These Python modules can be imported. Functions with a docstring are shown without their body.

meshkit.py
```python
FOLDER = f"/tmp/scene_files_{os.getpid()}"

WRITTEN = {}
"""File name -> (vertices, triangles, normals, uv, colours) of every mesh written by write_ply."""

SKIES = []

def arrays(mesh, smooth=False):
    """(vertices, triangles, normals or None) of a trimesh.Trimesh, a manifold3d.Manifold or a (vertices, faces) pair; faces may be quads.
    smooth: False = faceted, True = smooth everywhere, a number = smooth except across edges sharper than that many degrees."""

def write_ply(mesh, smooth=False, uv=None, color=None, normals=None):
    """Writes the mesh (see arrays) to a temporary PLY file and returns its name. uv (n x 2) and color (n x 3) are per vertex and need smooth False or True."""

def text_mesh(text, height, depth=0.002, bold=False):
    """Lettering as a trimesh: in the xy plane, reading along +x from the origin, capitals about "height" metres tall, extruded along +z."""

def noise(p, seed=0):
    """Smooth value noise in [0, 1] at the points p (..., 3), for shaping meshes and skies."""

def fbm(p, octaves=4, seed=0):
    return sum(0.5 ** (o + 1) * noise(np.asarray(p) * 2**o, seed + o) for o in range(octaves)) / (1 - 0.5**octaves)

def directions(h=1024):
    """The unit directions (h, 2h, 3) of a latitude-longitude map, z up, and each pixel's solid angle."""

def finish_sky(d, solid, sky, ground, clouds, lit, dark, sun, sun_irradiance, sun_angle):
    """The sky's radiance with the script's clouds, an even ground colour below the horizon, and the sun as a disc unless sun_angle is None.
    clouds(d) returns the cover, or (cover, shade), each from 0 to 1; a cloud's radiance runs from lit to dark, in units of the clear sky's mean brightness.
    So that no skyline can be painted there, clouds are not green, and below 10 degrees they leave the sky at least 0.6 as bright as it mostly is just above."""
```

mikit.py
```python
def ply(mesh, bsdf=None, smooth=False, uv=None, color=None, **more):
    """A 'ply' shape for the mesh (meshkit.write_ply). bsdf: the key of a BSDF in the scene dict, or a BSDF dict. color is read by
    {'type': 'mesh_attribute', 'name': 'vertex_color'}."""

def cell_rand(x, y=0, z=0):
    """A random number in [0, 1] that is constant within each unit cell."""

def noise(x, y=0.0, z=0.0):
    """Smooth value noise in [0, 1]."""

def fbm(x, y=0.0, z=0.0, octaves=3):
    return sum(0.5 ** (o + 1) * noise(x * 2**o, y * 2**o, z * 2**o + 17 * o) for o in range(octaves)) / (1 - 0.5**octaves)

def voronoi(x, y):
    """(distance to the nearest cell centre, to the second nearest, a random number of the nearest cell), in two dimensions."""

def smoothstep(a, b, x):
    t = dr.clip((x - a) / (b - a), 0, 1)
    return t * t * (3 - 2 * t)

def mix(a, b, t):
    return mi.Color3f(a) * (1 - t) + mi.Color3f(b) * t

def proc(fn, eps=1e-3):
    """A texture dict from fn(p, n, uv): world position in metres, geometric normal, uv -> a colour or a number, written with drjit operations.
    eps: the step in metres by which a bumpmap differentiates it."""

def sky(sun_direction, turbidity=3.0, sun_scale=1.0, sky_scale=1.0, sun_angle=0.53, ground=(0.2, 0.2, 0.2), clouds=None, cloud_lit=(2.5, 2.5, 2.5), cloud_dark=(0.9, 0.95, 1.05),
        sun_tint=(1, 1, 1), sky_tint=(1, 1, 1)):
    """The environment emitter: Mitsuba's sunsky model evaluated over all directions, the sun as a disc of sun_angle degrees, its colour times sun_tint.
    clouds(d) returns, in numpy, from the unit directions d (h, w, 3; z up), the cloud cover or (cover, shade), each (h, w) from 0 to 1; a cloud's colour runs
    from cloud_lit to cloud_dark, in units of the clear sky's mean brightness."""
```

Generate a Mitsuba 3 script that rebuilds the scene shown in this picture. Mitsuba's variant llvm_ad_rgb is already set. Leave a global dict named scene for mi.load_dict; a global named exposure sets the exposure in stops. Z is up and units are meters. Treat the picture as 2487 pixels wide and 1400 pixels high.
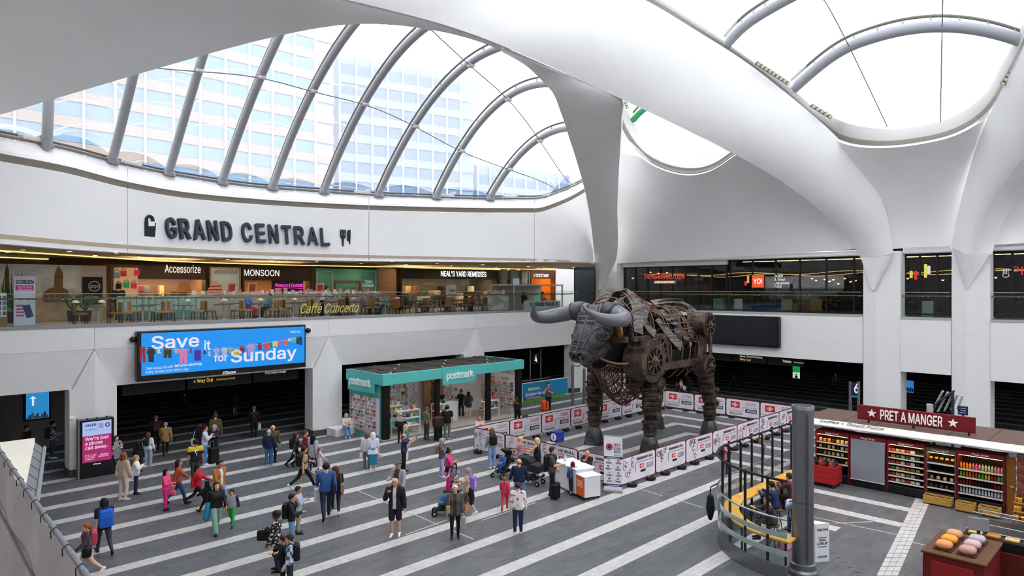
import math, random, numpy as np, trimesh, manifold3d, mitsuba as mi, mikit, meshkit
from mikit import ply, proc, smoothstep
from manifold3d import Manifold, CrossSection
from scipy.interpolate import CubicSpline, PchipInterpolator
import drjit as dr
T = mi.ScalarTransform4f
random.seed(7); RNG = np.random.default_rng(7)
scene, labels = {}, {}
# ---------------------------------------------------------------- camera, sky, exposure
F, CX, CY, H, S2 = 1655.0, 1243.5, 700.0, 7.6, math.sqrt(2)
scene['camera'] = {'type': 'perspective', 'fov': 2*math.degrees(math.atan(CX/F)), 'fov_axis': 'x', 'near_clip': 0.1, 'far_clip': 2000.0,
                   'to_world': T().look_at(origin=[0, 0, H], target=[1, 1, H], up=[0, 0, 1])}
def cloud_cover(d):
    n = meshkit.fbm(d*np.array([3.0, 3.0, 5.0]) + 4.0, 4, seed=3)
    return np.clip(0.90 + 0.2*(n - 0.5), 0, 1), np.clip(0.25 + 0.5*(n - 0.5), 0, 1)
scene['sky'] = mikit.sky([0.1, -0.55, 0.83], turbidity=4.0, sun_scale=0.0, sky_scale=1.0, sun_angle=None, ground=(0.25, 0.25, 0.25), clouds=cloud_cover,
                         cloud_lit=(1.72, 1.74, 1.78), cloud_dark=(1.4, 1.44, 1.52))
exposure = 4.0
# ---------------------------------------------------------------- helpers
def lin(c):
    if isinstance(c, str): c = [int(c[i:i+2], 16) for i in (0, 2, 4)]
    c = np.asarray(c, float)/255
    return np.where(c <= 0.04045, c/12.92, ((c + 0.055)/1.055)**2.4)
def rgb(c): return {'type': 'rgb', 'value': [float(x) for x in lin(c)]}
def two(b): return {'type': 'twosided', 'b': b}
def principled(c, rough=0.6, metal=0.0, spec=0.5, **k):
    return two({'type': 'principled', 'base_color': c if isinstance(c, dict) else rgb(c), 'roughness': rough, 'metallic': metal, 'specular': spec, **k})
VC = {'type': 'mesh_attribute', 'name': 'vertex_color'}
scene['paint'] = principled(VC, 0.6, 0, 0.35)
scene['paint_gloss'] = principled(VC, 0.28, 0, 0.5)
scene['paint_metal'] = principled(VC, 0.34, 0.9, 0.5)
def uv_colour(p, n, uv):  # a flat paint colour carried by the mesh in its uv: u = 256 red + green, v = blue
    r = dr.floor((uv.x + 0.5)/256); g = dr.round(uv.x - 256*r)
    return mi.Color3f(*[dr.power(c/255, 2.2) for c in (r, g, dr.round(uv.y))])
for q, a in (('flat', (0.6, 0, 0.35)), ('flat_gloss', (0.28, 0, 0.5)), ('flat_metal', (0.34, 0.9, 0.5))): scene[q] = principled(proc(uv_colour), *a)
FLAT = {'paint': 'flat', 'paint_gloss': 'flat_gloss', 'paint_metal': 'flat_metal'}
def uvc(c, n):
    r, g, b = [int(c[i:i+2], 16) for i in (0, 2, 4)]; return np.tile([float(256*r + g), float(b)], (n, 1))
PAINT = ('paint', 'paint_gloss', 'paint_metal')
def ray(u, v): a = (u - CX)/F; return np.array([(1 + a)/S2, (1 - a)/S2, (CY - v)/F])
CAM = np.array([0, 0, H])
def atZ(u, v, Z): return CAM + Z*ray(u, v)
def onX(u, v, X): r = ray(u, v); return CAM + r*(X/r[0])
def onY(u, v, Y): r = ray(u, v); return CAM + r*(Y/r[1])
def onz(u, v, z=0.0): r = ray(u, v); return CAM + r*((z - H)/r[2])
ORD = 'first second third fourth fifth sixth seventh eighth ninth tenth eleventh twelfth thirteenth fourteenth fifteenth sixteenth seventeenth eighteenth nineteenth twentieth'.split()
COUNT = {}
def key(name, parent=None):
    k = (parent + '__' if parent else '') + name
    n = COUNT.get(k, 0); COUNT[k] = n + 1
    return k if n == 0 else f'{k}_{n:03d}'
def tag(k, label=None, cat=None, group=None, kind=None):
    d = labels.setdefault(k, {})
    for a, b in (('label', label), ('category', cat), ('group', group), ('kind', kind)):
        if b: d[a] = b
    return k
def thing(name, label, cat, group=None): return tag(key(name), label, cat, group)
def struct(name, label=None): return tag(key(name), label, None, None, 'structure')
def tm(m):
    if isinstance(m, Manifold):
        x = m.to_mesh(); return trimesh.Trimesh(np.array(x.vert_properties[:, :3], float), np.array(x.tri_verts), process=False)
    if isinstance(m, list): return trimesh.util.concatenate([tm(x) for x in m])
    if isinstance(m, tuple): return trimesh.Trimesh(np.asarray(m[0], float), tri(m[1]), process=False)
    return m
def tri(f):
    f = np.asarray(f, int)
    return np.vstack([f[:, [0, 1, 2]], f[:, [0, 2, 3]]]) if f.shape[1] == 4 else f
def add(name, mesh, mat, parent=None, smooth=False, label=None, own=False, **k):
    """one entry; own=True: name is the full key already. mat: a BSDF key, or a colour, or (colour, paint kind)."""
    kk = name if own else key(name, parent)
    mesh = tm(mesh)
    if isinstance(mat, str) and mat in scene: scene[kk] = ply(mesh, mat, smooth, **k)
    else:
        kind = 'paint'
        if isinstance(mat, tuple) and len(mat) == 2 and mat[1] in PAINT: mat, kind = mat
        if smooth not in (False, True): mesh = trimesh.graph.smooth_shade(mesh, angle=math.radians(smooth), facet_minarea=None); smooth = True
        if isinstance(mat, np.ndarray): scene[kk] = ply(mesh, kind, smooth, color=mat, **k)
        else: scene[kk] = ply(mesh, FLAT[kind], smooth, uv=uvc(mat, len(mesh.vertices)), **k)
    if label: tag(kk, label)
    return kk
def copyof(src, k, M=None):
    d = dict(scene[src])
    if M is not None: d['to_world'] = M
    scene[k] = d
    return k
def glow(c, power): return {'type': 'area', 'radiance': {'type': 'rgb', 'value': [float(x)*power for x in lin(c)]}}
def emit(name, mesh, c, power, parent=None, label=None):
    kk = key(name, parent); scene[kk] = ply(tm(mesh), 'black', False, emitter=glow(c, power))
    if label: tag(kk, label)
    return kk
def box(lo, hi):
    lo, hi = np.minimum(lo, hi), np.maximum(lo, hi)
    m = trimesh.creation.box(hi - lo); m.apply_translation((lo + hi)/2); return m
def cbox(lo, hi, b=0.01):
    lo, hi = np.minimum(lo, hi).astype(float), np.maximum(lo, hi).astype(float); c, h = (lo + hi)/2, (hi - lo)/2
    b = min(b, *(0.45*h))
    s = np.array([[x, y, z] for x in (-1, 1) for y in (-1, 1) for z in (-1, 1)])
    p = np.vstack([c + s*(h - np.array(d)*b) for d in ((1, 1, 0), (1, 0, 1), (0, 1, 1))])
    return trimesh.convex.convex_hull(p)
def obox(c, ax, ay, az, sx, sy, sz, b=0):
    """box about c with unit axes."""
    m = cbox([-sx/2, -sy/2, -sz/2], [sx/2, sy/2, sz/2], b) if b else box([-sx/2, -sy/2, -sz/2], [sx/2, sy/2, sz/2])
    M = np.eye(4); M[:3, 0], M[:3, 1], M[:3, 2], M[:3, 3] = ax, ay, az, c
    m.apply_transform(M); return m
def unit(v): v = np.asarray(v, float); return v/max(np.linalg.norm(v), 1e-12)
def frame(p0, p1):
    d = unit(np.subtract(p1, p0)); a = unit(np.cross(d, [0, 0, 1] if abs(d[2]) < 0.95 else [1, 0, 0])); return d, a, np.cross(a, d)
def rod(p0, p1, r, n=8, r1=None):
    p0, p1 = np.asarray(p0, float), np.asarray(p1, float); r1 = r if r1 is None else r1
    d, a, b = frame(p0, p1); t = np.arange(n)*2*np.pi/n
    c = np.cos(t)[:, None]*a + np.sin(t)[:, None]*b
    v = np.vstack([p0 + r*c, p1 + r1*c, [p0], [p1]])
    i = np.arange(n); j = (i + 1) % n
    f = np.vstack([np.stack([i, i + n, j + n], 1), np.stack([i, j + n, j], 1), np.stack([np.full(n, 2*n), i, j], 1), np.stack([np.full(n, 2*n + 1), j + n, i + n], 1)])
    m = trimesh.Trimesh(v, f, process=False)
    if m.volume < 0: m.invert()
    return m
def bar(p0, p1, w, h, up=(0, 0, 1)):
    p0, p1 = np.asarray(p0, float), np.asarray(p1, float); d = unit(p1 - p0); s = unit(np.cross(d, up)); u = np.cross(s, d)
    return obox((p0 + p1)/2, d, s, u, np.linalg.norm(p1 - p0), w, h)
def tube(pts, r, n=8, closed=False):
    p = np.asarray(pts, float); k = len(p)
    t = (np.roll(p, -1, 0) - np.roll(p, 1, 0)) if closed else np.gradient(p, axis=0)
    t /= np.linalg.norm(t, axis=1, keepdims=True) + 1e-12
    a = np.zeros_like(p); a[0] = unit(np.cross(t[0], [0, 0, 1] if abs(t[0, 2]) < 0.9 else [1, 0, 0]))
    for i in range(1, k): x = a[i-1] - t[i]*np.dot(a[i-1], t[i]); a[i] = unit(x)
    b = np.cross(t, a); th = np.arange(n)*2*np.pi/n; r = np.broadcast_to(r, (k,))
    v = p[:, None] + r[:, None, None]*(np.cos(th)[None, :, None]*a[:, None] + np.sin(th)[None, :, None]*b[:, None])
    f = []
    for i in range(k if closed else k - 1):
        i2 = (i + 1) % k
        for j in range(n): f.append([i*n + j, i*n + (j+1) % n, i2*n + (j+1) % n, i2*n + j])
    v = v.reshape(-1, 3); f = tri(f)
    if not closed:
        v = np.vstack([v, p[:1], p[-1:]]); m = len(v); j = np.arange(n); e = (k-1)*n
        f = np.vstack([f, np.stack([np.full(n, m-2), (j+1) % n, j], 1), np.stack([np.full(n, m-1), e + j, e + (j+1) % n], 1)])
    m = trimesh.Trimesh(v, f, process=False)
    if m.volume < 0: m.invert()
    return m
def spline(pts, n, t=None):
    p = np.asarray(pts, float); s = np.concatenate([[0], np.cumsum(np.linalg.norm(np.diff(p, axis=0), axis=1))]) if t is None else t
    return CubicSpline(s, p)(np.linspace(s[0], s[-1], n))
def grid(P):
    """faces of a grid of points (n, m, 3)."""
    n, m = P.shape[:2]; i, j = np.meshgrid(np.arange(n-1), np.arange(m-1), indexing='ij'); q = np.stack([i*m+j, (i+1)*m+j, (i+1)*m+j+1, i*m+j+1], -1).reshape(-1, 4)
    return P.reshape(-1, 3), tri(q)
def sheet(P, th):
    """a grid of points thickened along its normals: a closed thin body."""
    P = np.asarray(P, float); v, f = grid(P); m = trimesh.Trimesh(v, f, process=False); N = m.vertex_normals
    n, k = P.shape[:2]; V = np.vstack([v, v - N*th]); Q = len(v)
    rim = [i*k for i in range(n)] + [(n-1)*k + j for j in range(1, k)] + [i*k + k-1 for i in range(n-2, -1, -1)] + [j for j in range(k-2, 0, -1)]
    rim = np.array(rim); nx = np.roll(rim, -1)
    side = np.vstack([np.stack([rim, nx, nx + Q], 1), np.stack([rim, nx + Q, rim + Q], 1)])
    return trimesh.Trimesh(V, np.vstack([f, f[:, ::-1] + Q, side[:, ::-1]]), process=False)
def loft(A, B, n=40, m=10, bulge=0.0, direction=None):
    """surface between two 3D polylines, splined along and straight across, bowed by bulge along direction."""
    a, b = spline(A, n), spline(B, n); s = np.linspace(0, 1, m)[None, :, None]
    P = a[:, None]*(1 - s) + b[:, None]*s
    if bulge: P = P + 4*s*(1 - s)*bulge*np.asarray(direction, float)
    return P
def prism(poly, M, depth):
    """2D outline extruded; M: 4x4 placing x, y, extrude axis."""
    m = trimesh.creation.extrude_polygon(poly, depth, engine='earcut') if not isinstance(poly, (list, np.ndarray)) else tm(Manifold.extrude(CrossSection([np.asarray(poly, float)], manifold3d.FillRule.NonZero), depth))
    m.apply_transform(M); return m
def place(o, x, y, z=None):
    M = np.eye(4); x, y = unit(x), unit(y); M[:3, 0], M[:3, 1], M[:3, 2], M[:3, 3] = x, y, np.cross(x, y) if z is None else z, o; return M
def lathe(profile, n=24, axis0=(0, 0, 0), axis=(0, 0, 1)):
    m = trimesh.creation.revolve(np.asarray(profile, float), sections=n)
    d = unit(axis); a = unit(np.cross(d, [0, 1, 0] if abs(d[1]) < 0.9 else [1, 0, 0])); M = np.eye(4); M[:3, 0], M[:3, 1], M[:3, 2], M[:3, 3] = a, np.cross(d, a), d, axis0
    m.apply_transform(M); return m
TXT = {}
def text(s, h, depth=0.01, bold=False):
    k = (s, bold)
    if k not in TXT: TXT[k] = meshkit.text_mesh(s, 1.0, 1.0, bold)
    m = TXT[k].copy(); m.apply_scale([h, h, depth]); return m
def sign_text(s, o, x, y, h, width=None, depth=0.01, bold=False, centre=False):
    """lettering at o along the unit axes x (reading) and y (up), facing x cross y."""
    m = text(s, h, depth, bold); w = m.bounds[1][0]
    if width: m.apply_scale([width/w, 1, 1]); w = width
    if centre: m.apply_translation([-w/2, 0, 0])
    m.apply_transform(place(o, x, y)); return m
LX, LY, LZ = np.eye(3)
scene['black'] = principled('08080a', 0.5)
PW = 1/2**exposure
def lit(name, mesh, c, parent=None, k=1.0, label=None): return emit(name, mesh, c, PW*k, parent, label)
# ---------------------------------------------------------------- materials of the large surfaces
def membrane_colour(p, n, uv):
    f = mikit.fbm(p.x*0.6, p.y*0.6, p.z*0.6, octaves=3)
    return mikit.mix([0.74, 0.735, 0.725], [0.79, 0.785, 0.78], f)
scene['membrane'] = principled(proc(membrane_colour), 0.75, 0, 0.2)
def plaster_colour(p, n, uv):
    f = mikit.fbm(p.x*0.9, p.y*0.9, p.z*2.3, octaves=3)
    return mikit.mix([0.76, 0.75, 0.74], [0.80, 0.79, 0.785], f)
scene['plaster'] = principled(proc(plaster_colour), 0.55, 0, 0.3)
def stone_dark(p, n, uv):
    c = mikit.cell_rand(dr.floor(p.x/0.62 + 0.5*dr.floor(p.y/0.2312)), dr.floor(p.y/0.2312), 3)
    f = mikit.fbm(p.x*9, p.y*9, 0, octaves=3)
    return mikit.mix([0.078, 0.082, 0.089], [0.122, 0.126, 0.135], 0.6*c + 0.4*f)
scene['stone_dark'] = principled(proc(stone_dark), 0.42, 0, 0.4)
def stone_light(p, n, uv):
    f = mikit.fbm(p.x*7, p.y*7, 0, octaves=3)
    return mikit.mix([0.40, 0.385, 0.37], [0.55, 0.535, 0.51], f)
scene['stone_light'] = principled(proc(stone_light), 0.5, 0, 0.35)
def bronze(p, n, uv):
    f = mikit.fbm(p.x*3.1, p.y*3.1, p.z*3.1, octaves=4); g = mikit.fbm(p.x*11, p.y*11, p.z*9 + 5, octaves=3)
    c = mikit.mix([0.024, 0.016, 0.013], [0.095, 0.058, 0.041], smoothstep(0.3, 0.7, f))
    return mikit.mix(c, [0.17, 0.13, 0.105], smoothstep(0.58, 0.8, g)*0.7)
scene['bronze'] = principled(proc(bronze), 0.42, 0.45, 0.5)
def iron(p, n, uv):
    f = mikit.fbm(p.x*2.6, p.y*2.6, p.z*2.6, octaves=4); g = mikit.fbm(p.x*13, p.y*13, p.z*6 + 5, octaves=3)
    c = mikit.mix([0.026, 0.0255, 0.027], [0.085, 0.084, 0.086], smoothstep(0.3, 0.72, f))
    return mikit.mix(c, [0.17, 0.167, 0.165], smoothstep(0.6, 0.85, g)*0.6)
scene['iron'] = principled(proc(iron), 0.42, 0.4, 0.5)
def foil_weight(p, n, uv): return 0.42 + 0.0*p.x
scene['foil'] = {'type': 'blendbsdf', 'weight': 0.26, 'a': {'type': 'thindielectric', 'int_ior': 1.12}, 'b': {'type': 'principledthin', 'base_color': {'type': 'rgb', 'value': [0.95, 0.97, 1.0]}, 'roughness': 0.7, 'diff_trans': 1.75, 'spec_trans': 0.0}}
scene['pane'] = {'type': 'thindielectric', 'int_ior': 1.5}
scene['green_pane'] = {'type': 'thindielectric', 'int_ior': 1.22, 'specular_transmittance': {'type': 'rgb', 'value': [0.82, 0.90, 0.88]}}
scene['dark_pane'] = {'type': 'thindielectric', 'int_ior': 1.33, 'specular_transmittance': {'type': 'rgb', 'value': [0.66, 0.66, 0.64]}}
scene['chrome'] = principled('b8babc', 0.25, 0.9)
scene['steel'] = principled('7d7f84', 0.38, 0.75)
def wood_colour(p, n, uv):
    g = mikit.fbm(p.x*3, p.y*3, p.z*26, octaves=3)
    return mikit.mix([0.20, 0.10, 0.045], [0.40, 0.22, 0.10], g)
scene['wood'] = principled(proc(wood_colour), 0.5)
def marble_colour(p, n, uv):
    g = mikit.fbm(p.x*1.5 + 2*mikit.noise(p.x*2, p.y*2, p.z*2), p.y*1.5, p.z*2.5, octaves=4)
    return mikit.mix([0.45, 0.46, 0.47], [0.8, 0.8, 0.8], smoothstep(0.35, 0.52, g))
scene['marble'] = principled(proc(marble_colour), 0.3)
def cloth_colour(p, n, uv):
    f = mikit.fbm(p.x*2, p.y*2, p.z*2, octaves=3); return mikit.mix([0.44, 0.40, 0.37], [0.54, 0.50, 0.47], f)
scene['beige_cloth'] = principled(proc(cloth_colour), 0.85, 0, 0.2)
scene['foil_seam'] = {'type': 'principledthin', 'base_color': {'type': 'rgb', 'value': [0.97, 0.98, 1.0]}, 'roughness': 0.7, 'diff_trans': 1.95, 'spec_trans': 0.0}
scene['rim_cloth'] = principled({'type': 'rgb', 'value': [0.46, 0.45, 0.435]}, 0.8, 0, 0.2)  # the membrane again in a darker colour, offsetting strong sky light on the rims
# ================================================================ the setting: floor, walls, galleries
YW, XW = 31.7, 40.6          # planes of the left and the right hall front
ZF, ZG, ZC = 6.05, 7.35, 9.25  # gallery floor, top of glass, gallery ceiling
def inframe(X, Y, z=0.0, m=380):
    Z = (X + Y)/S2
    if Z < 1: return False
    u, v = CX + F*(X - Y)/S2/Z, CY + F*(H - z)/Z
    return -m < u < 2487 + m and v < 1400 + m
floor = struct('floor')
add(floor, box([-14, -14, -0.4], [72, 64, -0.012]), 'stone_dark', own=True)
def slabs(rects, top=0.0, th=0.011):
    """many flat pavers as one mesh: rects rows x0, y0, x1, y1."""
    R = np.asarray(rects, float); n = len(R); g = 0.0022
    x0, y0, x1, y1 = (R[:, 0] + g, R[:, 1] + g, R[:, 2] - g, R[:, 3] - g); b = np.full(n, top - th); t = np.full(n, top)
    v = np.stack([np.stack(c, 1) for c in ((x0, y0, b), (x1, y0, b), (x1, y1, b), (x0, y1, b), (x0, y0, t), (x1, y0, t), (x1, y1, t), (x0, y1, t))], 1).reshape(-1, 3)
    q = np.array([[4, 5, 6, 7], [0, 1, 5, 4], [1, 2, 6, 5], [2, 3, 7, 6], [3, 0, 4, 7]])
    return v, (q[None] + 8*np.arange(n)[:, None, None]).reshape(-1, 4)
STRIPE = [31.62 - 1.85*k for k in range(-12, 18)]; SW = 0.235
xs_end = 63.0; dark, light = [], []
MITRE = 13.0   # stripes turn through a right angle along the line x = y + 13
def lay(out, x, x1, y0, y1):
    x1 = min(x1, (y0 + y1)/2 + MITRE)
    if x1 - x < 0.05: return
    if inframe(x, y0): (dark if y0 < 8 and x > 13 else out).append((x, y0, x1, y1))
    if inframe(y0 + MITRE, x - MITRE):
        r = (y0 + MITRE, x - MITRE, y1 + MITRE, x1 - MITRE)
        c = 99 if r[0] < 21.5 else 7.9 if r[0] < 23 else 6.6
        if out is dark or r[0] > 27.2 or r[1] >= c: out.append(r)
        elif r[3] <= c: dark.append(r)
        else: light.append((r[0], c, r[2], r[3])); dark.append((r[0], r[1], r[2], c))
for k, yc in enumerate(STRIPE):
    for r in range(3):
        y0 = yc - SW + r*2*SW/3
        x = -6.0 + 0.19*r + 0.07*(k % 3)
        while x < xs_end: lay(light, x, x + 0.52, y0, y0 + 2*SW/3); x += 0.52
    ya, yb = yc + SW, yc + 1.85 - SW; m = 6; w = (yb - ya)/m
    for r in range(m):
        y0 = ya + r*w; x = -6.0 + 0.31*(r % 2) + 0.1*(k % 4)
        while x < xs_end: lay(dark, x, x + 0.62, y0, y0 + w); x += 0.62
def nearness(r): return (r[0] + r[1])
def visible(r):
    X, Y = r[0], r[1]; Z = (X + Y)/S2; u, v = CX + F*(X - Y)/S2/Z, CY + F*H/Z
    return v < 1398 and u > 235 + max(0, (v - 1400))*0.7 and not (u > 1740 and X < 17.9) and u < 2480 and v > 800
for rects, nm, mat in ((dark, 'paver', 'stone_dark'), (light, 'stripe_block', 'stone_light')):
    rects.sort(key=nearness); vis = [r for r in rects if visible(r)][:290]; s = set(vis); rest = [r for r in rects if r not in s]
    for r in vis: add(nm, slabs([r]), mat, floor)
    f = add(nm + 's', slabs(rest), mat, floor); tag(f, 'grey stone paving laid in rows' if nm == 'paver' else 'pale stone stripes of small blocks', kind='stuff')
def inlay(u0, v0, u1, v1, w=0.05):
    a, b = onz(u0, v0), onz(u1, v1); a[2] = b[2] = 0.001; return bar(a, b, w, 0.008)
for q in ((868, 1192, 945, 1225), (1000, 1248, 1065, 1276), (1095, 1288, 1150, 1311), (985, 1300, 1085, 1264), (1545, 1186, 1608, 1205), (1628, 1210, 1708, 1234),
          (1300, 1222, 1170, 1265), (1962, 1254, 2180, 1300), (2030, 1272, 2120, 1268), (2215, 1318, 2290, 1335)):
    add('inlay_strip', inlay(*q), ('a9a7a2', 'paint'), floor)
pa, pb, pc, pd = onz(2225, 1208), onz(2262, 1212), onz(2181, 1400), onz(2128, 1400)
band = []
for r in range(3):
    for i in range(22):
        s0, s1, t0, t1 = r/3, (r + 1)/3, i/22, (i + 1)/22
        f = lambda s, t: (pa*(1-s) + pb*s)*(1-t) + (pd*(1-s) + pc*s)*t
        c = [f(s0 + .01, t0 + .002), f(s1 - .01, t0 + .002), f(s1 - .01, t1 - .002), f(s0 + .01, t1 - .002)]
        add('stripe_block', prism([x[:2] for x in c], np.eye(4), 0.006), 'stone_light', floor)

# ---- left front: pillars, sloped panels, parapet
PIL = [-2.8, 7.62, 18.28, 28.5, 38.9]
def pillar(xc, label, hw=0.85):
    p = thing('pillar', label, 'pillar', None); h0, h1 = 3.5, 5.1
    for s in (-1, 1):
        o = [(0, 0), (s*hw, 0), (s*hw, h0), (s*0.74, h0), (0, h1)]
        if s < 0: o = o[::-1]
        m = prism(o, place([0, 0, 0], [1, 0, 0], [0, 0, 1], [0, -1, 0]), 1.0); m.invert() if m.volume < 0 else None
        v = m.vertices.copy(); front = v[:, 1] > -0.5; v[:, 1] = np.where(front, YW + 0.14*np.abs(v[:, 0])/hw, YW + 0.95); v[:, 0] += xc
        m2 = trimesh.Trimesh(v, m.faces, process=False); m2.invert() if m2.volume < 0 else None
        add('cladding', m2, 'plaster', p)
    add('plinth', box([xc - hw - 0.012, YW + 0.02, 0], [xc + hw + 0.012, YW + 0.97, 0.3]), '4c4c4e', p)
    return p
for xc, lb in zip(PIL[1:], ('white creased pillar behind the purple advertising totem', 'white creased pillar between the blue laundry screen and the card kiosk',
                            'white creased pillar rising behind the card kiosk roof', 'white pillar in the far corner behind the bull')): pillar(xc, lb)
wl = struct('wall_left')
for i in range(4):
    x0, x1 = PIL[i] + 0.006, PIL[i+1] - 0.006
    add('parapet_panel', box([x0, YW, 5.1], [x1, YW + 0.25, ZF - 0.06]), 'plaster', wl)
    a, b = x0 + 0.02, x1 - 0.02
    P = np.array([[[a, YW + 0.01, 5.092], [a + 0.73, YW + 0.3, 3.5]], [[b, YW + 0.01, 5.092], [b - 0.73, YW + 0.3, 3.5]]])
    add('sloped_panel', sheet(P[::-1], 0.2) if False else sheet(P, -0.2), 'plaster', wl)
add('kerb', box([-6, YW - 0.03, ZF - 0.055], [38.9, YW + 0.3, ZF + 0.07]), '8f8f92', wl)
# dark passages under the galleries
fg = struct('floor_gallery')
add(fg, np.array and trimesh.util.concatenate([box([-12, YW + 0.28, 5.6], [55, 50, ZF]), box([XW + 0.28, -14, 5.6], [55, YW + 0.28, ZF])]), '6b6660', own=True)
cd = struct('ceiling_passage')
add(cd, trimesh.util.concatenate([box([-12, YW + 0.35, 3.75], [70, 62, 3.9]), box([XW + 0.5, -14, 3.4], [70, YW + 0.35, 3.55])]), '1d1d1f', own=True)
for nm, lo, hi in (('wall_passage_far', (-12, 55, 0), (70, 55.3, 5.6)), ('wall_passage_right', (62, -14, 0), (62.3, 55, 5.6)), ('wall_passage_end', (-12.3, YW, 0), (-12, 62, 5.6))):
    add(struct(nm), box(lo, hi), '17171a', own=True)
# ---- right front
wr = struct('wall_right')
def ry(u): a = (u - CX)/F; return XW*(1 - a)/(1 + a)
YB = [ry(u) for u in (1490, 2093, 2187, 2308, 2405, 2560)]
def rwall(u0, u1, z0, z1, nm='panel', x0=XW, x1=XW + 0.4): return add(nm, box([x0, ry(u1) + .004, z0], [x1, ry(u0) - .004, z1]), 'plaster', wr)
rwall(1470, 2093, 3.4, ZF - 0.03); rwall(2187, 2308, 3.12, ZF - 0.1); rwall(2405, 2620, 3.0, ZF - 0.1)
for u0, u1, dz in ((1470, 2093, 0), (2187, 2308, 0.06), (2405, 2620, 0.08)):
    add('kerb', box([XW - 0.03, ry(u1), ZF - 0.05 - dz], [XW + 0.3, ry(u0), ZF + 0.06 - dz]), 'a9a8a8', wr)
def rpillar(u0, uc, u1, label):
    p = thing('pillar', label, 'pillar'); y0, yc, y1 = ry(u0), ry(uc), ry(u1)
    add('cladding', prism([(XW + 0.16, y0 - .004), (XW - 0.02, yc), (XW - 0.02, yc - 0.001), (XW + 1.2, yc), (XW + 1.2, y0 - .004)], np.eye(4), 9.6), 'plaster', p)
    add('cladding', prism([(XW - 0.02, yc - .002), (XW + 0.10, y1 + .004), (XW + 1.2, y1 + .004), (XW + 1.2, yc - .002)], np.eye(4), 9.6), 'plaster', p)
rpillar(2094, 2127, 2186, 'white creased pillar left of the narrow window bay')
rpillar(2309, 2347, 2404, 'white creased pillar right of the narrow window bay')
rpillar(1444, 1458, 1496, 'white corner pillar behind the bull hump')
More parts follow.
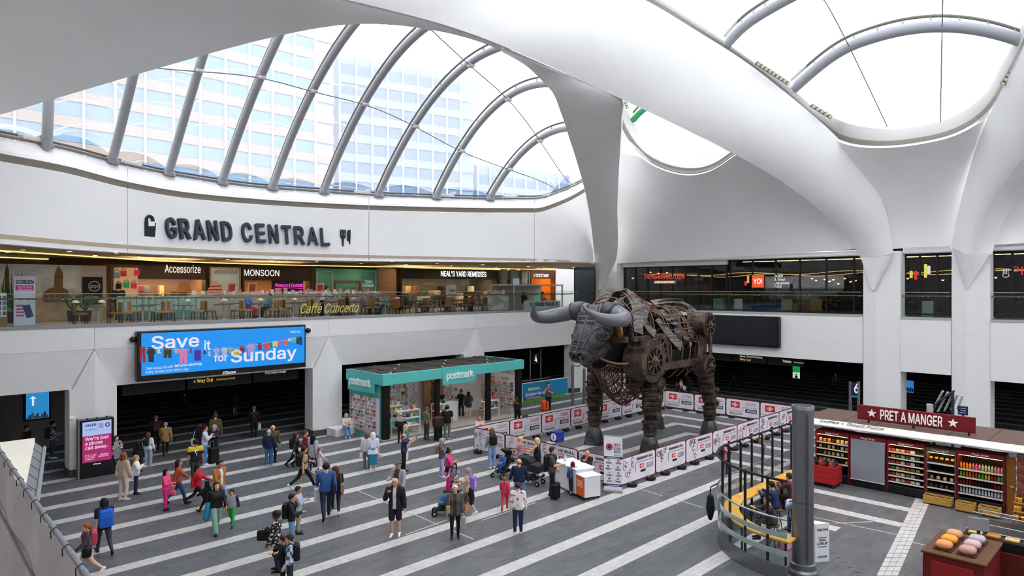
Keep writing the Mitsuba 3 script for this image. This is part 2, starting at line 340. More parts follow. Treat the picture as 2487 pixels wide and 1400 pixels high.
# header above the right windows
hd = struct('trim_1')
def header(u0, u1, zt, zb, x=XW + 0.35, x1=XW + 0.9): add('header', cbox([x, ry(u1) + .01, zb], [x1, ry(u0) - .01, zt], 0.05), 'plaster', hd)
header(1497, 2092, 9.75, 9.42); header(2187, 2307, 9.85, 9.45); header(2405, 2600, 9.85, 9.45)
header(1497, 1752, 9.44, 9.12, XW + 0.7, XW + 1.0)

# ---- upper fascia of the hall, a curved wall of four panels
FU = np.array([-260, 0, 155, 310, 453, 624, 720, 896, 1060, 1190, 1298, 1362, 1428, 1441.])
FV = {'b': [572, 590.5, 603, 613, 620, 627, 630, 633, 634.5, 635.5, 636, 636, 637, 642], 's': [345, 392, 420, 458, 482, 497, 503, 511, 515, 517, 517, 498, 462, 452],
      't': [285, 335, 366, 406, 434, 458, 465, 477, 483, 486, 486, 468, 436, 425]}
FZ = np.array([19.8, 22.7, 25.4, 28.4, 31.0, 33.9, 35.2, 37.2, 38.9, 40.4, 42.0, 43.6, 46.0, 47.5])
FI = {k: PchipInterpolator(FU, v) for k, v in FV.items()}; FIZ = PchipInterpolator(FU, FZ)
def fascia(u, row):
    if row == 'under': return atZ(u, FI['b'](u), FIZ(u)) + unit([(1 + (u-CX)/F), (1 - (u-CX)/F), 0])*0.45 + [0, 0, 0.16]
    dz = {'b': 0.0, 's': 0.35, 't': 1.25}[row]
    return atZ(u, float(FI[row](u)), float(FIZ(u)) + dz)
def fascia_rows(u):
    b, s, t = fascia(u, 'b'), fascia(u, 's'), fascia(u, 't'); R = []
    for k in np.linspace(0, 1, 7): R.append(b*(1-k) + s*k + [0, 0, 0])
    inward = -unit([s[0] + 3, s[1] - 3, 0]) if False else -unit(np.array([ray(u, 700)[0], ray(u, 700)[1], 0]))
    R += [s - inward*0.10 + [0, 0, 0.02], s - inward*0.10 + [0, 0, 0.27], s + [0, 0, 0.29] - inward*0.05]
    c = s + [0, 0, 0.29]
    for k in (0.35, 0.7, 1.0): R.append(c*(1-k) + t*k - inward*0.12*math.sin(math.pi*k))
    return R
wu = struct('wall_upper')
seams = [-260, 310, 896, 1298, 1441]
for i in range(4):
    us = np.linspace(seams[i] + 0.8, seams[i+1] - 0.8, 28)
    R = np.array([fascia_rows(u) for u in us])
    add('fascia_panel', sheet(R[:, :8], 0.22), 'membrane', wu, smooth=35)
    add('lip_panel', sheet(R[:, 8:], 0.15), 'membrane', wu, smooth=35)
    add('channel_strip', sheet(R[:, 7:9] + 0.0, 0.05), '756d63', wu)
plan = [fascia(u, 'b') for u in np.linspace(-260, 1441, 60)]
SIDE = 0
poly = [tuple(p[:2]) for p in plan] + [(41.5, 31.0), (41.5, 50), (-12, 50), (-12, 26)]
cg = struct('ceiling_gallery')
from shapely.geometry import Polygon
pg = Polygon(poly).buffer(0)
pg = max(pg.geoms, key=lambda g: g.area) if hasattr(pg, 'geoms') else pg
add(cg, prism(pg, place([0, 0, ZC], LX, LY), 0.15), 'b3a48e', own=True)
us = np.linspace(-255, 1428, 60)
add('soffit_band', sheet(np.array([[fascia(u, 'b') + [0, 0, 0.01], fascia(u, 'b') + np.append(unit(ray(u, 700)[:2])*1.1, 0.13)] for u in us])[::-1], -0.06), 'membrane', wu, smooth=True)
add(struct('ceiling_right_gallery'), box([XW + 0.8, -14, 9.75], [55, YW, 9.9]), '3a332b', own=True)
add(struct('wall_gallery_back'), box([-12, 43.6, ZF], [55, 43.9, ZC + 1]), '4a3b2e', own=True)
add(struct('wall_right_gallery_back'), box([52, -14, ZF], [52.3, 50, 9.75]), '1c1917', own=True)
hr = struct('ceiling_hall')
add(hr, prism([(-13, -13), (44, -13), (38, -7.5), (33.5, -3), (33.5, -10), (0, -10), (0, 9), (21.5, 9), (4, 24.5), (3, 33), (-13, 33)], place([0, 0, 20.6], LX, LY), 0.3), 'membrane', own=True)  # unseen roof; the opening in it is placed and sized to light the hall
# walls behind the photographer's back close the hall
add(struct('wall_behind_left'), box([-13, -13, 0], [-12.6, 33, 20.6]), 'plaster', own=True)
add(struct('wall_behind_right'), box([-13, -13, 0], [41, -12.6, 20.6]), 'plaster', own=True)
# ================================================================ the roof: membrane-clad arches, domes of foil on tubes
def pts(rows): return np.array([atZ(*r) for r in rows])
# dark face of the arch: outer edge A to ridge R
A = pts([(-420, 400, 21.5), (-150, 318, 23.0), (118, 240, 24.4), (325, 178, 25.4), (495, 128, 26.4), (680, 80, 27.3), (865, 52, 28.6), (1040, 65, 29), (1140, 88, 29.1), (1222, 120, 29.3)])
R = pts([(-420, -260, 18.4), (-150, -215, 19.6), (100, -160, 20.8), (300, -120, 22), (500, -82, 23), (700, -35, 24.5), (865, 5, 25.7), (1040, 50, 27.0), (1140, 83, 27.7), (1222, 113, 28.3)])
arch = thing('arch_beam', 'broad white fabric-clad arch sweeping from top left down to the right-hand pillar', 'roof beam')
P1 = loft(A, R, 60, 12, 0.25, [0, 0, 1])
add('underside', sheet(P1, -0.12), 'membrane', arch, smooth=40)
Rr = pts([(300, -120, 22), (500, -82, 23), (700, -35, 24.5), (865, 5, 25.7), (1040, 50, 27.0), (1222, 113, 28.3), (1360, 172, 30.0), (1500, 236, 32), (1640, 302, 33.8), (1780, 371, 35.5), (1900, 440, 36.8), (2000, 515, 37.6), (2060, 575, 38.0), (2092, 622, 38.0), (2120, 706, 37.35)])
U = pts([(900, -290, 26), (1050, -230, 27), (1200, -160, 28.2), (1330, -100, 29.2), (1450, -45, 30.4), (1560, 2, 31.5), (1680, 72, 33), (1790, 141, 34.4), (1915, 236, 35.6), (2030, 336, 36.4), (2095, 410, 36.7), (2135, 480, 36.8), (2155, 540, 36.8), (2167, 615, 36.75), (2121.5, 706, 37.3)])
P2 = loft(Rr[:-1], U[:-1], 70, 12, 0.35, unit([-1, -1.2, -0.5]))
tipL, tipU = P2[-1, 0], P2[-1, -1]
add('lit_face', sheet(P2, -0.12), 'membrane', arch, smooth=40)
tip = onX(2121, 706, XW - 0.06)
last = P2[-1]; mid = (last + tip*1.6)/2.6
add('foot', sheet(np.stack([last, last*0.66 + tip*0.34, last*0.33 + tip*0.67, last*0.02 + tip*0.98]), -0.1), 'membrane', arch, smooth=40)
# the hidden top of the arch
ridge_top = np.concatenate([P2[:1, -1]*0 + P2[0, -1], P2[1:, -1]])
add('top_face', sheet(np.stack([P2[:, -1], (P2[:, 0] + P2[:, -1])/2 + np.array([1.2, 1.2, 0.8]), P2[:, 0] + np.array([0.25, 0.3, 0.25])], 1)[:-4], -0.1), 'membrane', arch, smooth=40)
# lip with beige channel along the upper edge
def lipband(line, up, w, n=70):
    a = spline(line, n); return np.stack([a, a + np.asarray(up)*w], 1)
# column in the far corner
CL = pts([(1222, 120, 29.3), (1290, 163, 29.9), (1335, 212, 30.7), (1362, 270, 32.2), (1381, 330, 34.2), (1400, 390, 36.8), (1418, 455, 40), (1434, 540, 44.5), (1446, 640, 48.6), (1453, 700, 50.0)])
CR = pts([(1224, 114, 28.4), (1330, 160, 29.6), (1420, 200, 30.9), (1500, 237, 32.1), (1506, 290, 34.2), (1504, 345, 36.8), (1500, 410, 40), (1496, 500, 44.5), (1490, 640, 48.9), (1456, 704, 50.0)])
col = thing('corner_column', 'grey-shaded fabric column tapering to a point in the far corner behind the bull', 'roof column')
tt = np.linspace(0, 1, len(CL)); cl, cr = PchipInterpolator(tt, CL)(np.linspace(0, 1, 60)), PchipInterpolator(tt, CR)(np.linspace(0, 1, 60))
s = np.linspace(0, 1, 12)[None, :, None]
PC = cl[:, None]*(1-s) + cr[:, None]*s + (4*s*(1-s))*np.linspace(0, 0.9, 60)[:, None, None]*np.linspace(1, 0.2, 60)[:, None, None]*unit([-1, -0.8, 0])
add('front_face', sheet(PC, -0.12), 'membrane', col, smooth=40)
add('side_face', sheet(np.stack([cr[16:], cr[16:] + np.array([1.4, 0.9, 0.5])*np.linspace(1, 0.1, 44)[:, None]], 1), -0.06), 'membrane', col, smooth=40)
# ---- dome: foil between tubular ribs, springing from the fascia
dome = thing('dome_skylight', 'large domed skylight of clear foil bays between curved grey tubes on the left', 'skylight')
RIB = [(110, 355, 116, 300, 118, 236), (272, 402, 298, 290, 326, 172), (410, 428, 447, 290, 497, 122), (540, 450, 600, 270, 684, 74), (662, 463, 745, 250, 872, 46), (787, 470, 884, 252, 1046, 58), (920, 478, 1010, 300, 1228, 112), (1060, 483, 1142, 330, 1345, 205), (1190, 486, 1242, 402, 1392, 312)]
ribs = []
for ri, (u0, v0, u1, v1, u2, v2) in enumerate(RIB):
    p0 = fascia(u0, 't') + [0, 0, 0.12]; X = p0[0]
    q = [p0[1:], onX(u1, v1, X)[1:], onX(u2, v2, X)[1:]]
    # an ellipse arch of equal rise through the three points: z = a + b y + c y^2, carried on past the arch
    c = np.polyfit([a[0] for a in q], [a[1] for a in q], 2)
    y = np.linspace(q[0][0], q[2][0] - (0.8, 1.0, 1.3, 1.5, 1.7, 2, 2, 2, 2)[ri], 40)
    ribs.append(np.stack([np.full(40, X), y, np.polyval(c, y)], 1))
ribs.insert(0, ribs[0] + np.array([-2.6, 0.4, -0.2]))
last = ribs[-1].copy(); last = last + np.array([4.2, 0, -1.2]); ribs.append(last)
nrm = lambda r: np.stack([np.zeros(len(r)), -np.gradient(r[:, 2]), np.gradient(r[:, 1])], 1)
offs = []
for r in ribs:
    n = nrm(r); n /= np.linalg.norm(n, axis=1, keepdims=True); n *= np.sign(n[:, 2:3]); offs.append(r + 0.42*n)
for i, r in enumerate(ribs):
    if i in (10,): continue
    rb = add('rib', tube(r, 0.185 if i < 7 else 0.165, 12), '9a9b9f', dome, smooth=True)
    add('cap_rail', tube(offs[i] - (offs[i] - r)*0.12, 0.05, 6), '6d675f', rb)
    for k in range(3, 39, 5): add('stub', rod(r[k], offs[i][k]*0.9 + r[k]*0.1, 0.03, 5), '8d8d90', rb) if 4 < i else None
    add('shoe', lathe([(0, 0), (0.3, 0), (0.3, 0.1), (0.2, 0.3), (0, 0.3)], 12, r[0] - [0, 0, 0.15]), '86868a', rb)
for i in range(len(ribs) - 1):
    a, b = offs[i], offs[i+1]; s = np.linspace(0, 1, 9)[None, :, None]
    up = np.array([0, 0.25, 0.7]); G = a[:, None]*(1-s) + b[:, None]*s + 4*s*(1-s)*0.55*up
    v, f = grid(G[::-1]); add('foil_bay', trimesh.Trimesh(v, f, process=False), 'foil', dome, smooth=True)
    for k in (9, 15, 21, 27, 33):  # welded seams of the foil
        add('seam', tube(G[k] - up*0.02, 0.018, 4), 'foil_seam', dome)
def cable(nm, par, rows, r=0.025): add(nm, tube(spline(rows, 30), r, 5), '77777a', par)
def rib_at(i, u, v): from_ = proj(ribs[i]); return ribs[i][np.argmin(np.hypot(*(from_ - [u, v]).T))] - [0, 0, .2]
def proj(p): d = p - CAM; Z = (d[..., 0] + d[..., 1])/S2; return np.stack([CX + F*(d[..., 0] - d[..., 1])/S2/Z, CY - F*d[..., 2]/Z], -1)
nodes = [rib_at(*q) for q in ((3, 495, 162), (4, 631, 184), (5, 762, 215), (6, 885, 251), (7, 1004, 303), (8, 1126, 358), (9, 1242, 408))]
cable('cable', dome, [nodes[0]*2 - nodes[1]] + nodes + [fascia(1349, 't') + [0, 0, .3]])
n2 = [rib_at(*q) for q in ((6, 1044, 66), (7, 1154, 158), (8, 1247, 251), (9, 1315, 334))]; cable('cable', dome, [n2[0]*1.5 - n2[1]*.5] + n2 + [fascia(1398, 't') + [0, 0, .3]])
for q in nodes + n2: add('cable_clamp', obox(q + [0, 0, .03], LX, LY, LZ, .3, .3, .14, .03), 'c9c6c0', dome)
us = np.linspace(-200, 1415, 90)
add('sill_rail', tube([fascia(u, 't') + [0, 0, 0.10] for u in us], 0.07, 6), '77746f', dome, smooth=True)
add('sill_rail', tube([fascia(u, 't') + np.append(unit(ray(u, 700)[:2])*0.3, 0.28) for u in us], 0.05, 6), '5f5f62', dome, smooth=True)
for u in (75, 320, 880, 1085, 1240):
    p = fascia(u, 't') + [0, 0, 0.2]; d = unit(fascia(u + 20, 't') - fascia(u - 20, 't'))
    fl = thing('roof_floodlight', 'small white floodlight on the sill of the large dome', 'floodlight', 'floodlights along the dome sill')
    add('body', obox(p, d, np.cross([0, 0, 1], d), LZ, 0.9, 0.25, 0.16, 0.03), 'cfccc4', fl)
    add('lamp_head', obox(p + d*0.35 + [0, 0, 0.12], unit(d + [0, 0, 0.4]), np.cross([0, 0, 1], d), unit(np.cross(d, np.cross([0, 0, 1], d))), 0.4, 0.22, 0.14, 0.02), 'd8d5cd', fl)
# ---- far wall membrane behind the arch with its own rooflight
Wt = pts([(1496, 236, 43.5), (1506, 300, 43.6), (1530, 345, 43.4), (1560, 380, 43.0), (1620, 413, 42.3), (1680, 423, 41.5), (1740, 406, 40.3), (1790, 372, 39.0), (1900, 330, 37.5), (2040, 330, 36.8)])
Wb = np.array([onX(u, v, XW + 0.3) for u, v in ((1488, 646), (1500, 640), (1530, 638), (1560, 636), (1620, 632), (1680, 629), (1740, 626), (1790, 623), (1900, 616), (2085, 605))])
mw = struct('wall_membrane_far')
PWM = loft(Wt, Wb, 60, 12, 0.8, unit([1, 1, 0]))
add('sheet', sheet(PWM, 0.12), 'membrane', mw, smooth=40)
add('return_sheet', sheet(np.stack([PWM[0], np.array([atZ(1438, 200 + 40*i, 48.0 + .15*i) for i in range(12)])], 1), 0.1), 'membrane', mw, smooth=40)  # unseen sheet added behind the column to stop daylight leaking in
wt = spline(Wt, 60); out = unit([1, 1, 0])
Wi = pts([(1508, 232, 45.0), (1530, 290, 45.2), (1550, 322, 45.2), (1578, 350, 44.8), (1640, 376, 44.0), (1700, 379, 43.0), (1750, 368, 41.8), (1800, 335, 40.5), (1900, 290, 39), (2040, 290, 38.2)])
wi = spline(Wi, 60)
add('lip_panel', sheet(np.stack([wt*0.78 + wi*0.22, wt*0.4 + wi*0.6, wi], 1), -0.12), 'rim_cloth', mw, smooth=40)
add('channel_strip', sheet(np.stack([wt, wt*0.78 + wi*0.22 + out*0.08], 1), -0.04), '6f685f', mw, smooth=40)
sk2 = thing('rooflight', 'small rooflight between the corner column and the broad arch', 'skylight')
wq = wi[:, None]*1.0
top = wi + np.array([0.2, -0.2, 0.0]); G = np.stack([wi, wi + [2, 0.5, 3.0], wi + [3, -1.5, 5.5], wi + [2, -5, 7.5], wi + [0, -9, 8.5]], 1)
v, f = grid(G); add('foil_bay', trimesh.Trimesh(v, f, process=False), 'foil', sk2, smooth=True)
scene['green_paint'] = principled('2f9e58', 0.4)  # green lamp light put into the tube colour; no lamp shines on it
rbp = [atZ(1538, 292, 45), atZ(1566, 264, 44), atZ(1610, 238, 42.5), atZ(1680, 215, 40), atZ(1760, 210, 38)]
add('rib', tube(spline(rbp, 24), 0.2, 10), 'green_paint', sk2, smooth=True, label='tube with green lamp light put into its colour')
add('cap_rail', tube(spline(rbp, 24) + [0, 0, 0.5], 0.06, 6), '6d675f', sk2, smooth=True)
# ---- second arch at the right edge
C1 = pts([(2580, -90, 25.0), (2530, 20, 26.6), (2487, 112, 28.2), (2440, 205, 29.9), (2400, 285, 31.5), (2370, 360, 32.9), (2345, 445, 33.8), (2326, 520, 34.3), (2311, 600, 34.6)])
C2 = pts([(2760, 180, 24.5), (2670, 230, 26.2), (2580, 300, 28), (2520, 350, 29.6), (2478, 392, 30.6), (2435, 452, 32.0), (2405, 512, 33.0), (2384, 570, 33.6), (2370, 622, 33.9)])
arch2 = thing('arch_beam', 'pale fabric-clad arch at the right edge ending on the rightmost pillar', 'roof beam')
PC2 = loft(C2, C1, 50, 10, 0.35, unit([-1, -0.3, -0.3]))
add('lit_face', sheet(PC2, -0.12), 'membrane', arch2, smooth=40)
tip2 = onX(2347, 706, XW - 0.06); l2 = PC2[-1]
add('foot', sheet(np.stack([l2, l2*0.66 + tip2*0.34, l2*0.33 + tip2*0.67, l2*0.02 + tip2*0.98]), -0.1), 'membrane', arch2, smooth=40)
C3 = pts([(2790, 230, 27.0), (2700, 280, 28.4), (2620, 345, 30), (2560, 390, 31.2), (2520, 425, 31.6), (2478, 470, 32.4), (2440, 520, 33.1), (2417, 570, 33.5), (2404, 618, 33.6)])
PC3 = loft(C3, C2, 50, 8, 0.1, [0, 0, 1]); add('underside', sheet(PC3, -0.1), 'membrane', arch2, smooth=40)
l3 = PC3[-1]; add('foot', sheet(np.stack([l3, l3*0.5 + tip2*0.5, l3*0.02 + tip2*0.98]), -0.08), 'membrane', arch2, smooth=40)
# funnel between the two arches and the wall right of the second
Ft = pts([(2020, 328, 36.6), (2060, 348, 35.9), (2120, 356, 35.0), (2190, 353, 34.1), (2250, 344, 33.4), (2320, 325, 32.5), (2370, 298, 32.0), (2412, 268, 31.7)])
Fb = np.array([onX(u, v, XW + 0.25) for u, v in ((2150, 606), (2170, 605), (2195, 603), (2220, 602), (2245, 601), (2275, 600), (2300, 599), (2330, 598))])
mw2 = struct('wall_membrane_middle')
add('sheet', sheet(loft(Ft, Fb, 50, 14, 1.0, unit([1, 0.6, 0])), 0.12), 'membrane', mw2, smooth=40)
Gt = pts([(2440, 430, 34.6), (2500, 395, 33.8), (2580, 350, 33), (2700, 300, 32)]); Gb = np.array([onX(u, v, XW + 0.25) for u, v in ((2380, 600), (2440, 597), (2540, 592), (2700, 585))])
mw3 = struct('wall_membrane_right'); add('sheet', sheet(loft(Gt, Gb, 30, 10, 0.5, unit([1, 0.6, 0])), 0.12), 'membrane', mw3, smooth=40)
g3 = pts([(2790, 190, 31.5), (2700, 300, 32.3), (2580, 350, 33.2), (2500, 395, 34), (2440, 430, 34.8), (2415, 500, 35.0), (2404, 590, 34.6)]); add('cover', sheet(loft(C3, g3, 40, 6), -0.1), 'membrane', arch2, smooth=40)  # cover sheet added to keep sky light off the right wall membrane
# ---- right rooflight: lip ring, foil, tubes
Lo = np.vstack([spline(U[3:10], 60), spline(np.vstack([Ft[:-1], C1[3:4], C1[2:3], C1[1:2], C1[0:1]]), 60)[3:]])
Lin = pts([(1330 + 90, -100, 30), (1540, -45, 31.2), (1615, 0, 32.3), (1770, 108, 34), (1920, 214, 35.6), (1985, 266, 36.2), (2040, 293, 36.2), (2100, 309, 35.7), (2190, 313, 34.9), (2270, 299, 34.0), (2330, 276, 33.3), (2390, 230, 32.4), (2437, 150, 31.0), (2475, 75, 29.4), (2520, -20, 27.6), (2560, -110, 26)])
lo, li = spline(Lo, 140), None
tl = PchipInterpolator(np.linspace(0, 1, len(Lin)), Lin)
from scipy.spatial import cKDTree
dense = tl(np.linspace(0, 1, 900)); 
idx = np.maximum.accumulate(cKDTree(proj(dense)).query(proj(lo))[1]); k = np.ones(15)/15
idx = np.convolve(np.pad(idx.astype(float), 7, mode='edge'), k, 'valid'); li = tl(idx/899)
sk = thing('rooflight', 'wide rooflight at top right with two heavy curved tubes', 'skylight')
ring = sk
fr = np.interp(np.arange(len(lo)), [0, 50, 75, len(lo)], [.5, .5, .32, .32])[:, None]; c1 = lo*(1 - fr) + li*fr; up = np.array([0, 0, 1.0])
for i in range(0, 139, 5):
    j = min(i + 5, 139); seg = slice(i, j + 1)
    add('channel_plate', sheet(np.stack([lo[seg]*0.97 + li[seg]*0.03, c1[seg]*0.98 + lo[seg]*0.02], 1), 0.05), '6f685f', ring, smooth=True)
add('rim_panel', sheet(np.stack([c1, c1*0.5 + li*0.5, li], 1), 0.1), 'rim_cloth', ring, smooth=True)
add('rim_edge', sheet(np.stack([lo, lo*0.96 + li*0.04 ], 1), 0.08), 'membrane', ring, smooth=True)
cen = np.array([27.0, 9.0, 0]); G = [li]
for k, (g, dz) in enumerate(((0.12, 1.2), (0.3, 2.4), (0.55, 3.4), (0.8, 3.9), (0.97, 4.0))):
    c = li.mean(0) + [-1.5, -2.5, 0]; q = li*(1-g) + c*g; q[:, 2] = li[:, 2]*(1-g) + (li[:, 2].mean() + 1)*g + dz; G.append(q)
v, f = grid(np.stack(G, 1)); add('foil_bay', trimesh.Trimesh(v, f, process=False), 'foil', sk, smooth=True)
for rows, r in (([(1762, 112, 34.2), (1810, 62, 33), (1860, 28, 31.5), (1912, -2, 30), (1990, -40, 28), (2080, -70, 26)], 0.24),
                ([(1925, 218, 35.9), (1985, 165, 34.6), (2050, 120, 33.4), (2120, 92, 32.2), (2200, 72, 31.1), (2290, 64, 30.2), (2380, 72, 29.6), (2440, 86, 29.3), (2500, 106, 29)], 0.26)):
    q = spline(pts(rows), 50); rb = add('rib', tube(q, r, 14), '9b9da3', sk, smooth=True)
    n = q + np.array([0.15, 0.15, 0.55]); add('cap_rail', tube(n, 0.07, 6), '6f6a63', rb, smooth=True)
    for i in range(2, 49, 5): add('stub', rod(q[i], n[i], 0.035, 5), '8d8d90', rb)
cable('cable', sk, pts([(1996, -5, 27), (2068, 125, 33.2), (2155, 308, 35.2)])); cable('cable', sk, pts([(2290, -5, 25), (2288, 70, 30.2), (2284, 296, 33.8)]))
for a, b, n, lb in (((1828, 160, 34.6), (1908, 212, 35.4), 9, 'long row of square floodlights beside the first heavy tube foot'), ((1960, 262, 35.9), (2010, 292, 36.1), 5, 'short row of square floodlights on the rim near the funnel'),
                    ((2450, 162, 29.6), (2415, 212, 30.4), 5, 'row of square floodlights on the right side of the rim'), ((1510, 240, 44.5), (1522, 268, 44.7), 4, 'row of square floodlights beside the corner column')):
    g = thing('floodlight_row', lb, 'floodlight'); pa_, pb_ = atZ(*a) - [.3, .3, 0], atZ(*b) - [.3, .3, 0]; d = unit(pb_ - pa_); s_ = unit(np.cross(d, ray(a[0], a[1]))); o_ = np.cross(d, s_)
    add('bar', bar(pa_, pb_, 0.1, 0.1), '6c6a66', g)
    for i in range(n):
        c_ = pa_ + (pb_ - pa_)*(i + 0.5)/n + s_*0.04; w_ = np.linalg.norm(pb_ - pa_)/n*0.75
        l_ = add('lamp_head', obox(c_, d, s_, o_, w_, 0.2, 0.14, 0.03), '77766f', g); add('lens', obox(c_ - o_*0.1*np.sign(np.dot(o_, ray(a[0], a[1]))), d, s_, o_, w_*0.72, 0.15, 0.03), 'd9d6b8', l_)
# ---- buildings seen through the dome
def tower(label, x0, x1, y, z0, z1, bay, floor_h, spand, glass, wall, depth=18, turn=0):
    b = thing('office_building', label, 'building'); W = x1 - x0
    M = place([x0, y, z0], [math.cos(turn), math.sin(turn), 0], [-math.sin(turn), math.cos(turn), 0])
    def put(nm, m, mat, par=b): m.apply_transform(M); return add(nm, m, mat, par)
    put('body', box([0, 0.3, 0], [W, depth, z1 - z0]), wall)
    add('base', box([0, .3, -z0], [W, depth, 0]).apply_transform(M), wall, b)
    nb, nf = int(W/bay), int((z1 - z0)/floor_h)
    for k in range(nf): put('spandrel', box([0, 0, k*floor_h], [W, 0.3, k*floor_h + floor_h*0.42]), spand)
    src = None
    for k in range(nf):
        for i in range(nb):
            m = box([i*bay + 0.12, 0.15, k*floor_h + floor_h*0.44], [(i+1)*bay - 0.12, 0.3, (k+1)*floor_h - 0.05])
            if src is None: src = put('window', m, glass)
            else: copyof(src, key('window', b), T(M @ np.array([[1, 0, 0, i*bay], [0, 1, 0, 0], [0, 0, 1, k*floor_h], [0, 0, 0, 1.0]]) @ np.linalg.inv(M)))
    for i in range(nb + 1): put('mullion', box([i*bay - 0.12, -0.25, 0], [i*bay + 0.12, 0.3, z1 - z0]), 'c9ced4')
    return b
tower('pale office tower of beige and blue bands behind the left half of the dome', 12, 58.6, 100, 18, 82, 3.6, 3.3, 'a8998f', '7c98b0', 'aab3bc')
tower('pale office block with ribbon windows behind the middle of the dome', 62, 88, 104, 16, 48, 2.9, 3.4, '98a6b8', '74879f', '94a3b8', 18, -0.25)
tower('low pale block seen through the right part of the dome', 94, 118, 104, 14, 33, 3.0, 3.4, '98a6b8', '74879f', '94a3b8', 18, -0.2)
ter = thing('roof_terrace', 'low pale blue roof edges and rails just beyond the dome sill', 'rooftop')
add('slab', box([6, 58, 10], [110, 75, 15.5]), 'a3b0c0', ter)
for k in range(5): add('rail', rod([8, 57.5, 15.9 + 0.35*k], [100, 57.5, 15.9 + 0.35*k], 0.05, 5), '98a6b8', ter)
# ================================================================ the mechanical bull
bull = thing('mechanical_bull', 'giant bronze and iron mechanical bull standing inside the ring of barriers', 'bull sculpture')
BX, BY = 26.4, 19.1
def hull_spheres(ps, seg=12): return Manifold.batch_hull([Manifold.sphere(r, seg).translate([x, y, z]) for x, y, z, r in ps])
def smoothed(man, edge, it=10):
    m = tm(man.refine_to_length(edge)); m.merge_vertices(); trimesh.smoothing.filter_taubin(m, iterations=it); return m
def raycast(m, o, d):
    t = m.triangles; e1, e2 = t[:, 1] - t[:, 0], t[:, 2] - t[:, 0]; h = np.cross(d, e2); a = np.einsum('ij,ij->i', e1, h); a = np.where(abs(a) < 1e-12, 1e-12, a)
    s = np.asarray(o) - t[:, 0]; u = np.einsum('ij,ij->i', s, h)/a; q = np.cross(s, e1); v = q @ np.asarray(d, float)/a; w = np.einsum('ij,ij->i', e2, q)/a
    ok = (u >= 0) & (v >= 0) & (u + v <= 1) & (w > 0)
    if not ok.any(): return None
    i = np.where(ok)[0][np.argmin(w[ok])]; return np.asarray(o) + w[i]*np.asarray(d), m.face_normals[i]
HO = np.array([24.2, BY, 5.5])
def hp(f, s, h): return HO + [-f, s, h]
def hs(*rows): return hull_spheres([(*hp(f, s*k, h), r) for f, s, h, r in rows for k in ((-1, 1) if s else (1,))])
skull = hs((-.3, .52, 1.05, .3), (.12, .5, .75, .26), (-.45, .5, .1, .35), (.25, .46, -.05, .25)) + hs((.2, .42, .6, .25), (.85, .3, -.65, .24), (.45, .32, -.8, .25), (0, .42, -.2, .3)) \
    + hs((.93, .33, -.82, .22), (.72, .33, -1.02, .22)) + hs((-.4, .42, -.5, .28), (.55, .22, -1.12, .17), (-.25, .34, -.85, .2)) + hs((.30, .56, .42, .15), (-.2, .70, .34, .17)) + hs((.1, .60, -.35, .13), (.45, .46, -.62, .13), (-.3, .58, -.35, .14))
hm = smoothed(skull, 0.09, 14)
head = add('head', hm, 'iron', bull, smooth=50)
for (f0, s, h, w, hh) in [(2, .26, 1.02, .34, .07), (2, .26, .80, .34, .07), (2, .27, .58, .34, .07), (2, .17, -.22, .22, .055), (2, .17, -.36, .22, .055), (2, .17, -.50, .22, .055)]:
    for k in (-1, 1):
        r = raycast(hm, hp(f0, s*k, h + (0.35 if h > 0 else 0.2)), unit([1, 0, -.25]))
        if r: p, n = r; y = unit(np.cross(n, np.cross([0, 1, 0], n))); up = unit(np.cross(n, y)); add('vent_slot', obox(p + n*.004, y, up, n, w, hh, .035, .012), '060607', head); add('slot_lip', tube([p + n*.015 + y*a*w*.56 + up*b*hh*.75 for a, b in ((-1, -1), (1, -1), (1, 1), (-1, 1))], .014, 4, True), 'iron', head)
def surface_line(pts_, n):
    out = []
    for f, s, h in spline(pts_, n):
        r = raycast(hm, hp(f + 1.5, s, h + .4), unit([1, 0, -.26]))
        if r: out.append(r[0] + r[1]*.006)
    return out
for s in (0, .44, -.44):
    L = surface_line([(0.5, s*.95, 1.15), (.5, s*1.1, .5), (.8, s*.75, -.3), (1, s*.6, -.75)], 30)
    if len(L) > 3: add('seam', tube(L, .016, 5), '5a5a5c', head)
    rv = []
    for q in L[::1]:
        b = trimesh.creation.icosphere(0, .024); b.apply_translation(np.array(q) + [-.012, .03 if s == 0 else 0, 0]); rv.append(b)
    add('rivet_row', tm(rv), '77777a', head)
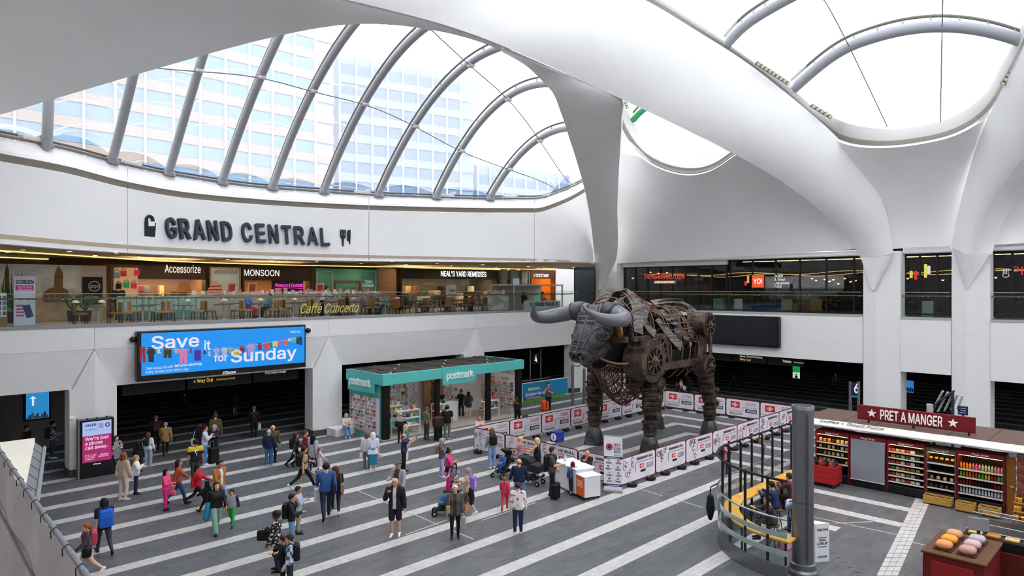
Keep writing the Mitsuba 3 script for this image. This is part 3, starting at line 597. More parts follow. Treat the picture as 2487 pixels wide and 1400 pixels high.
for k in (-1, 1):
    p = raycast(hm, hp(.2, 2.0*k, .0), [0, -k, 0])[0]; n = unit([-.42, k, .12]); a = unit(np.cross(n, LZ))*-k; b = np.cross(a, n); b = b*np.sign(b[2])
    ring = lambda R, r, e=.58, off=0: tube([p + n*off + a*R*math.cos(t) + b*R*e*math.sin(t) for t in np.linspace(0, 2*np.pi, 30)[:-1]], r, 7, True)
    ey = add('eye', lathe([(0, -.06), (.2, -.05), (.17, .02), (.1, .06), (0, .075)], 18, p + n*.02, n), ('121214', 'paint_gloss'), head)
    for R, r, e, o in ((.22, .03, .62, .05), (.30, .035, .58, .02), (.39, .04, .55, -.03)): add('eyelid', ring(R, r, e, o), 'iron', ey, smooth=True) if R > 5 else add('eyelid', ring(R, r, e, o), 'iron', head, smooth=True)
    add('brow', tube(spline([p + a*-.5 + b*.05, p + a*-.2 + b*.36 + n*.02, p + a*.25 + b*.34, p + a*.52 + b*.1], 16), [.03]*3 + [.075]*10 + [.03]*3, 8), 'iron', head, smooth=True)
    for dz in (0, .1): add('cheek_fold', tube(spline([p + a*-.4 - b*(.55 + dz), p + a*-.1 - b*(.42 + dz) - n*.02, p + a*.2 - b*(.66 + dz) - n*.1, p + a*.5 - b*(.80 + dz) - n*.24], 16), .032, 6), 'iron', head, smooth=True)
    r = raycast(hm, hp(2, .24*k, -.88), [1, 0, 0])
    if r: add('nostril', lathe([(0, .03), (.1, .03), (.16, .05), (.19, 0), (.1, -.1), (0, -.1)], 16, r[0] + [.01, 0, 0], unit([-1, .5*k, -.1])), '0a0a0b', head)
    el = lambda f, s, h: hp(f, s*k, h)
    add('ear', tm(hull_spheres([(*el(-.55, .75, .45), .09), (*el(-.6, 1.12, .30), .1), (*el(-.62, 1.2, .02), .05), (*el(-.55, .95, -.1), .05)])), ('8a6a38', 'paint_metal'), head, smooth=True)
    add('ear_cup', tube(spline([el(-.45, .78, .5), el(-.42, 1.12, .48), el(-.42, 1.3, .15), el(-.44, 1.12, -.22), el(-.46, .9, -.3)], 18), .06, 7), ('a07c40', 'paint_metal'), head, smooth=True)
    hb = [(-.25, .45, 1.0), (-.2, .95, 1.05), (-.05, 1.5, .93), (.35, 1.98, .8), (1.0, 2.12, .75), (1.75, 1.9, .86), (2.15, 1.6, 1.08), (2.38, 1.36, 1.4)]
    P = spline([el(*q) for q in hb], 44); rr = np.interp(np.linspace(0, 1, 44), [0, .15, .45, .7, .88, 1], [.39, .37, .33, .24, .14, .03])
    add('horn', tube(P, rr, 18), ('77787c', 'paint_gloss') if False else 'horn_iron' if 'horn_iron' in scene else ('63646a', 'paint_gloss'), head, smooth=True, label='smooth grey horn curving outward, forward and up')
    cuffc = P[5]; add('horn_cuff', tube(P[2:9], .43, 18), 'iron', head, smooth=True)
add('nose_ring', tube([hp(1.12 + .05*math.cos(t), .27*math.sin(t), -1.06 + .27*math.cos(t)) for t in np.linspace(.5, 2*np.pi - .5, 26)], .028, 8), ('a98652', 'paint_metal'), head, smooth=True, label='brass ring hanging from the nose')
# neck and body core
add('neck', smoothed(hull_spheres([(24.6, BY, 5.4, .75), (25.6, BY, 5.2, 1.0), (25.8, BY, 4.4, .7), (24.9, BY, 4.7, .6)]), .2, 4), ('1b1614', 'paint'), bull, smooth=50)
add('boiler', lathe([(0, 0), (.8, 0), (1.0, .15), (1.0, 5.2), (.8, 5.4), (0, 5.4)], 24, (25.5, BY, 4.95), LX), ('19130f', 'paint_gloss'), bull, smooth=40)
core = [box([25.6, 17.9, 3.7], [28.3, 20.3, 4.7]), box([28.6, 18.0, 3.9], [31.6, 20.2, 4.6]), box([25.4, 18.3, 5.4], [27.2, 19.9, 6.7]), box([28.4, 18.2, 5.3], [31, 20, 6.2])]
add('engine_block', tm(core), ('15110f', 'paint'), bull)
rb = random.Random(3)
for i in range(46):
    x, y, z = rb.uniform(25.3, 31.2), rb.choice([17.75, 17.85, 18.0, 20.3]), rb.uniform(3.7, 6.1); k = rb.random(); s = rb.uniform(.08, .22)
    m = rod([x, y, z], [x + rb.uniform(-.1, .7), y + rb.uniform(-.1, .1), z + rb.uniform(-.6, .6)], s*.55, 8) if k < .5 else cbox([x, y - s, z - s], [x + 1.6*s, y + s, z + s], .02) if k < .8 else lathe([(0, -.05), (s, -.05), (s, .05), (0, .05)], 14, (x, y - .05, z), (0, -1, 0))
    add('machinery_piece', m, rb.choice(['241a15', '33241c', '1c1917', '45301f', '2c2a2a']), bull)
def spring(c, r, h, n=6):
    t = np.linspace(0, n*2*np.pi, n*12); return tube(np.stack([c[0] + r*np.cos(t), c[1] + r*np.sin(t), c[2] + h*t/t[-1]], 1), .035, 5)
for c in ((25.35, 17.75, 5.45), (30.3, 17.7, 4.9), (30.6, 17.7, 4.9), (25.35, 20.4, 5.45)): add('coil_spring', spring(c, .13, .75), '4b4a4a', bull, smooth=True)
for y in (17.55, 20.65):
    add('frame_beam', cbox([25.1, y - .1, 5.2], [31.4, y + .1, 5.45], .02), 'bronze', bull, label='riveted brown side beam')
    add('frame_beam', cbox([27.0, y - .1, 3.75], [31.6, y + .1, 4.1], .02), 'bronze', bull)
    for x in (27.9, 31.0): add('frame_post', cbox([x - .1, y - .12, 3.9], [x + .1, y + .12, 5.3], .02), 'bronze', bull)
for x in (24.7, 28.0, 31.2): add('cross_beam', cbox([x - .12, 17.55, 5.18], [x + .12, 20.65, 5.45], .02), 'bronze', bull)
# hoops and longitudinal pipes of copper
cop = ('6f4c3b', 'paint_gloss')
TOPX, TOPZ = [24.9, 25.6, 26.3, 27.1, 28, 29, 30, 31, 31.8], [6.6, 7.25, 7.42, 7.15, 6.75, 6.75, 6.72, 6.55, 6.2]
topz = PchipInterpolator(TOPX, TOPZ)
def hoop(x, w=1.5, low=5.35): return [[x, BY + w*math.cos(t)*(1 if abs(math.cos(t)) > .2 else 1), low + (float(topz(x)) - low)*math.sin(t)**.8] for t in np.linspace(0.0001, math.pi - .0001, 26)]
for i, x in enumerate((25.2, 25.45, 26.9, 27.9, 28.15, 28.9, 29.6, 29.85, 30.7, 31.3)):
    add('copper_hoop', tube(hoop(x), .035, 6), cop, bull, smooth=True)
for i, x in enumerate((27.9, 28.9, 29.6, 30.4)):
    for sy in (-1, 1):
        add('copper_pipe', tube(spline([[x, BY + sy*1.55, 5.4], [x + .1, BY + sy*1.72, 4.6], [x, BY + sy*1.55, 3.8], [x - .2, BY + sy*1.1, 3.25]], 16), .035, 6), cop, bull, smooth=True)
for w in (-1.0, -.55, 0, .55, 1.0):
    q = [[x, BY + w*1.25, 5.35 + (float(topz(x)) - 5.35)*(1 - abs(w/1.25)**2.4)**.55 + .05] for x in np.linspace(25, 31.6, 30)]
    add('copper_pipe', tube(q, .03, 6), cop, bull, smooth=True)
for z, w in ((5.9, 1.46), (5.6, 1.5)): add('copper_pipe', rod([27.6, BY - w, z], [31.2, BY - w, z], .03, 6), cop, bull)
add('throat_pipe', tube(spline([hp(.1, -.5, -1.0), hp(-.4, -1.0, -1.25), [25.4, 17.6, 4.3], [26.2, 17.3, 4.75]], 20), .06, 7), cop, bull, smooth=True)
# hide straps over hump and back: points measured on planes between the side (17.6) and the spine (19)
def strap(rows, w, both=True):
    P = np.array([onY(1280 + c*.3571, 660 + d*.3571, y) for c, d, y in rows]); P = spline(P, 22)
    t = np.gradient(P, axis=0); n = np.stack([np.zeros(22), np.interp(P[:, 2], [5.2, 7.3], [-1, -.25]), np.interp(P[:, 2], [5.2, 7.3], [.25, 1])], 1)
    s = np.cross(t, n); s /= np.linalg.norm(s, axis=1, keepdims=True); n = np.cross(s, t); n /= np.linalg.norm(n, axis=1, keepdims=True)
    P = P + n*.10; w *= 1.15; G = np.stack([P - s*w/2, P - s*w*.25 + n*.0, P, P + s*w*.25, P + s*w/2], 1); m = sheet(G, .03)
    add('hide_strap', m, 'strap_iron', bull, smooth=40)
    m2 = m.copy(); m2.vertices[:, 1] = 2*BY - m2.vertices[:, 1]; m2.vertices[:, 0] += .25; m2.invert(); add('hide_strap', m2, 'strap_iron', bull, smooth=40)
def strap_colour(p, n, uv):
    f = mikit.fbm(p.x*3, p.y*3, p.z*14, octaves=3); return mikit.mix([0.06, 0.049, 0.043], [0.18, 0.158, 0.145], smoothstep(0.25, 0.75, f))
scene['strap_iron'] = principled(proc(strap_colour), 0.45, 0.35)
for rows, w in (([(560, 150, 19.3), (640, 150, 19.0), (700, 190, 18.6), (742, 280, 18.0), (746, 425, 17.5)], .52), ([(655, 138, 19.1), (725, 190, 18.5), (775, 320, 17.9), (860, 432, 17.5)], .42), ([(815, 222, 18.9), (790, 290, 18.2), (770, 370, 17.7)], .36),
                ([(800, 222, 19.0), (860, 280, 18.4), (920, 310, 18.1), (1005, 375, 17.6)], .4), ([(872, 330, 18.0), (950, 425, 17.6), (1035, 515, 17.35)], .44), ([(985, 255, 18.8), (1008, 330, 18.1), (1005, 440, 17.6)], .4),
                ([(925, 300, 18.3), (1030, 390, 17.8), (1070, 470, 17.5)], .36), ([(1115, 270, 18.7), (1098, 350, 18.0), (1100, 450, 17.5)], .38), ([(850, 225, 19.2), (980, 212, 19.1), (1080, 240, 18.9), (1165, 310, 18.2)], .4), ([(930, 420, 17.7), (920, 500, 17.6)], .34), ([(1030, 300, 18.5), (1075, 355, 18.0)], .32), ([(860, 215, 19.3), (940, 260, 18.8), (1010, 290, 18.4)], .36)): strap(rows, w)
# drums and wheels
def wheel(c, r, depth, sgn, spokes, nm, drum_r=None):
    ax = np.array([0, sgn, 0.0]); R = drum_r or r
    w = add(nm, lathe([(0, -depth), (R*.92, -depth), (R, -depth*.93), (R, -.12), (R*1.03, -.1), (R*1.03, -.02), (r*.98, 0), (r*.9, .02), (r*.84, -.05), (0, -.05)], 32, c, ax), 'bronze', bull, smooth=30)
    add('rim', lathe([(r*.80, -.04), (r*.86, -.04), (r*.86, .05), (r*.80, .05), (r*.80, -.04)], 32, c, ax), ('6d6056', 'paint_metal'), w, smooth=30)
    for k in range(spokes):
        t = 2*math.pi*k/spokes; d = np.array([math.cos(t), 0, math.sin(t)]); e = np.array([-math.sin(t), 0, math.cos(t)])
        add('spoke', obox(np.array(c) + d*r*.56 + ax*.0, d, e, np.cross(d, e), r*.48, r*.13, .1, .015), 'bronze', w)
        add('dark_slot', obox(np.array(c) + (d*math.cos(math.pi/spokes) + e*math.sin(math.pi/spokes))*r*.6 - ax*.035, d*math.cos(math.pi/spokes) + e*math.sin(math.pi/spokes), e*math.cos(math.pi/spokes) - d*math.sin(math.pi/spokes), ax, r*.36, r*.17, .03), '0c0a09', w)
    add('hub', lathe([(0, -.05), (r*.34, -.05), (r*.34, .05), (r*.24, .06), (r*.24, .12), (r*.14, .13), (r*.12, .2), (0, .2)], 20, c, ax), ('7a6a58', 'paint_metal'), w, smooth=30)
    for k in range(16):
        t = 2*math.pi*(k + .5)/16; q = np.array(c) + np.array([math.cos(t), 0, math.sin(t)])*R*1.03 - ax*.25; b = trimesh.creation.icosphere(0, .03); b.apply_translation(q)
    return w
for s in (-1, 1):
    wheel((26.0, BY + (2.1 if s < 0 else 1.75)*s, 4.33), .72 if s < 0 else .5, 1.15 if s < 0 else .7, s, 10, 'shoulder_wheel', .94 if s < 0 else .58)
    wheel((26.95, BY + s*1.75, 4.75), .66, .5, s, 8, 'shoulder_cover', .74)
    wheel((30.9, BY + s*2.1, 5.78), .56, .8, s, 8, 'hip_wheel', .6)
    wheel((30.95, BY + s*2.1, 3.72), .5, .75, s, 8, 'thigh_wheel', .54)
    add('hip_link', tm([cbox([30.55, BY + s*1.65 - .12, 3.7], [31.25, BY + s*1.65 + .12, 5.8], .05), cbox([31.1, BY + s*1.95 - .06, 3.9], [31.35, BY + s*1.95 + .06, 5.7], .03)]), 'bronze', bull)
def plated(p0, p1, r0, r1, bands, par, squash=.82, nm='armour'):
    p0, p1 = np.asarray(p0, float), np.asarray(p1, float); L = np.linalg.norm(p1 - p0); d = unit(p1 - p0); a = unit(np.cross(d, LY)); b = np.cross(d, a)
    for i in range(bands):
        t0, t1 = i/bands, (i + 1)/bands; q = lambda t: r0 + (r1 - r0)*t
        prof = [(0, t0*L), (q(t0)*.93, t0*L), (q(t0)*1.0, (t0 + .012)*L), (q(t1)*1.03, (t1 - .028)*L), (q(t1)*.95, (t1 - .006)*L), (0, (t1 - .004)*L)]
        m = trimesh.creation.revolve(np.array(prof), sections=22); M = np.eye(4); M[:3, 0], M[:3, 1], M[:3, 2], M[:3, 3] = a, b*squash, d, p0; m.apply_transform(M); m.invert() if m.volume < 0 else None
        add(nm, m, 'bronze', par, smooth=35)
        for k in range(7):  # raised ribs and a slotted opening per band
            pass
        if i % 2 == 0 and bands > 2:
            tm_ = (t0 + t1)/2
            for s in (-1, 1):
                c = p0 + d*L*tm_; n = unit(-a*0.75*0 + np.array([-.75, s*.66, 0])); y = unit(np.cross(d, n)); add('slot', obox(c + n*q(tm_)*.93, y, d, n, q(tm_)*.9, L/bands*.3, .06, .02), '0b0908', par)
        elif bands > 2:
            add('ridge', lathe([(0, 0), (q(t1)*1.06, 0), (q(t1)*1.06, .05), (0, .05)], 20, p0 + d*L*(t1 - .03), d), 'bronze', par, smooth=35) if False else None
def leg(x, y, s, rear):
    lg = key('leg', bull)
    knee = [x, y, 1.72]
    top = [x + .05, y, 3.15] if not rear else [x - .45, y, 3.45]
    scene[lg] = ply(tm(smoothed(hull_spheres([(*top, .36), (*knee, .27)]) + hull_spheres([(*knee, .28), (x, y, .8, .24)]), .15, 3)), 'darkbronze', True)
    plated([top[0], y, top[2] - .05], [knee[0], y, knee[2] + .1], .47, .40, 6, lg)
    plated([x, y, 1.6], [x, y, .9], .385, .33, 4, lg)
    add('hoof', lathe([(0, 0), (.47, 0), (.49, .03), (.49, .09), (.455, .12), (.44, .3), (.385, .55), (.30, .78), (.24, .86), (0, .88)], 28, (x - .04, y, .0)), 'iron', lg, smooth=32)
    add('toe_cleft', tube([(x - .04 + .47*math.cos(t)*(1 - .5*z/.9), y + .0, z) for t, z in ((math.pi, .1), (math.pi, .4), (math.pi, .6))], .02, 5), '141414', lg)
    add('back_cable', tube(spline([[top[0] + .42, y - .1*s, top[2] - .2], [x + .45, y - .12*s, 2.1], [x + .36, y - .1*s, 1.3], [x + .3, y, .9]], 14), .055, 6), 'bronze', lg, smooth=True)
    for zz in (1.75, 2.6 if not rear else 2.4):
        add('joint_bolt', lathe([(0, -.05), (.13, -.05), (.13, .05), (.06, .08), (0, .08)], 14, (x + .12, y + s*.36, zz), (0, s, 0)), 'bronze', lg, smooth=30)
    if not rear:
        kn = add('knee_disc', lathe([(0, -.3), (.33, -.3), (.33, 0), (.26, .04), (.2, -.01), (.15, .05), (.08, .08), (0, .08)], 22, (x + .3, y + s*.45, 3.2), (0, s, 0)), 'bronze', lg, smooth=30)
        add('strut', bar([x + .1, y + s*.3, 3.9], [x + .3, y + s*.4, 3.25], .3, .2), 'bronze', lg)
scene['darkbronze'] = principled('16110e', 0.5, 0.4)
for x, rear in ((26.4, False), (31.8, True)):
    for s in (-1, 1): leg(x, BY + s*1.6, s, rear)
# dewlap net
net = []
for i, (x, z, w) in enumerate([(24.5 + .15*k, z_, w_) for k, (z_, w_) in enumerate(zip(np.interp(np.arange(20), [0, 4, 9, 13, 16, 19], [3.9, 3.2, 2.35, 2.05, 2.2, 2.7]), np.interp(np.arange(20), [0, 8, 19], [.45, 1.1, 1.2])))]):
    q = [[x + .28*(1 - math.sin(t)), BY + w*math.cos(t), z + (4.15 - z)*(1 - math.sin(t))**.9] for t in np.linspace(0, math.pi, 18)]; net.append(q)
    if i % 1 == 0: add('net_cord', tube(q, .022 if i % 4 else .04, 5), ('55382d', 'paint_gloss'), bull)
for j in range(1, 17): add('net_cord', tube([q[j] for q in net], .018 if j % 4 else .04, 5), ('55382d', 'paint_gloss'), bull)
for s in (-1, 1): add('belly_hose', tube(spline([[25.6, BY + s*1.2, 4.0], [26.3, BY + s*.9, 2.6], [27.2, BY + s*.9, 2.4], [28.0, BY + s*1.2, 3.7]], 24), .06, 7), ('6b4a38', 'paint_metal'), bull, smooth=True)
add('tail', tube(spline([[31.6, BY, 5.6], [32.2, BY, 5.3], [32.45, BY, 4.2], [32.4, BY + .1, 2.8]], 20), np.linspace(.11, .05, 20), 8), 'bronze', bull, smooth=True)
# ================================================================ gallery: balustrades, lights, sign letters, screens
def balustrade(label, axis, c, lo, hi, step, z0=ZF + 0.07, z1=7.37, rail=7.17):
    b = thing('glass_balustrade', label, 'balustrade'); n = max(1, round((hi - lo)/step))
    pt = (lambda t, z, d=0: [t, c + d, z]) if axis == 'x' else (lambda t, z, d=0: [c + d, t, z])
    for i in range(n):
        a, e = lo + (hi - lo)*i/n + .012, lo + (hi - lo)*(i+1)/n - .012
        P = np.array([[pt(a, z0), pt(a, z1)], [pt(e, z0), pt(e, z1)]]); v, f = grid(P); add('glass_panel', trimesh.Trimesh(v, f, process=False), 'green_pane', b)
        add('edge_trim', bar(pt(a, z1), pt(e, z1), .03, .02), 'b8c4c0', b)
        for t in (a + .12, e - .12): add('rail_bracket', rod(pt(t, rail - .02), pt(t, rail - .03, .1), .03, 6), 'chrome', b)
    add('handrail', rod(pt(lo, rail, .12), pt(hi, rail, .12), .035, 8), '6e5a3c', b)
    return b
balustrade('long glass balustrade with brown rail in front of the cafe', 'x', YW + .12, -4, 38.7, 1.55)
balustrade('glass balustrade in front of the red tapas sign and orange sign', 'y', XW + .1, ry(2092), ry(1496), 1.55)
balustrade('short glass balustrade in the narrow window bay', 'y', XW + .1, ry(2307), ry(2188), 1.4)
balustrade('glass balustrade at the right edge of the photo', 'y', XW + .1, ry(2560), ry(2406), 1.4)
YEL = 'f2d27a'
for nm, lb, rows in (('led_strip', 'long yellow light strip along the gallery ceiling', [(-60, 605), (0, 609), (185, 621), (391, 634), (560, 640), (720, 644.5), (900, 648), (1114, 650.5), (1300, 654.5), (1354, 656)]),
                     ('led_strip', 'second yellow light strip at the left end of the gallery ceiling', [(-60, 620), (0, 625), (150, 631), (388, 638)]),
                     ('led_strip', 'second yellow light strip at the right half of the gallery ceiling', [(762, 648), (900, 650.5), (1100, 653), (1352, 658)])):
    P = np.array([onz(u, v, 9.16) for u, v in rows]); g = thing(nm, lb, 'light'); add('housing', tube(P + [0, 0, .07], .06, 6), 'c9b98a', g); lit('tube', tube(P, .045, 6), 'ffe08a', g, 1.25)
# ---- letters on the fascia
def fpt(u, v, off=0.0):
    b, s = fascia(u, 'b'), fascia(u, 's'); k = (float(FI['b'](u)) - v)/(float(FI['b'](u)) - float(FI['s'](u)))
    return b*(1-k) + s*k - np.append(unit(ray(u, 700)[:2]), 0)*off
gs = thing('wall_sign', 'dark raised letters spelling GRAND CENTRAL between a bag icon and cutlery icons', 'sign')
NAVY = '2f3947'
spans = [(404, 428), (436, 461), (469, 497), (505, 529), (539, 563), (588, 612), (622, 644), (653, 676), (685, 708), (715, 739), (746, 772), (779, 800)]
for ch, (u0, u1) in zip('GRANDCENTRAL', spans):
    uc = (u0 + u1)/2; t = (uc - 416)/(790 - 416); vb, vt = 581 + 17.5*t, 531 + 24.5*t
    o = fpt(u0, vb, .02); x = unit(fpt(u1, vb) - fpt(u0, vb)); y = unit(fpt(uc, vt) - fpt(uc, vb)); y = unit(y - x*np.dot(x, y)); h = np.linalg.norm(fpt(uc, vt) - fpt(uc, vb))
    m = text(ch, h, .16, True); m.apply_translation(-m.bounds[0]*[1, 1, 0]); m.apply_scale([np.linalg.norm(fpt(u1, vb) - fpt(u0, vb))/m.bounds[1][0], h/m.bounds[1][1], 1]); m.apply_transform(place(o, x, y)); add('letter', m, NAVY, gs)
def fquad(poly, nm='icon'):
    o = fpt(poly[0][0], poly[0][1], .01); x = unit(fpt(poly[0][0] + 20, poly[0][1]) - fpt(poly[0][0], poly[0][1])); x[2] = 0; x = unit(x); y = LZ
    q = [((fpt(u, v) - o) @ x, (fpt(u, v) - o) @ y) for u, v in poly]
    if Polygon(q).exterior.is_ccw is False: q = q[::-1]
    return add(nm, prism(q, place(o, x, y), .08), '1d222b', gs)
fquad([(350.5, 540), (376, 542.5), (376, 576.5), (350.5, 574)], 'bag_icon')
add('bag_handle', tube([fpt(u, v, .05) for u, v in ((355, 541), (356, 531), (359.5, 527), (364, 526), (368, 528), (371, 532), (372, 542))], .07, 6), '1d222b', gs)
add('bag_bow', tm([obox(fpt(368 + d, 545, .12), unit(fpt(388, 545) - fpt(368, 545)), [0, 0, 1], [1, -1, 0] / np.sqrt(2), .16, .2, .05) for d in (-3, 3)]), 'e8e8e8', gs)
for u in (827, 830.8, 834.6, 838.2): fquad([(u - 1, 558.5), (u + 1, 558.7), (u + 1, 575), (u - 1, 575)], 'fork_icon')
fquad([(826, 573), (839, 574), (838, 579), (834.5, 581), (834.3, 599), (830.3, 598.5), (830.2, 581), (827, 578)], 'fork_icon')
fquad([(843, 562), (847, 559), (850.5, 559), (850.8, 599), (847, 598.7), (847, 587), (842.5, 586)], 'knife_icon')
# ---- the blue laundry screen
sc = thing('advertising_screen', 'wide blue screen reading Save it for Sunday with a washing line', 'screen')
SX0, SX1, SZ0, SZ1, SY = 9.1, 16.8, 3.65, 5.77, 31.36
add('frame', cbox([SX0, SY, SZ0], [SX1, SY + .32, SZ1], .03), ('0c0d10', 'paint_gloss'), sc)
dx0, dx1, dz0, dz1 = SX0 + .16, SX1 - .08, SZ0 + .24, SZ1 - .09
lit('display', box([dx0, SY - .01, dz0], [dx1, SY + .002, dz1]), '0a93f2', sc, .95)
def onscreen(u, v): p = onY(u, v, SY - .012); return p[0], p[2]
def stext(s, u0, u1, vb, h, bold=False, c='f3e9ff', slant=0.0, par=sc, Y=SY - .012, nm='lettering', k=.9, em=True):
    a, b = onY(u0, vb, Y), onY(u1, vb, Y)
    m = sign_text(s, [a[0], Y, a[2]], LX, LZ, h, b[0] - a[0], .006, bold)
    return lit(nm, m, c, par, k) if em else add(nm, m, c, par)
WHT = 'f6eeff'
stext('Save', 365, 484, 848, .52, True); stext('it', 494, 511, 850, .40, True); stext('for', 519, 553, 879, .32, True); stext('Sunday', 558, 720, 881, .54, True)
stext('Take a load off with', 353, 419, 899, .11); stext('half price electricity', 422, 491, 892, .11, True); stext('every Sunday from British Gas.', 353, 459, 908, .11)
stext('British Gas', 705, 730, 809, .1); stext('JCDecaux', 540, 573, 909.5, .12, True)
add('washing_line', tube([(onscreen(u, v)[0], SY - .015, onscreen(u, v)[1]) for u, v in ((343, 846), (420, 849), (500, 851), (580, 846), (650, 833), (700, 826), (734, 817))], .008, 4), 'd9d9d9', sc)
G = lambda *r: r
for (u, v, w, h, c, kind) in [(346, 862, 14, 38, 'a51a2c', 'trousers'), (367, 862, 22, 36, '2a2c33', 'shirt'), (386, 852, 14, 14, 'd9d9e2', 'sock'), (407, 858, 19, 24, '3b3a30', 'shorts'), (429, 853, 13, 13, 'e8a0b8', 'hat'), (445, 866, 18, 36, 'e58ac0', 'trousers'), (464, 852, 9, 10, '7a3a4a', 'sock'), (480, 863, 16, 27, '4a2bb0', 'towel'), (497, 855, 9, 12, '5a2632', 'sock'), (509, 860, 9, 12, 'd8d0e8', 'sock'),
        (526, 857, 15, 24, 'b7a8e8', 'shirt'), (545, 855, 17, 22, 'd0bfe6', 'shirt'), (560, 851, 8, 14, 'd8c23a', 'sock'), (573, 857, 16, 18, 'c9c03a', 'shorts'), (588, 850, 12, 16, '8a1d3c', 'shorts'), (610, 850, 22, 30, 'b7a0e0', 'shirt'), (631, 842, 9, 16, 'a02040', 'towel'), (647, 842, 14, 18, 'e0505a', 'towel'), (658, 838, 5, 12, '2a6a4a', 'sock'), (668, 836, 12, 13, 'e8d878', 'shorts'), (680, 834, 8, 16, 'b06ad0', 'towel'), (694, 832, 12, 15, 'e07070', 'shirt'), (703, 826, 7, 7, 'f0d0d8', 'towel'), (713, 826, 13, 12, '40d0c8', 'shorts'), (723, 827, 7, 18, '24344a', 'towel'), (730, 828, 6, 22, '16264a', 'trousers')]:
    sh = {'trousers': [(-.5, .5), (.5, .5), (.5, -.5), (.12, -.5), (0, .1), (-.12, -.5), (-.5, -.5)], 'shirt': [(-.3, .5), (.3, .5), (.5, .1), (.32, .0), (.3, -.5), (-.3, -.5), (-.32, 0), (-.5, .1)], 'sock': [(-.3, .5), (.2, .5), (.2, -.2), (.5, -.5), (-.3, -.5)], 'shorts': [(-.5, .5), (.5, .5), (.5, -.5), (.1, -.5), (0, -.1), (-.1, -.5), (-.5, -.5)], 'hat': [(-.5, 0), (-.2, .5), (.2, .5), (.5, 0), (.3, -.4), (-.3, -.4)], 'towel': [(-.5, .5), (.5, .5), (.5, -.5), (-.5, -.5)]}[kind]
    q = [onscreen(u + w*a, v - h*b) for a, b in sh]
    if not Polygon(q).exterior.is_ccw: q = q[::-1]
    lit('pictured_garment', prism(q, place([0, SY - .014, 0], LX, LZ), .004), c, sc, .75)
# ---- purple totem in front of the first pillar
tt_ = thing('advertising_totem', 'tall digital totem with purple message We are just a phone call away', 'digital sign')
TX0, TX1, TY, TZ = 6.98, 8.2, 31.22, 2.34
add('body', cbox([TX0, TY, 0], [TX1, TY + .3, TZ], .03), ('0d0e12', 'paint_gloss'), tt_)
add('side_trim', cbox([TX0 - .05, TY - .01, 0], [TX0, TY + .31, TZ + .02], .01), '77777a', tt_)
lit('screen_top', box([TX0 + .1, TY - .012, 1.68], [TX1 - .1, TY, 2.24]), 'a9bdf2', tt_, .95)
lit('screen_bottom', box([TX0 + .1, TY - .012, .62], [TX1 - .1, TY, 1.68]), 'a82368', tt_, .95)
def ttx(s, x, z, h, w, bold=False, c='f2e4f4', em=True): m = sign_text(s, [TX0 + x, TY - .014, z], LX, LZ, h, w, .006, bold); (lit('lettering', m, c, tt_, .9) if em else add('lettering', m, c, tt_))
ttx('RNIB', .18, 2.06, .09, .4, True, '1d2a5a', False); ttx('See differently', .18, 1.9, .05, .42, False, '3a3a6a', False); ttx('IBSA', .66, 2.06, .07, .17, True, 'a02850', False); ttx('2023', .66, 1.96, .07, .17, True, '28386a', False)
add('emblem', lathe([(.05, 0), (.09, 0), (.09, .01), (.05, .01), (.05, 0)], 16, (TX0 + .98, TY - .01, 2.05), (0, -1, 0)), '9a2748', tt_)
ttx("We're just", .18, 1.5, .13, .84, True); ttx('a phone', .18, 1.32, .13, .62, True); ttx('call away.', .18, 1.14, .13, .8, True)
for i in range(4): ttx('Get support by calling', .18, .9 - .06*i, .035, .4 - .03*i)
ttx('rnib.org.uk', .72, .86, .05, .3, True); ttx('0303 123 9999', .64, .78, .05, .38, True); ttx('JCDecaux', .46, .5, .05, .28, True)
for x in (.25, .6, .95): add('top_knob', cbox([TX0 + x, TY + .05, TZ], [TX0 + x + .07, TY + .15, TZ + .04], .01), '222226', tt_)
for nm, lb, p in (('dome_camera', 'dark dome camera left of the blue laundry screen', (321, 825)), ('dome_camera', 'dark dome camera right of the blue laundry screen', (746, 803))):
    q = onY(*p, YW - .02); d = thing(nm, lb, 'camera'); add('mount', lathe([(0, 0), (.16, 0), (.16, .1), (0, .1)], 16, q + [0, .03, 0], (0, -1, 0)), 'e6e6e6', d, smooth=30); add('dome', lathe([(0, .28), (.07, .26), (.12, .2), (.13, .1), (0, .1)], 16, q + [0, .03, 0], (0, -1, 0)), ('16161a', 'paint_gloss'), d, smooth=40)
q = onY(175, 1016, YW + .1); sb = thing('alarm_box', 'tiny white box on the left pillar above the totem', 'alarm'); add('case', cbox(q - [.1, .05, .06], q + [.1, .1, .06], .02), 'efefef', sb)
# ---- black destination board and signs under the right gallery
bd = thing('information_board', 'large blank black display board behind the bull', 'display board')
yb0, yb1 = ry(1898) , ry(1715)
add('frame', cbox([XW - .35, yb0, 3.98], [XW - .02, yb1, 5.86], .04), ('0d0d0f', 'paint_gloss'), bd); add('screen', box([XW - .37, yb0 + .12, 4.12], [XW - .35, yb1 - .12, 5.76]), ('1b1c20', 'paint_gloss'), bd)
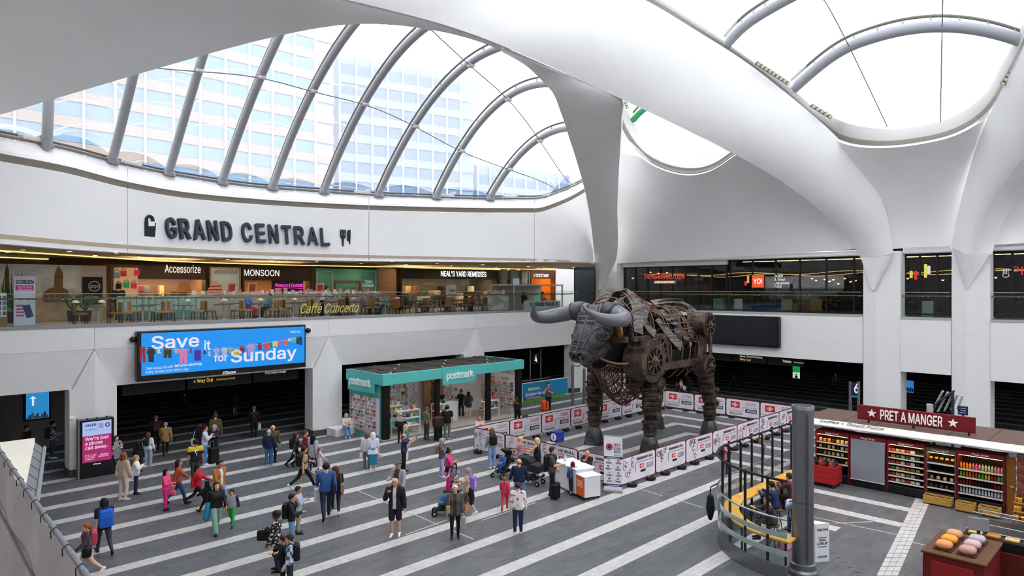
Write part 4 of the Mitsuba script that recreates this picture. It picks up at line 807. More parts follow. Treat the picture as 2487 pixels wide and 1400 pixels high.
# hanging direction signs
def hang_sign(label, axis, c, a, b, z0, z1, rows):
    s = thing('direction_sign', label, 'direction sign')
    lo, hi = ([a, c, z0], [b, c + .18, z1]) if axis == 'x' else ([c, a, z0], [c + .18, b, z1])
    add('panel', cbox(lo, hi, .01), '121214', s); e = .012
    for (p, q_) in (((lo[0] - e, lo[1] - e, z0 - e), (hi[0] + e, lo[1] + .01, z0)), ) if axis == 'x' else (((lo[0] - e, lo[1], z0 - e), (lo[0] + .01, hi[1], z0)),): add('edge', box(p, q_), '5f6064', s)
    for (t, off, z, h, w, col, bold) in rows:
        if axis == 'x': m = sign_text(t, [a + off, c - .006, z], LX, LZ, h, w, .006, bold)
        else: m = sign_text(t, [c - .006, b - off, z], -LY, LZ, h, w, .006, bold)
        lit('lettering', m, col, s, .7)
    for t in (.15, .85):
        x = a + (b - a)*t; p = [x, c + .09, z1] if axis == 'x' else [c + .09, x, z1]; add('hanger', rod(p, [p[0], p[1], 3.8 if axis == 'x' else 3.5], .02, 5), '3a3a3c', s)
hang_sign('blank black hanging sign under the left end of the blue screen', 'x', 32.7, 8.9, 11.5, 2.95, 3.6, [])
hang_sign('black hanging sign with yellow Way Out lettering', 'x', 32.7, 11.6, 14.6, 2.95, 3.6, [('< Way Out', .25, 3.2, .16, .9, 'e8c93a', True), ('Stephenson Street', 1.3, 3.22, .09, .9, 'd8b92a', False)])
hang_sign('black hanging sign with small white and blue lettering', 'x', 32.7, 14.7, 17.1, 2.95, 3.6, [('First Class Lounge', .6, 3.3, .12, 1.1, 'd8dce8', False)])
hang_sign('black hanging sign reading Moor Street Station and Way Out', 'y', XW + .6, ry(1852), ry(1768), 2.9, 3.36, [('Moor Street Station', .5, 3.18, .12, 1.5, 'e0e0e0', False), ('Way Out', .5, 2.98, .12, .75, 'e8c93a', True)])
hang_sign('black hanging sign reading Tickets', 'y', XW + .6, ry(1940), ry(1855), 2.9, 3.36, [('Tickets', .9, 3.06, .14, .55, 'e0e0e0', True), ('Destinations', 1.6, 3.06, .09, .6, 'c0c0c0', False)])
hang_sign('blank black hanging sign left of the Moor Street sign', 'y', XW + .6, ry(1766), ry(1715), 2.9, 3.36, [])
es = thing('exit_screen', 'small green and white lit screen in the dark passage on the right', 'screen'); y0, y1 = ry(1942)*1.05, ry(1925)*1.06
p = onX(1934, 905, XW + 3); add('case', cbox([XW + 3, p[1] - .26, p[2] - .42], [XW + 3.1, p[1] + .26, p[2] + .42], .01), '101012', es); lit('green_part', box([XW + 2.985, p[1] - .23, p[2]], [XW + 3, p[1] + .23, p[2] + .38]), '1fa34a', es, .7); lit('white_part', box([XW + 2.985, p[1] - .23, p[2] - .38], [XW + 3, p[1] + .23, p[2]]), 'bfe8da', es, .8)
add('hanger', rod([XW + 3.05, p[1], p[2] + .4], [XW + 3.05, p[1], 3.4], .03, 6), '2a2a2c', es); add('figure', tm([rod([XW + 2.975, p[1] - .01, p[2] - .36], [XW + 2.975, p[1], p[2] - .2], .08, 8), rod([XW + 2.975, p[1], p[2] - .18], [XW + 2.975, p[1], p[2] - .1], .035, 8)]), '1b2a22', es)
for lb, x, u0, u1, vt, vb, c in (('blue lit poster with a skyline in the far left passage', None, 63, 119, 955, 1014, '2f93d8'), ('blue lit poster in the dark passage behind the food sign', XW + 5, 2197, 2219, 924, 955, '2b8ad8')):
    s = thing('lit_poster', lb, 'poster')
    if x is None:
        Y = 38.2; a, b = onY(u0, vt, Y), onY(u1, vb, Y); a1 = onY(u1, vt - 4, Y); lo, hi = [a[0], Y, b[2]], [b[0], Y + .15, a[2]]
        add('case', cbox([lo[0] - .08, Y, lo[2] - .08], [hi[0] + .08, Y + .2, hi[2] + .08], .02), '0b0b0d', s); lit('print', box([lo[0], Y - .012, lo[2]], [hi[0], Y, hi[2]]), c, s, .8)
        lit('arrow', prism([(.0, .3), (.15, .45), (.3, .3), (.19, .33), (.19, 0), (.11, 0), (.11, .33)][::-1] if False else [(.11, 0), (.19, 0), (.19, .33), (.3, .3), (.15, .45), (0, .3), (.11, .33)], place([lo[0] + .12, Y - .013, hi[2] - .62], LX, LZ), .004), 'e8f4ff', s, .9)
        for k in range(9): add('skyline', box([lo[0] + .02 + k*(hi[0] - lo[0] - .04)/9, Y - .016, lo[2] + .01], [lo[0] + .02 + (k + .9)*(hi[0] - lo[0] - .04)/9, Y - .012, lo[2] + .1 + .05*((k*7) % 5)]), ['7a90a8', '5a7898', 'b0b8a0'][k % 3], s)
        add('kiosk_drum', lathe([(0, 0), (1.7, 0), (1.7, 3.7), (0, 3.7)], 32, ((lo[0] + hi[0])/2, Y + 1.9, 0)), '6d6a66', s, smooth=30)
    else:
        a, b = onX(u0, vt, x), onX(u1, vb, x); add('case', cbox([x, b[1] - .1, b[2] - .1], [x + .15, a[1] + .1, a[2] + .1], .02), '0b0b0d', s); lit('print', box([x - .012, b[1], b[2]], [x, a[1], a[2]]), c, s, .8)
        add('post', rod([x + .1, (a[1] + b[1])/2, 0], [x + .1, (a[1] + b[1])/2, b[2]], .06, 8), '2a2a2c', s); add('pictured_crowd', tm([box([x - .016, b[1] + .1*k + .02, b[2] + .05], [x - .012, b[1] + .1*k + .1, b[2] + .25 + .06*(k % 2)]) for k in range(5)]), '28344a', s)
# ---- windows of the right gallery
def glazing(nm, label, us, zt, zb=ZF + .08, X=XW + .95, midbar=True):
    w = tag(key(nm), label, None, None, 'structure'); ys = [ry(u) for u in us]
    add('frame', tm([box([X - .04, ys[-1] - .06, zt - .1], [X + .06, ys[0] + .06, zt]), box([X - .04, ys[-1] - .06, zb], [X + .06, ys[0] + .06, zb + .1])]), '1c1d1f', w)
    for y in ys: add('mullion', box([X - .05, y - .045, zb], [X + .06, y + .045, zt]), '1a1b1d', w)
    for a, b in zip(ys[:-1], ys[1:]):
        v, f = grid(np.array([[[X, a - .05, zb], [X, a - .05, zt]], [[X, b + .05, zb], [X, b + .05, zt]]])); add('pane', trimesh.Trimesh(v, f, process=False), 'dark_pane', w)
glazing('window_1', 'dark shop window behind the tapas sign', [1499, 1526, 1555, 1586, 1616, 1647, 1679, 1712, 1748], 9.14, X=XW + .95)
glazing('window_2', 'tall dark shop window behind the orange sign', [1757, 1811, 1868, 1927, 1992, 2060, 2094], 9.42)
glazing('window_3', 'dark window of the narrow bay', [2186, 2222, 2265, 2310], 9.45)
glazing('window_4', 'dark window at the right edge', [2403, 2450, 2500, 2560], 9.45)
def rlamp(nm, lb, u, v, X, build, cat='lamp', grp=None):
    p = onX(u, v, X); t = thing(nm, lb, cat, grp); build(t, p); return t
def lettering_r(lb, s, u0, u1, vb, h, c, X=XW + .85, bold=True, k=1.0, back=None):
    t = thing('window_sign', lb, 'sign'); a, b = onX(u0, vb, X), onX(u1, vb, X)
    if back: add('board', box([X + .02, b[1] - .1, a[2] - .06], [X + .05, a[1] + .1, a[2] + h + .06]), back, t)
    lit('lettering', sign_text(s, [X, a[1], a[2]], -LY, LZ, h, a[1] - b[1], .02, bold), c, t, k)
    return t
lettering_r('red letters TAPAS REVOLUTION on the dark window', 'TAPAS REVOLUTION', 1564, 1663, 678, .34, 'c8402c')
lettering_r('small tan strip reading SPANISH BAR & RESTAURANT', 'SPANISH BAR & RESTAURANT', 1590, 1638, 688, .12, 'f0e0c8', back='9a6a48')
yo = thing('window_sign', 'square orange sign reading YO!', 'sign'); a, b = onX(1826, 669, XW + .85), onX(1855, 699, XW + .85)
lit('panel', box([XW + .85, b[1], b[2]], [XW + .88, a[1], a[2]]), 'f0501e', yo, .95); lit('lettering', sign_text('YO!', [XW + .84, a[1] - .1, (a[2] + b[2])/2 - .15], -LY, LZ, .32, (a[1] - b[1]) - .2, .02, True), 'ffffff', yo, .95)
t = thing('window_sign', 'white letters Sushi & fresh Japanese food on the dark window', 'sign')
for s, u0, u1, vb in (('Sushi', 1881, 1901, 674), ('& fresh', 1881, 1908, 682.5), ('Japanese', 1881, 1917, 691), ('food', 1881, 1898, 699)):
    a, b = onX(u0, vb, XW + .88), onX(u1, vb, XW + .88); lit('lettering', sign_text(s, [XW + .88, a[1], a[2]], -LY, LZ, .17, a[1] - b[1], .01, True), 'e8e6e0', t, .85)
lettering_r('red neon letters Pho at the right edge', 'Pho', 2455, 2520, 668, .42, 'ff3040', XW + 2.2, False, 1.1)
rlamp('neon_bowl', 'small white neon bowl icon left of the red Pho letters', 2443, 662, XW + 2.2, lambda t, p: [lit('tube', rod(p + [0, d, -.1], p + [0, d, .2], .015, 5), 'e8f4ff', t) for d in (-.1, -.03, .04, .11)] + [add('cord', rod(p + [0, 0, .2], [p[0], p[1], 9.75], .008, 4), '222222', t)] + [lit('bowl', tube([p + [0, .14*math.cos(q_), -.1 + .16*math.sin(q_)] for q_ in np.linspace(math.pi, 2*math.pi, 12)], .018, 5), 'e8f4ff', t)], 'sign')
for i, (u, v0, v1, c) in enumerate(((2213, 658, 676, 'f2e24a'), (2224, 658, 680, 'e83030'), (2248, 642, 675, 'f2f070'), (2256, 646, 666, 'fff0d8'), (1817, 668, 690, 'ffb050'), (1811, 682, 695, 'f04050'))):
    rlamp('tube_lamp', ('yellow', 'red', 'tall yellow', 'tall white', 'thin amber', 'short red')[i] + (' vertical tube lamp inside the narrow window bay' if u > 2000 else ' vertical tube lamp left of the orange sign'), u, (v0 + v1)/2, XW + 3, lambda t, p: [lit('tube', cbox(p - [.05, .07, (v1 - v0)*.0115], p + [.05, .07, (v1 - v0)*.0115], .02), c, t, 1.2), add('cord', rod(p + [0, 0, .2], [p[0], p[1], 9.75], .008, 4), '222222', t)])
for i, (u, v) in enumerate([(1972, 676), (1982, 681), (2003, 678), (2015, 683), (2024, 679), (2036, 689), (2052, 676), (2066, 684), (2078, 681), (2190, 674), (2205, 676), (2290, 680), (2418, 674), (1537, 676), (1600, 664), (1580, 661), (1620, 662)]):
    rlamp('pendant_lamp', 'small warm pendant lamp glowing inside the right gallery windows', u, v, XW + 5.5, lambda t, p: [add('shade', lathe([(.05, .1), (.17, 0), (.16, -.0), (.05, .09), (.05, .1)], 12, p), '6a4a20', t), lit('bulb', trimesh.creation.icosphere(1, .07).apply_translation(p), 'ffb860', t, 12), add('cord', rod(p + [0, 0, .1], [p[0], p[1], 9.75], .008, 4), '222222', t)], 'lamp', 'pendant lamps inside the right gallery')
for lb, z, X, yy in (('straight light strip along the right gallery ceiling', 9.33, XW + 2.2, (ry(2092), ry(1765))), ('straight light strip in the narrow bay', 9.33, XW + 1.8, (ry(2320), ry(2170))), ('straight light strip at the right edge', 9.33, XW + 1.8, (-9, ry(2385)))):
    g = thing('led_strip', lb, 'light'); [add('hanger', rod([X, y_, z], [X, y_, 9.76], .012, 4), '333333', g) for y_ in np.linspace(yy[0] + .3, yy[1] - .3, 4)]; add('housing', rod([X, yy[0], z + .06], [X, yy[1], z + .06], .05, 6), '8a8060', g); lit('tube', rod([X, yy[0], z], [X, yy[1], z], .03, 6), 'ffe8a0', g, 3.0)
for j in range(2):
    g = thing('led_strip', ('upper', 'lower')[j] + ' wavy light strip deep inside the right gallery', 'light'); P = np.array([[XW + 6 + j, y, 8.62 - .1*j + .1*math.sin(y*.9 + j)] for y in np.linspace(3, 31, 70)]); [add('hanger', rod(P[i], [P[i][0], P[i][1], 9.76], .01, 4), '333333', g) for i in range(2, 70, 13)]; lit('tube', tube(P, .025, 5), 'ffdf90', g, .75)
# dim shop fittings inside the right gallery
rg = random.Random(5)
for i in range(26):
    y = rg.uniform(0, 31); x = XW + rg.uniform(1.6, 7); c = rg.choice(['5a4632', '2a3a36', '6a5a42', '3a3230', '4a4a4c', '7a6a50']); k = rg.random(); w = rg.uniform(.5, 1.1)
    if k < .5:
        bt = thing('booth_seat', 'dim booth seat inside the right gallery windows', 'seat', 'booth seats inside the right gallery'); add('seat', cbox([x, y, ZF], [x + .6, y + w, ZF + .45], .04), c, bt); add('backrest', cbox([x + .5, y, ZF + .4], [x + .65, y + w, ZF + 1.25], .04), c, bt)
    else:
        bt = thing('dining_table', 'dim dining table inside the right gallery windows', 'table', 'tables inside the right gallery'); add('tabletop', cbox([x, y, ZF + .72], [x + .7, y + .7, ZF + .76], .01), '7a6248', bt); add('leg', rod([x + .35, y + .35, ZF], [x + .35, y + .35, ZF + .72], .05, 8), '333336', bt)
for u0, u1, c, lb in ((1770, 1790, 'b8cfc4', 'pale green board behind the glass under the dark window'), (1885, 1912, '9a7a52', 'brown carton behind the glass left of the pillar'), (1956, 1985, '8a6a42', 'brown carton behind the glass near the right pillar'), (1715, 1745, '5f9a9a', 'teal panel behind the glass under the tapas window'), (2230, 2258, 'a9c4c0', 'pale board inside the narrow bay')):
    bx_ = thing('display_board', lb, 'board'); X = XW + 1.3; add('panel', cbox([X, ry(u1)*1.015, ZF], [X + .1, ry(u0)*1.015, ZF + .85], .02), c, bx_)
# ================================================================ people
def sph(p, r, n=10): return Manifold.sphere(float(r), n).translate([float(x) for x in p])
def chain(ps, n=10):
    """tapered limb through (point, radius) joints."""
    s = [sph(p, r, n) for p, r in ps]
    return [Manifold.batch_hull([a, b]) for a, b in zip(s[:-1], s[1:])]
def union(ms): return Manifold.batch_boolean(ms, manifold3d.OpType.Add)
def soft(ms, edge, it=8):
    m = tm(union(ms).refine_to_length(edge)); m.merge_vertices(); trimesh.smoothing.filter_taubin(m, iterations=it); return m
def make_hand(curl):
    """right hand, fingers along +x, thumb towards +y, palm facing -z; metres for a 1.75 m person."""
    ms = [Manifold.batch_hull([sph(p, r, 6) for p, r in (((.0, .018, 0), .016), ((.0, -.018, 0), .016), ((.085, .032, 0), .012), ((.08, -.034, 0), .011))])]
    for i, (y, L) in enumerate(((.030, .068), (.010, .078), (-.012, .072), (-.033, .056))):
        p = np.array([.085, y, 0]); a = curl*.5; q = p + .5*L*np.array([math.cos(a), .06*(1.5 - i), -math.sin(a)]); a2 = curl*1.4; e = q + .5*L*np.array([math.cos(a2), 0, -math.sin(a2)])
        ms += chain([(p, .0095), (q, .0088), (e, .007)], 6)
    ms += chain([((.02, .03, -.004), .013), ((.05, .058, -.016), .010), ((.078, .062, -.026), .008)], 6)
    return union(ms)
HANDS = {c: make_hand(c) for c in (.35, 1.1)}
POSE = {  # thigh R, knee R, thigh L, knee L, then arms R and L: swing forward, abduct, elbow, inward
    'stand': (2, 3, -2, 3, (3, 9, 12, .2), (0, 9, 14, .2)), 'contra': (6, 14, -3, 2, (5, 10, 18, .3), (-3, 11, 25, .4)), 'walk': (24, 10, -20, 26, (-22, 8, 20, .2), (24, 8, 30, .3)), 'walk2': (-18, 28, 24, 8, (24, 8, 32, .3), (-22, 8, 18, .2)),
    'stride': (32, 8, -26, 32, (-28, 9, 30, .2), (32, 9, 40, .3)), 'phone': (4, 6, -2, 3, (28, 8, 108, .55), (20, 10, 95, .7)), 'onehand': (4, 6, -3, 3, (34, 10, 112, .5), (0, 9, 12, .2)), 'photo': (4, 4, -4, 6, (78, 8, 48, .3), (74, 10, 56, .35)),
    'push': (14, 8, -14, 18, (38, 6, 48, .1), (38, 6, 48, .1)), 'fold': (2, 3, -3, 5, (16, 6, 100, 1.6), (14, 6, 98, 1.6)), 'strap': (4, 8, -4, 5, (26, 14, 128, .3), (-2, 10, 14, .2)), 'hold': (3, 5, -3, 4, (22, 12, 85, .5), (6, 9, 22, .2)), 'clasp': (3, 5, -3, 4, (24, 10, 120, .9), (24, 10, 118, .9)),
    'sit': (86, 84, 84, 80, (28, 8, 60, .6), (26, 9, 66, .6)), 'sitlean': (84, 88, 86, 84, (52, 10, 70, .5), (48, 10, 78, .5)), 'pull': (4, 6, -5, 6, (-22, 10, 12, .1), (2, 9, 20, .3)), 'ear': (3, 4, -3, 4, (40, 14, 140, .5), (24, 8, 100, 1.2)), 'lead': (16, 8, -14, 20, (6, 16, 12, 0), (10, 18, 14, 0))}
def heading_vectors(pos, phi):
    f = unit(np.array([pos[0], pos[1], 0])); r = np.array([f[1], -f[0], 0]); t = math.radians(phi)
    fwd = -f*math.cos(t) + r*math.sin(t); return fwd, np.cross(fwd, LZ)
SKIN = {'p': 'd9a98c', 'f': 'e4b99f', 'm': 'b98363', 'd': '6b4432', 'o': 'cf9c7c'}
def person(pos, h, phi, pose, label, top=('long', '333333'), low=('trousers', '222a3a'), shoe='1c1c1e', hair=('short', '33241a'), skin='p', fat=1.0, female=False, lean=0.0, collar=None, coat=None, turn=0, pattern=None, name='person', group=None, tail=0, detail=True, cat='person'):
    """pos: the ground point; returns (key, frames) for what the person carries."""
    k = thing(name, label, cat, group)
    P = POSE[pose]; sw = (.104 if female else .118)*h; hw = .054*h; s = h
    fwd, rt = heading_vectors(pos, phi)
    J = {}
    sitting = pose.startswith('sit')
    for sd, (a, b), nm in ((1, P[0:2], 'R'), (-1, P[2:4], 'L')):
        hip = np.array([sd*hw, 0, .52*h]); a, b = math.radians(a), math.radians(b)
        kn = hip + .245*h*np.array([sd*.02, math.sin(a), -math.cos(a)]); c = a - b
        an = kn + .235*h*np.array([0, math.sin(c), -math.cos(c)]); J['hip' + nm], J['kn' + nm], J['an' + nm], J['pitch' + nm] = hip, kn, an, c
    dz = min(J['anR'][2], J['anL'][2]) - .042*h
    for q in list(J):
        if not q.startswith('pitch'): J[q] = J[q] - [0, 0, dz]
    pz = J['hipR'][2]; th = math.radians(lean)
    def up(y, z):  # trunk points above the hip, leaning forward
        dzz = (z - .52)*h; return np.array([0, y*h + dzz*math.sin(th), pz + dzz*math.cos(th)])
    for sd, A_, nm in ((1, P[4], 'R'), (-1, P[5], 'L')):
        sh = up(0, .805) + [sd*sw, 0, 0]; a, ab, e, inw = math.radians(A_[0] + lean*.5), math.radians(A_[1]), math.radians(A_[2]), A_[3]
        u = np.array([sd*math.sin(ab), math.sin(a)*math.cos(ab), -math.cos(a)*math.cos(ab)]); b = np.array([-sd*inw, 1, .25]); b = unit(b - u*np.dot(u, b))
        el = sh + .168*h*u; fo = math.cos(e)*u + math.sin(e)*b; wr = el + .145*h*fo; J['sh' + nm], J['el' + nm], J['wr' + nm], J['fd' + nm] = sh, el, wr, fo
    ht = math.radians(turn); hc = up(.012, .918)
    def hd(x, y, z): return hc + np.array([x*math.cos(ht) + y*math.sin(ht), -x*math.sin(ht) + y*math.cos(ht), z])*h
    # the body: one continuous surface
    ms = [Manifold.batch_hull([sph(hd(0, -.014, .022), .056*h), sph(hd(0, .012, .018), .052*h), sph(hd(0, .02, -.03), .038*h), sph(hd(0, .034, -.05), .019*h)]), Manifold.batch_hull([sph(hd(0, .058, .005), .006*h, 6), sph(hd(0, .068, -.012), .0085*h, 6), sph(hd(0, .05, -.012), .012*h, 6)])]
    ms += [Manifold.batch_hull([sph(hd(x*.058, -.004, .002), .009*h, 6), sph(hd(x*.059, -.008, -.014), .006*h, 6), sph(hd(x*.06, -.012, .008), .008*h, 6)]) for x in (-1, 1)]
    ms += chain([(hd(0, -.012, -.03), .034*h), (up(-.01, .815), .036*h)])
    ms += [Manifold.batch_hull([sph(J['shR'] - [.02*h, 0, .01*h], .034*h), sph(J['shL'] + [.02*h, 0, -.01*h], .034*h), sph(up(.0, .64) + [.03*h, 0, 0], .055*h), sph(up(0, .64) - [.03*h, 0, 0], .055*h)]), Manifold.batch_hull([sph(up(0, .64), .06*h), sph(J['hipR'], .058*h), sph(J['hipL'], .058*h)])]
    for nm in 'RL':
        ms += chain([(J['sh' + nm], .034*h), (J['el' + nm], .025*h), (J['wr' + nm], .0165*h)]) + chain([(J['hip' + nm], .056*h), (J['kn' + nm], .034*h), (J['an' + nm], .022*h)])
    body = soft(ms, .045 if detail else .07, 5)
    hands = []
    for sd, nm in ((1, 'R'), (-1, 'L')):
        x = J['fd' + nm]; bent = P[4 if sd > 0 else 5][2] > 60
        z = unit(np.cross(x, [0, 1, 0])) if not bent else np.array([0, 0, 1.0]); z = np.array([sd, 0, 0]) if not bent else z; z = unit(z - x*np.dot(x, z)); y = np.cross(z, x)
        if not bent and y[1] < 0: y = -y
        if bent and y[0]*sd > 0 and False: y = -y
        M = np.zeros((3, 4)); M[:, 0], M[:, 1], M[:, 2], M[:, 3] = x*h/1.75, y*h/1.75*(1 if np.dot(np.cross(x, y), z) > 0 else 1), z*h/1.75, J['wr' + nm] + x*.008*h
        hm_ = HANDS[1.1 if bent else .35]; t_ = tm(hm_); v = t_.vertices @ M[:, :3].T + M[:, 3]; f = t_.faces if np.linalg.det(M[:, :3]) > 0 else t_.faces[:, ::-1]; hands.append(trimesh.Trimesh(v, f, process=False))
        J['hand' + nm] = J['wr' + nm] + x*.055*h
    body = trimesh.util.concatenate([body] + hands)
    W = np.eye(4); W[:3, 0], W[:3, 1], W[:3, 2], W[:3, 3] = rt, fwd, LZ, pos
    v = body.vertices; col = np.tile(lin(SKIN.get(skin, skin)), (len(v), 1))
    q = (v - hc)/h; q = np.stack([q[:, 0]*math.cos(ht) - q[:, 1]*math.sin(ht), q[:, 0]*math.sin(ht) + q[:, 1]*math.cos(ht), q[:, 2]], 1); face = q[:, 1] > .03
    col[face & (abs(q[:, 2] + .036) < .007) & (abs(q[:, 0]) < .02)] = lin('9c5a50')
    col[face & (abs(q[:, 2] - .012) < .008) & (abs(abs(q[:, 0]) - .022) < .011)] = lin('35261f')
    def put(nm, m, mat, sm=55, lb=None, par=k):
        m = tm(m).copy(); m.apply_transform(W); return add(nm, m, mat, par, smooth=sm, label=lb)
    m = body; m.apply_transform(W); add('body', trimesh.Trimesh(m.vertices, m.faces, process=False), col, k, smooth=True)
    # clothes
    g = .011*h; ed = .05 if detail else .08
    def trunk(bottom, flare=0.0, extra=0.0):
        a = [Manifold.batch_hull([sph(J['shR'] - [.012*h, 0, .006*h], .036*h + g), sph(J['shL'] + [.012*h, 0, -.006*h], .036*h + g), sph(up(.018*(1 if female else .4), .72) + [.045*h, 0, 0], .062*h + g), sph(up(.018*(1 if female else .4), .72) - [.045*h, 0, 0], .062*h + g), sph(up(0, .65) + [.028*h, 0, 0], .058*h*fat + g), sph(up(0, .65) - [.028*h, 0, 0], .058*h*fat + g)]),
             Manifold.batch_hull([sph(up(0, .65) + [.028*h, 0, 0], .058*h*fat + g), sph(up(0, .65) - [.028*h, 0, 0], .058*h*fat + g), sph(up(.01*(fat - 1)*8, .58), .066*h*fat + g), sph(J['hipR'] + [0, 0, .02*h], .058*h*fat + g + extra), sph(J['hipL'] + [0, 0, .02*h], .058*h*fat + g + extra)])]
        if bottom < .5:
            r = (.06 + flare)*h
            lo_ = up(0, bottom); lo_[2] = pz + (bottom - .52)*h
            if sitting: a.append(Manifold.batch_hull([sph(J[q_], .064*h) for q_ in ('hipR', 'hipL')] + [sph(J[q_], .05*h) for q_ in ('knR', 'knL')]))
            else: a.append(Manifold.batch_hull([sph(J['hipR'] + [0, 0, .02*h], .06*h*fat + g), sph(J['hipL'] + [0, 0, .02*h], .06*h*fat + g)] + [sph(np.array([x*r*.8, (J['knR'][1] + J['knL'][1])/2*.6 + y*r*.55, lo_[2] + .03*h]), .03*h) for x in (-1, 1) for y in (-1, 1)]).trim_by_plane([0, 0, 1], float(lo_[2] + .02*h)))
        return a
    def sleeves(n, extra=0.0):
        a = []
        for nm in 'RL':
            if n == 'short': e = J['sh' + nm] + (J['el' + nm] - J['sh' + nm])*.62; a += chain([(J['sh' + nm], .037*h + g), (e, .036*h + g)])
            elif n == 'long': a += chain([(J['sh' + nm], .037*h + g), (J['el' + nm], .028*h + g + extra), (J['wr' + nm] - J['fd' + nm]*.012*h, .021*h + g + extra)])
            elif n == 'elbow': e = J['el' + nm] + (J['wr' + nm] - J['el' + nm])*.25; a += chain([(J['sh' + nm], .037*h + g), (J['el' + nm], .03*h + g), (e, .03*h + g)])
        return a
    style, c = top[0], top[1]; bottom = top[2] if len(top) > 2 else .5; ext = .007*h if style == 'long' and len(top) > 2 else 0
    tmesh = soft(trunk(bottom, top[3] if len(top) > 3 else .02) + sleeves(style, ext), ed, 6)
    mat = c
    if collar and collar[0] == 'shirt' and pattern is None: pattern = ('front', collar[1], .028)
    if isinstance(pattern, tuple):  # pattern: (kind, colour, scale)
        vv = tmesh.vertices; b = lin(c); p2 = lin(pattern[1]); sc_ = pattern[2]
        if pattern[0] in ('plaid', 'print', 'front'): tmesh = tmesh.subdivide(); vv = tmesh.vertices
        if pattern[0] == 'plaid': w = ((np.floor(vv[:, 0]/sc_) + np.floor(vv[:, 2]/sc_) + np.floor(vv[:, 1]/sc_)) % 2)
        elif pattern[0] == 'print': w = (meshkit.noise(vv/sc_, 5) > .62).astype(float)
        elif pattern[0] == 'upper': w = (vv[:, 2] > up(0, pattern[2])[2]).astype(float)
        elif pattern[0] == 'front': w = ((vv[:, 1] > 0) & (abs(vv[:, 0]) < sc_*h)).astype(float)
        elif pattern[0] == 'sleeve': w = (abs(vv[:, 0]) > sw*.92).astype(float)
        mat = b*(1 - w[:, None]) + p2*w[:, None]
    if style != 'none':
        tmesh.apply_transform(W); add('top', tmesh, mat, k, smooth=True if isinstance(mat, np.ndarray) else 55)
    ls, lc = low[0], low[1]
    if ls != 'none':
        L = []
        if ls == 'skirt': L = [x for x in trunk(low[2] if len(low) > 2 else .3, .03)[1:]]
        else:
            L.append(Manifold.batch_hull([sph(J['hipR'], .062*h*fat), sph(J['hipL'], .062*h*fat), sph(up(0, .585), .06*h*fat)]))
            for nm in 'RL':
                kn, an, hip = J['kn' + nm], J['an' + nm], J['hip' + nm]
                w = {'trousers': (.062, .042, .031), 'wide': (.064, .052, .052), 'leggings': (.059, .037, .026), 'jeans': (.061, .041, .032), 'shorts': (.064, .056, 0)}[ls]
                if ls == 'shorts': L += chain([(hip, w[0]*h), (hip + (kn - hip)*.88, w[1]*h)])
                else: L += chain([(hip, w[0]*h), (kn, w[1]*h), (an + (kn - an)*.02, w[2]*h)])
        put('skirt' if ls == 'skirt' else 'shorts' if ls == 'shorts' else 'trousers', soft(L, ed, 5), lc)
    for nm in 'RL':
        an, c_ = J['an' + nm], J['pitch' + nm]; t = max(-.9, min(.5, c_*.8)) if not sitting else 0
        fd = np.array([.12*(1 if nm == 'R' else -1), math.cos(t), math.sin(t)]); ud = np.array([0, -math.sin(t), math.cos(t)])
        b = an - ud*.028*h
        m = Manifold.batch_hull([sph(b - fd*.022*h, .020*h), sph(b + ud*.02*h - fd*.008*h, .026*h), sph(b + fd*.06*h + rt*0, .021*h), sph(b + fd*.105*h - ud*.004*h, .014*h)])
        put('shoe', m, shoe)
    # hair and headgear
    hs_, hcol = hair; hp_ = []
    cap = Manifold.batch_hull([sph(hd(0, -.016, .026), .0645*h, 14), sph(hd(0, .008, .03), .056*h, 14)])
    nrm_ = np.array([math.sin(ht)*-.8, -.8*math.cos(ht), .62]); cap_hair = cap.trim_by_plane([float(x) for x in unit(nrm_)], float(np.dot(unit(nrm_), hd(0, .026, .026))))
    if hs_ == 'bald': hp_ = [cap.trim_by_plane([0, 0, -1], float(-hd(0, 0, .018)[2])).trim_by_plane([float(x) for x in unit([0*math.sin(ht), -1, 0])], float(np.dot([0, -1, 0], hd(0, -.012, 0))))]
    elif hs_ in ('hijab', 'hood'): hp_ = [Manifold.batch_hull([sph(hd(0, -.02, .02), .07*h, 14), sph(hd(0, -.02, -.05), .062*h), sph(hd(0, -.01, .03), .06*h)]).trim_by_plane([float(x) for x in unit([-math.sin(ht), -math.cos(ht), 0])], float(np.dot(unit([-math.sin(ht), -math.cos(ht), 0]), hd(0, .03, 0)))), Manifold.batch_hull([sph(up(.01, .835), .05*h), sph(hd(0, -.02, -.04), .052*h)])]
    elif hs_ == 'cap': hp_ = [cap.trim_by_plane([0, 0, 1], float(hd(0, 0, .03)[2])), Manifold.batch_hull([sph(hd(x, y, .036), .008*h, 6) for x in (-.035, .035) for y in (.04, .098)])]
    else:
        hp_ = [cap_hair]
        if hs_ in ('bob', 'long', 'pony', 'bun', 'curly'):
            z1 = {'bob': -.055, 'long': -.15, 'pony': -.03, 'bun': -.02, 'curly': -.06}[hs_]
            if hs_ in ('bob', 'long', 'curly'):
                for x in (-1, 1): hp_.append(Manifold.batch_hull([sph(hd(x*.045, -.012, .02), .026*h), sph(hd(x*.05, -.022, z1*.8), .02*h)]))
                hp_.append(Manifold.batch_hull([sph(hd(x, -.045, .03), .03*h) for x in (-.025, .025)] + [sph(hd(x, -.055, z1), .024*h) for x in (-.032, .032)]))
            if hs_ == 'curly': hp_ += [sph(hd(.055*math.cos(a), -.02 + .05*math.sin(a), .03 + .03*math.sin(3*a)), .03*h) for a in np.arange(6)]
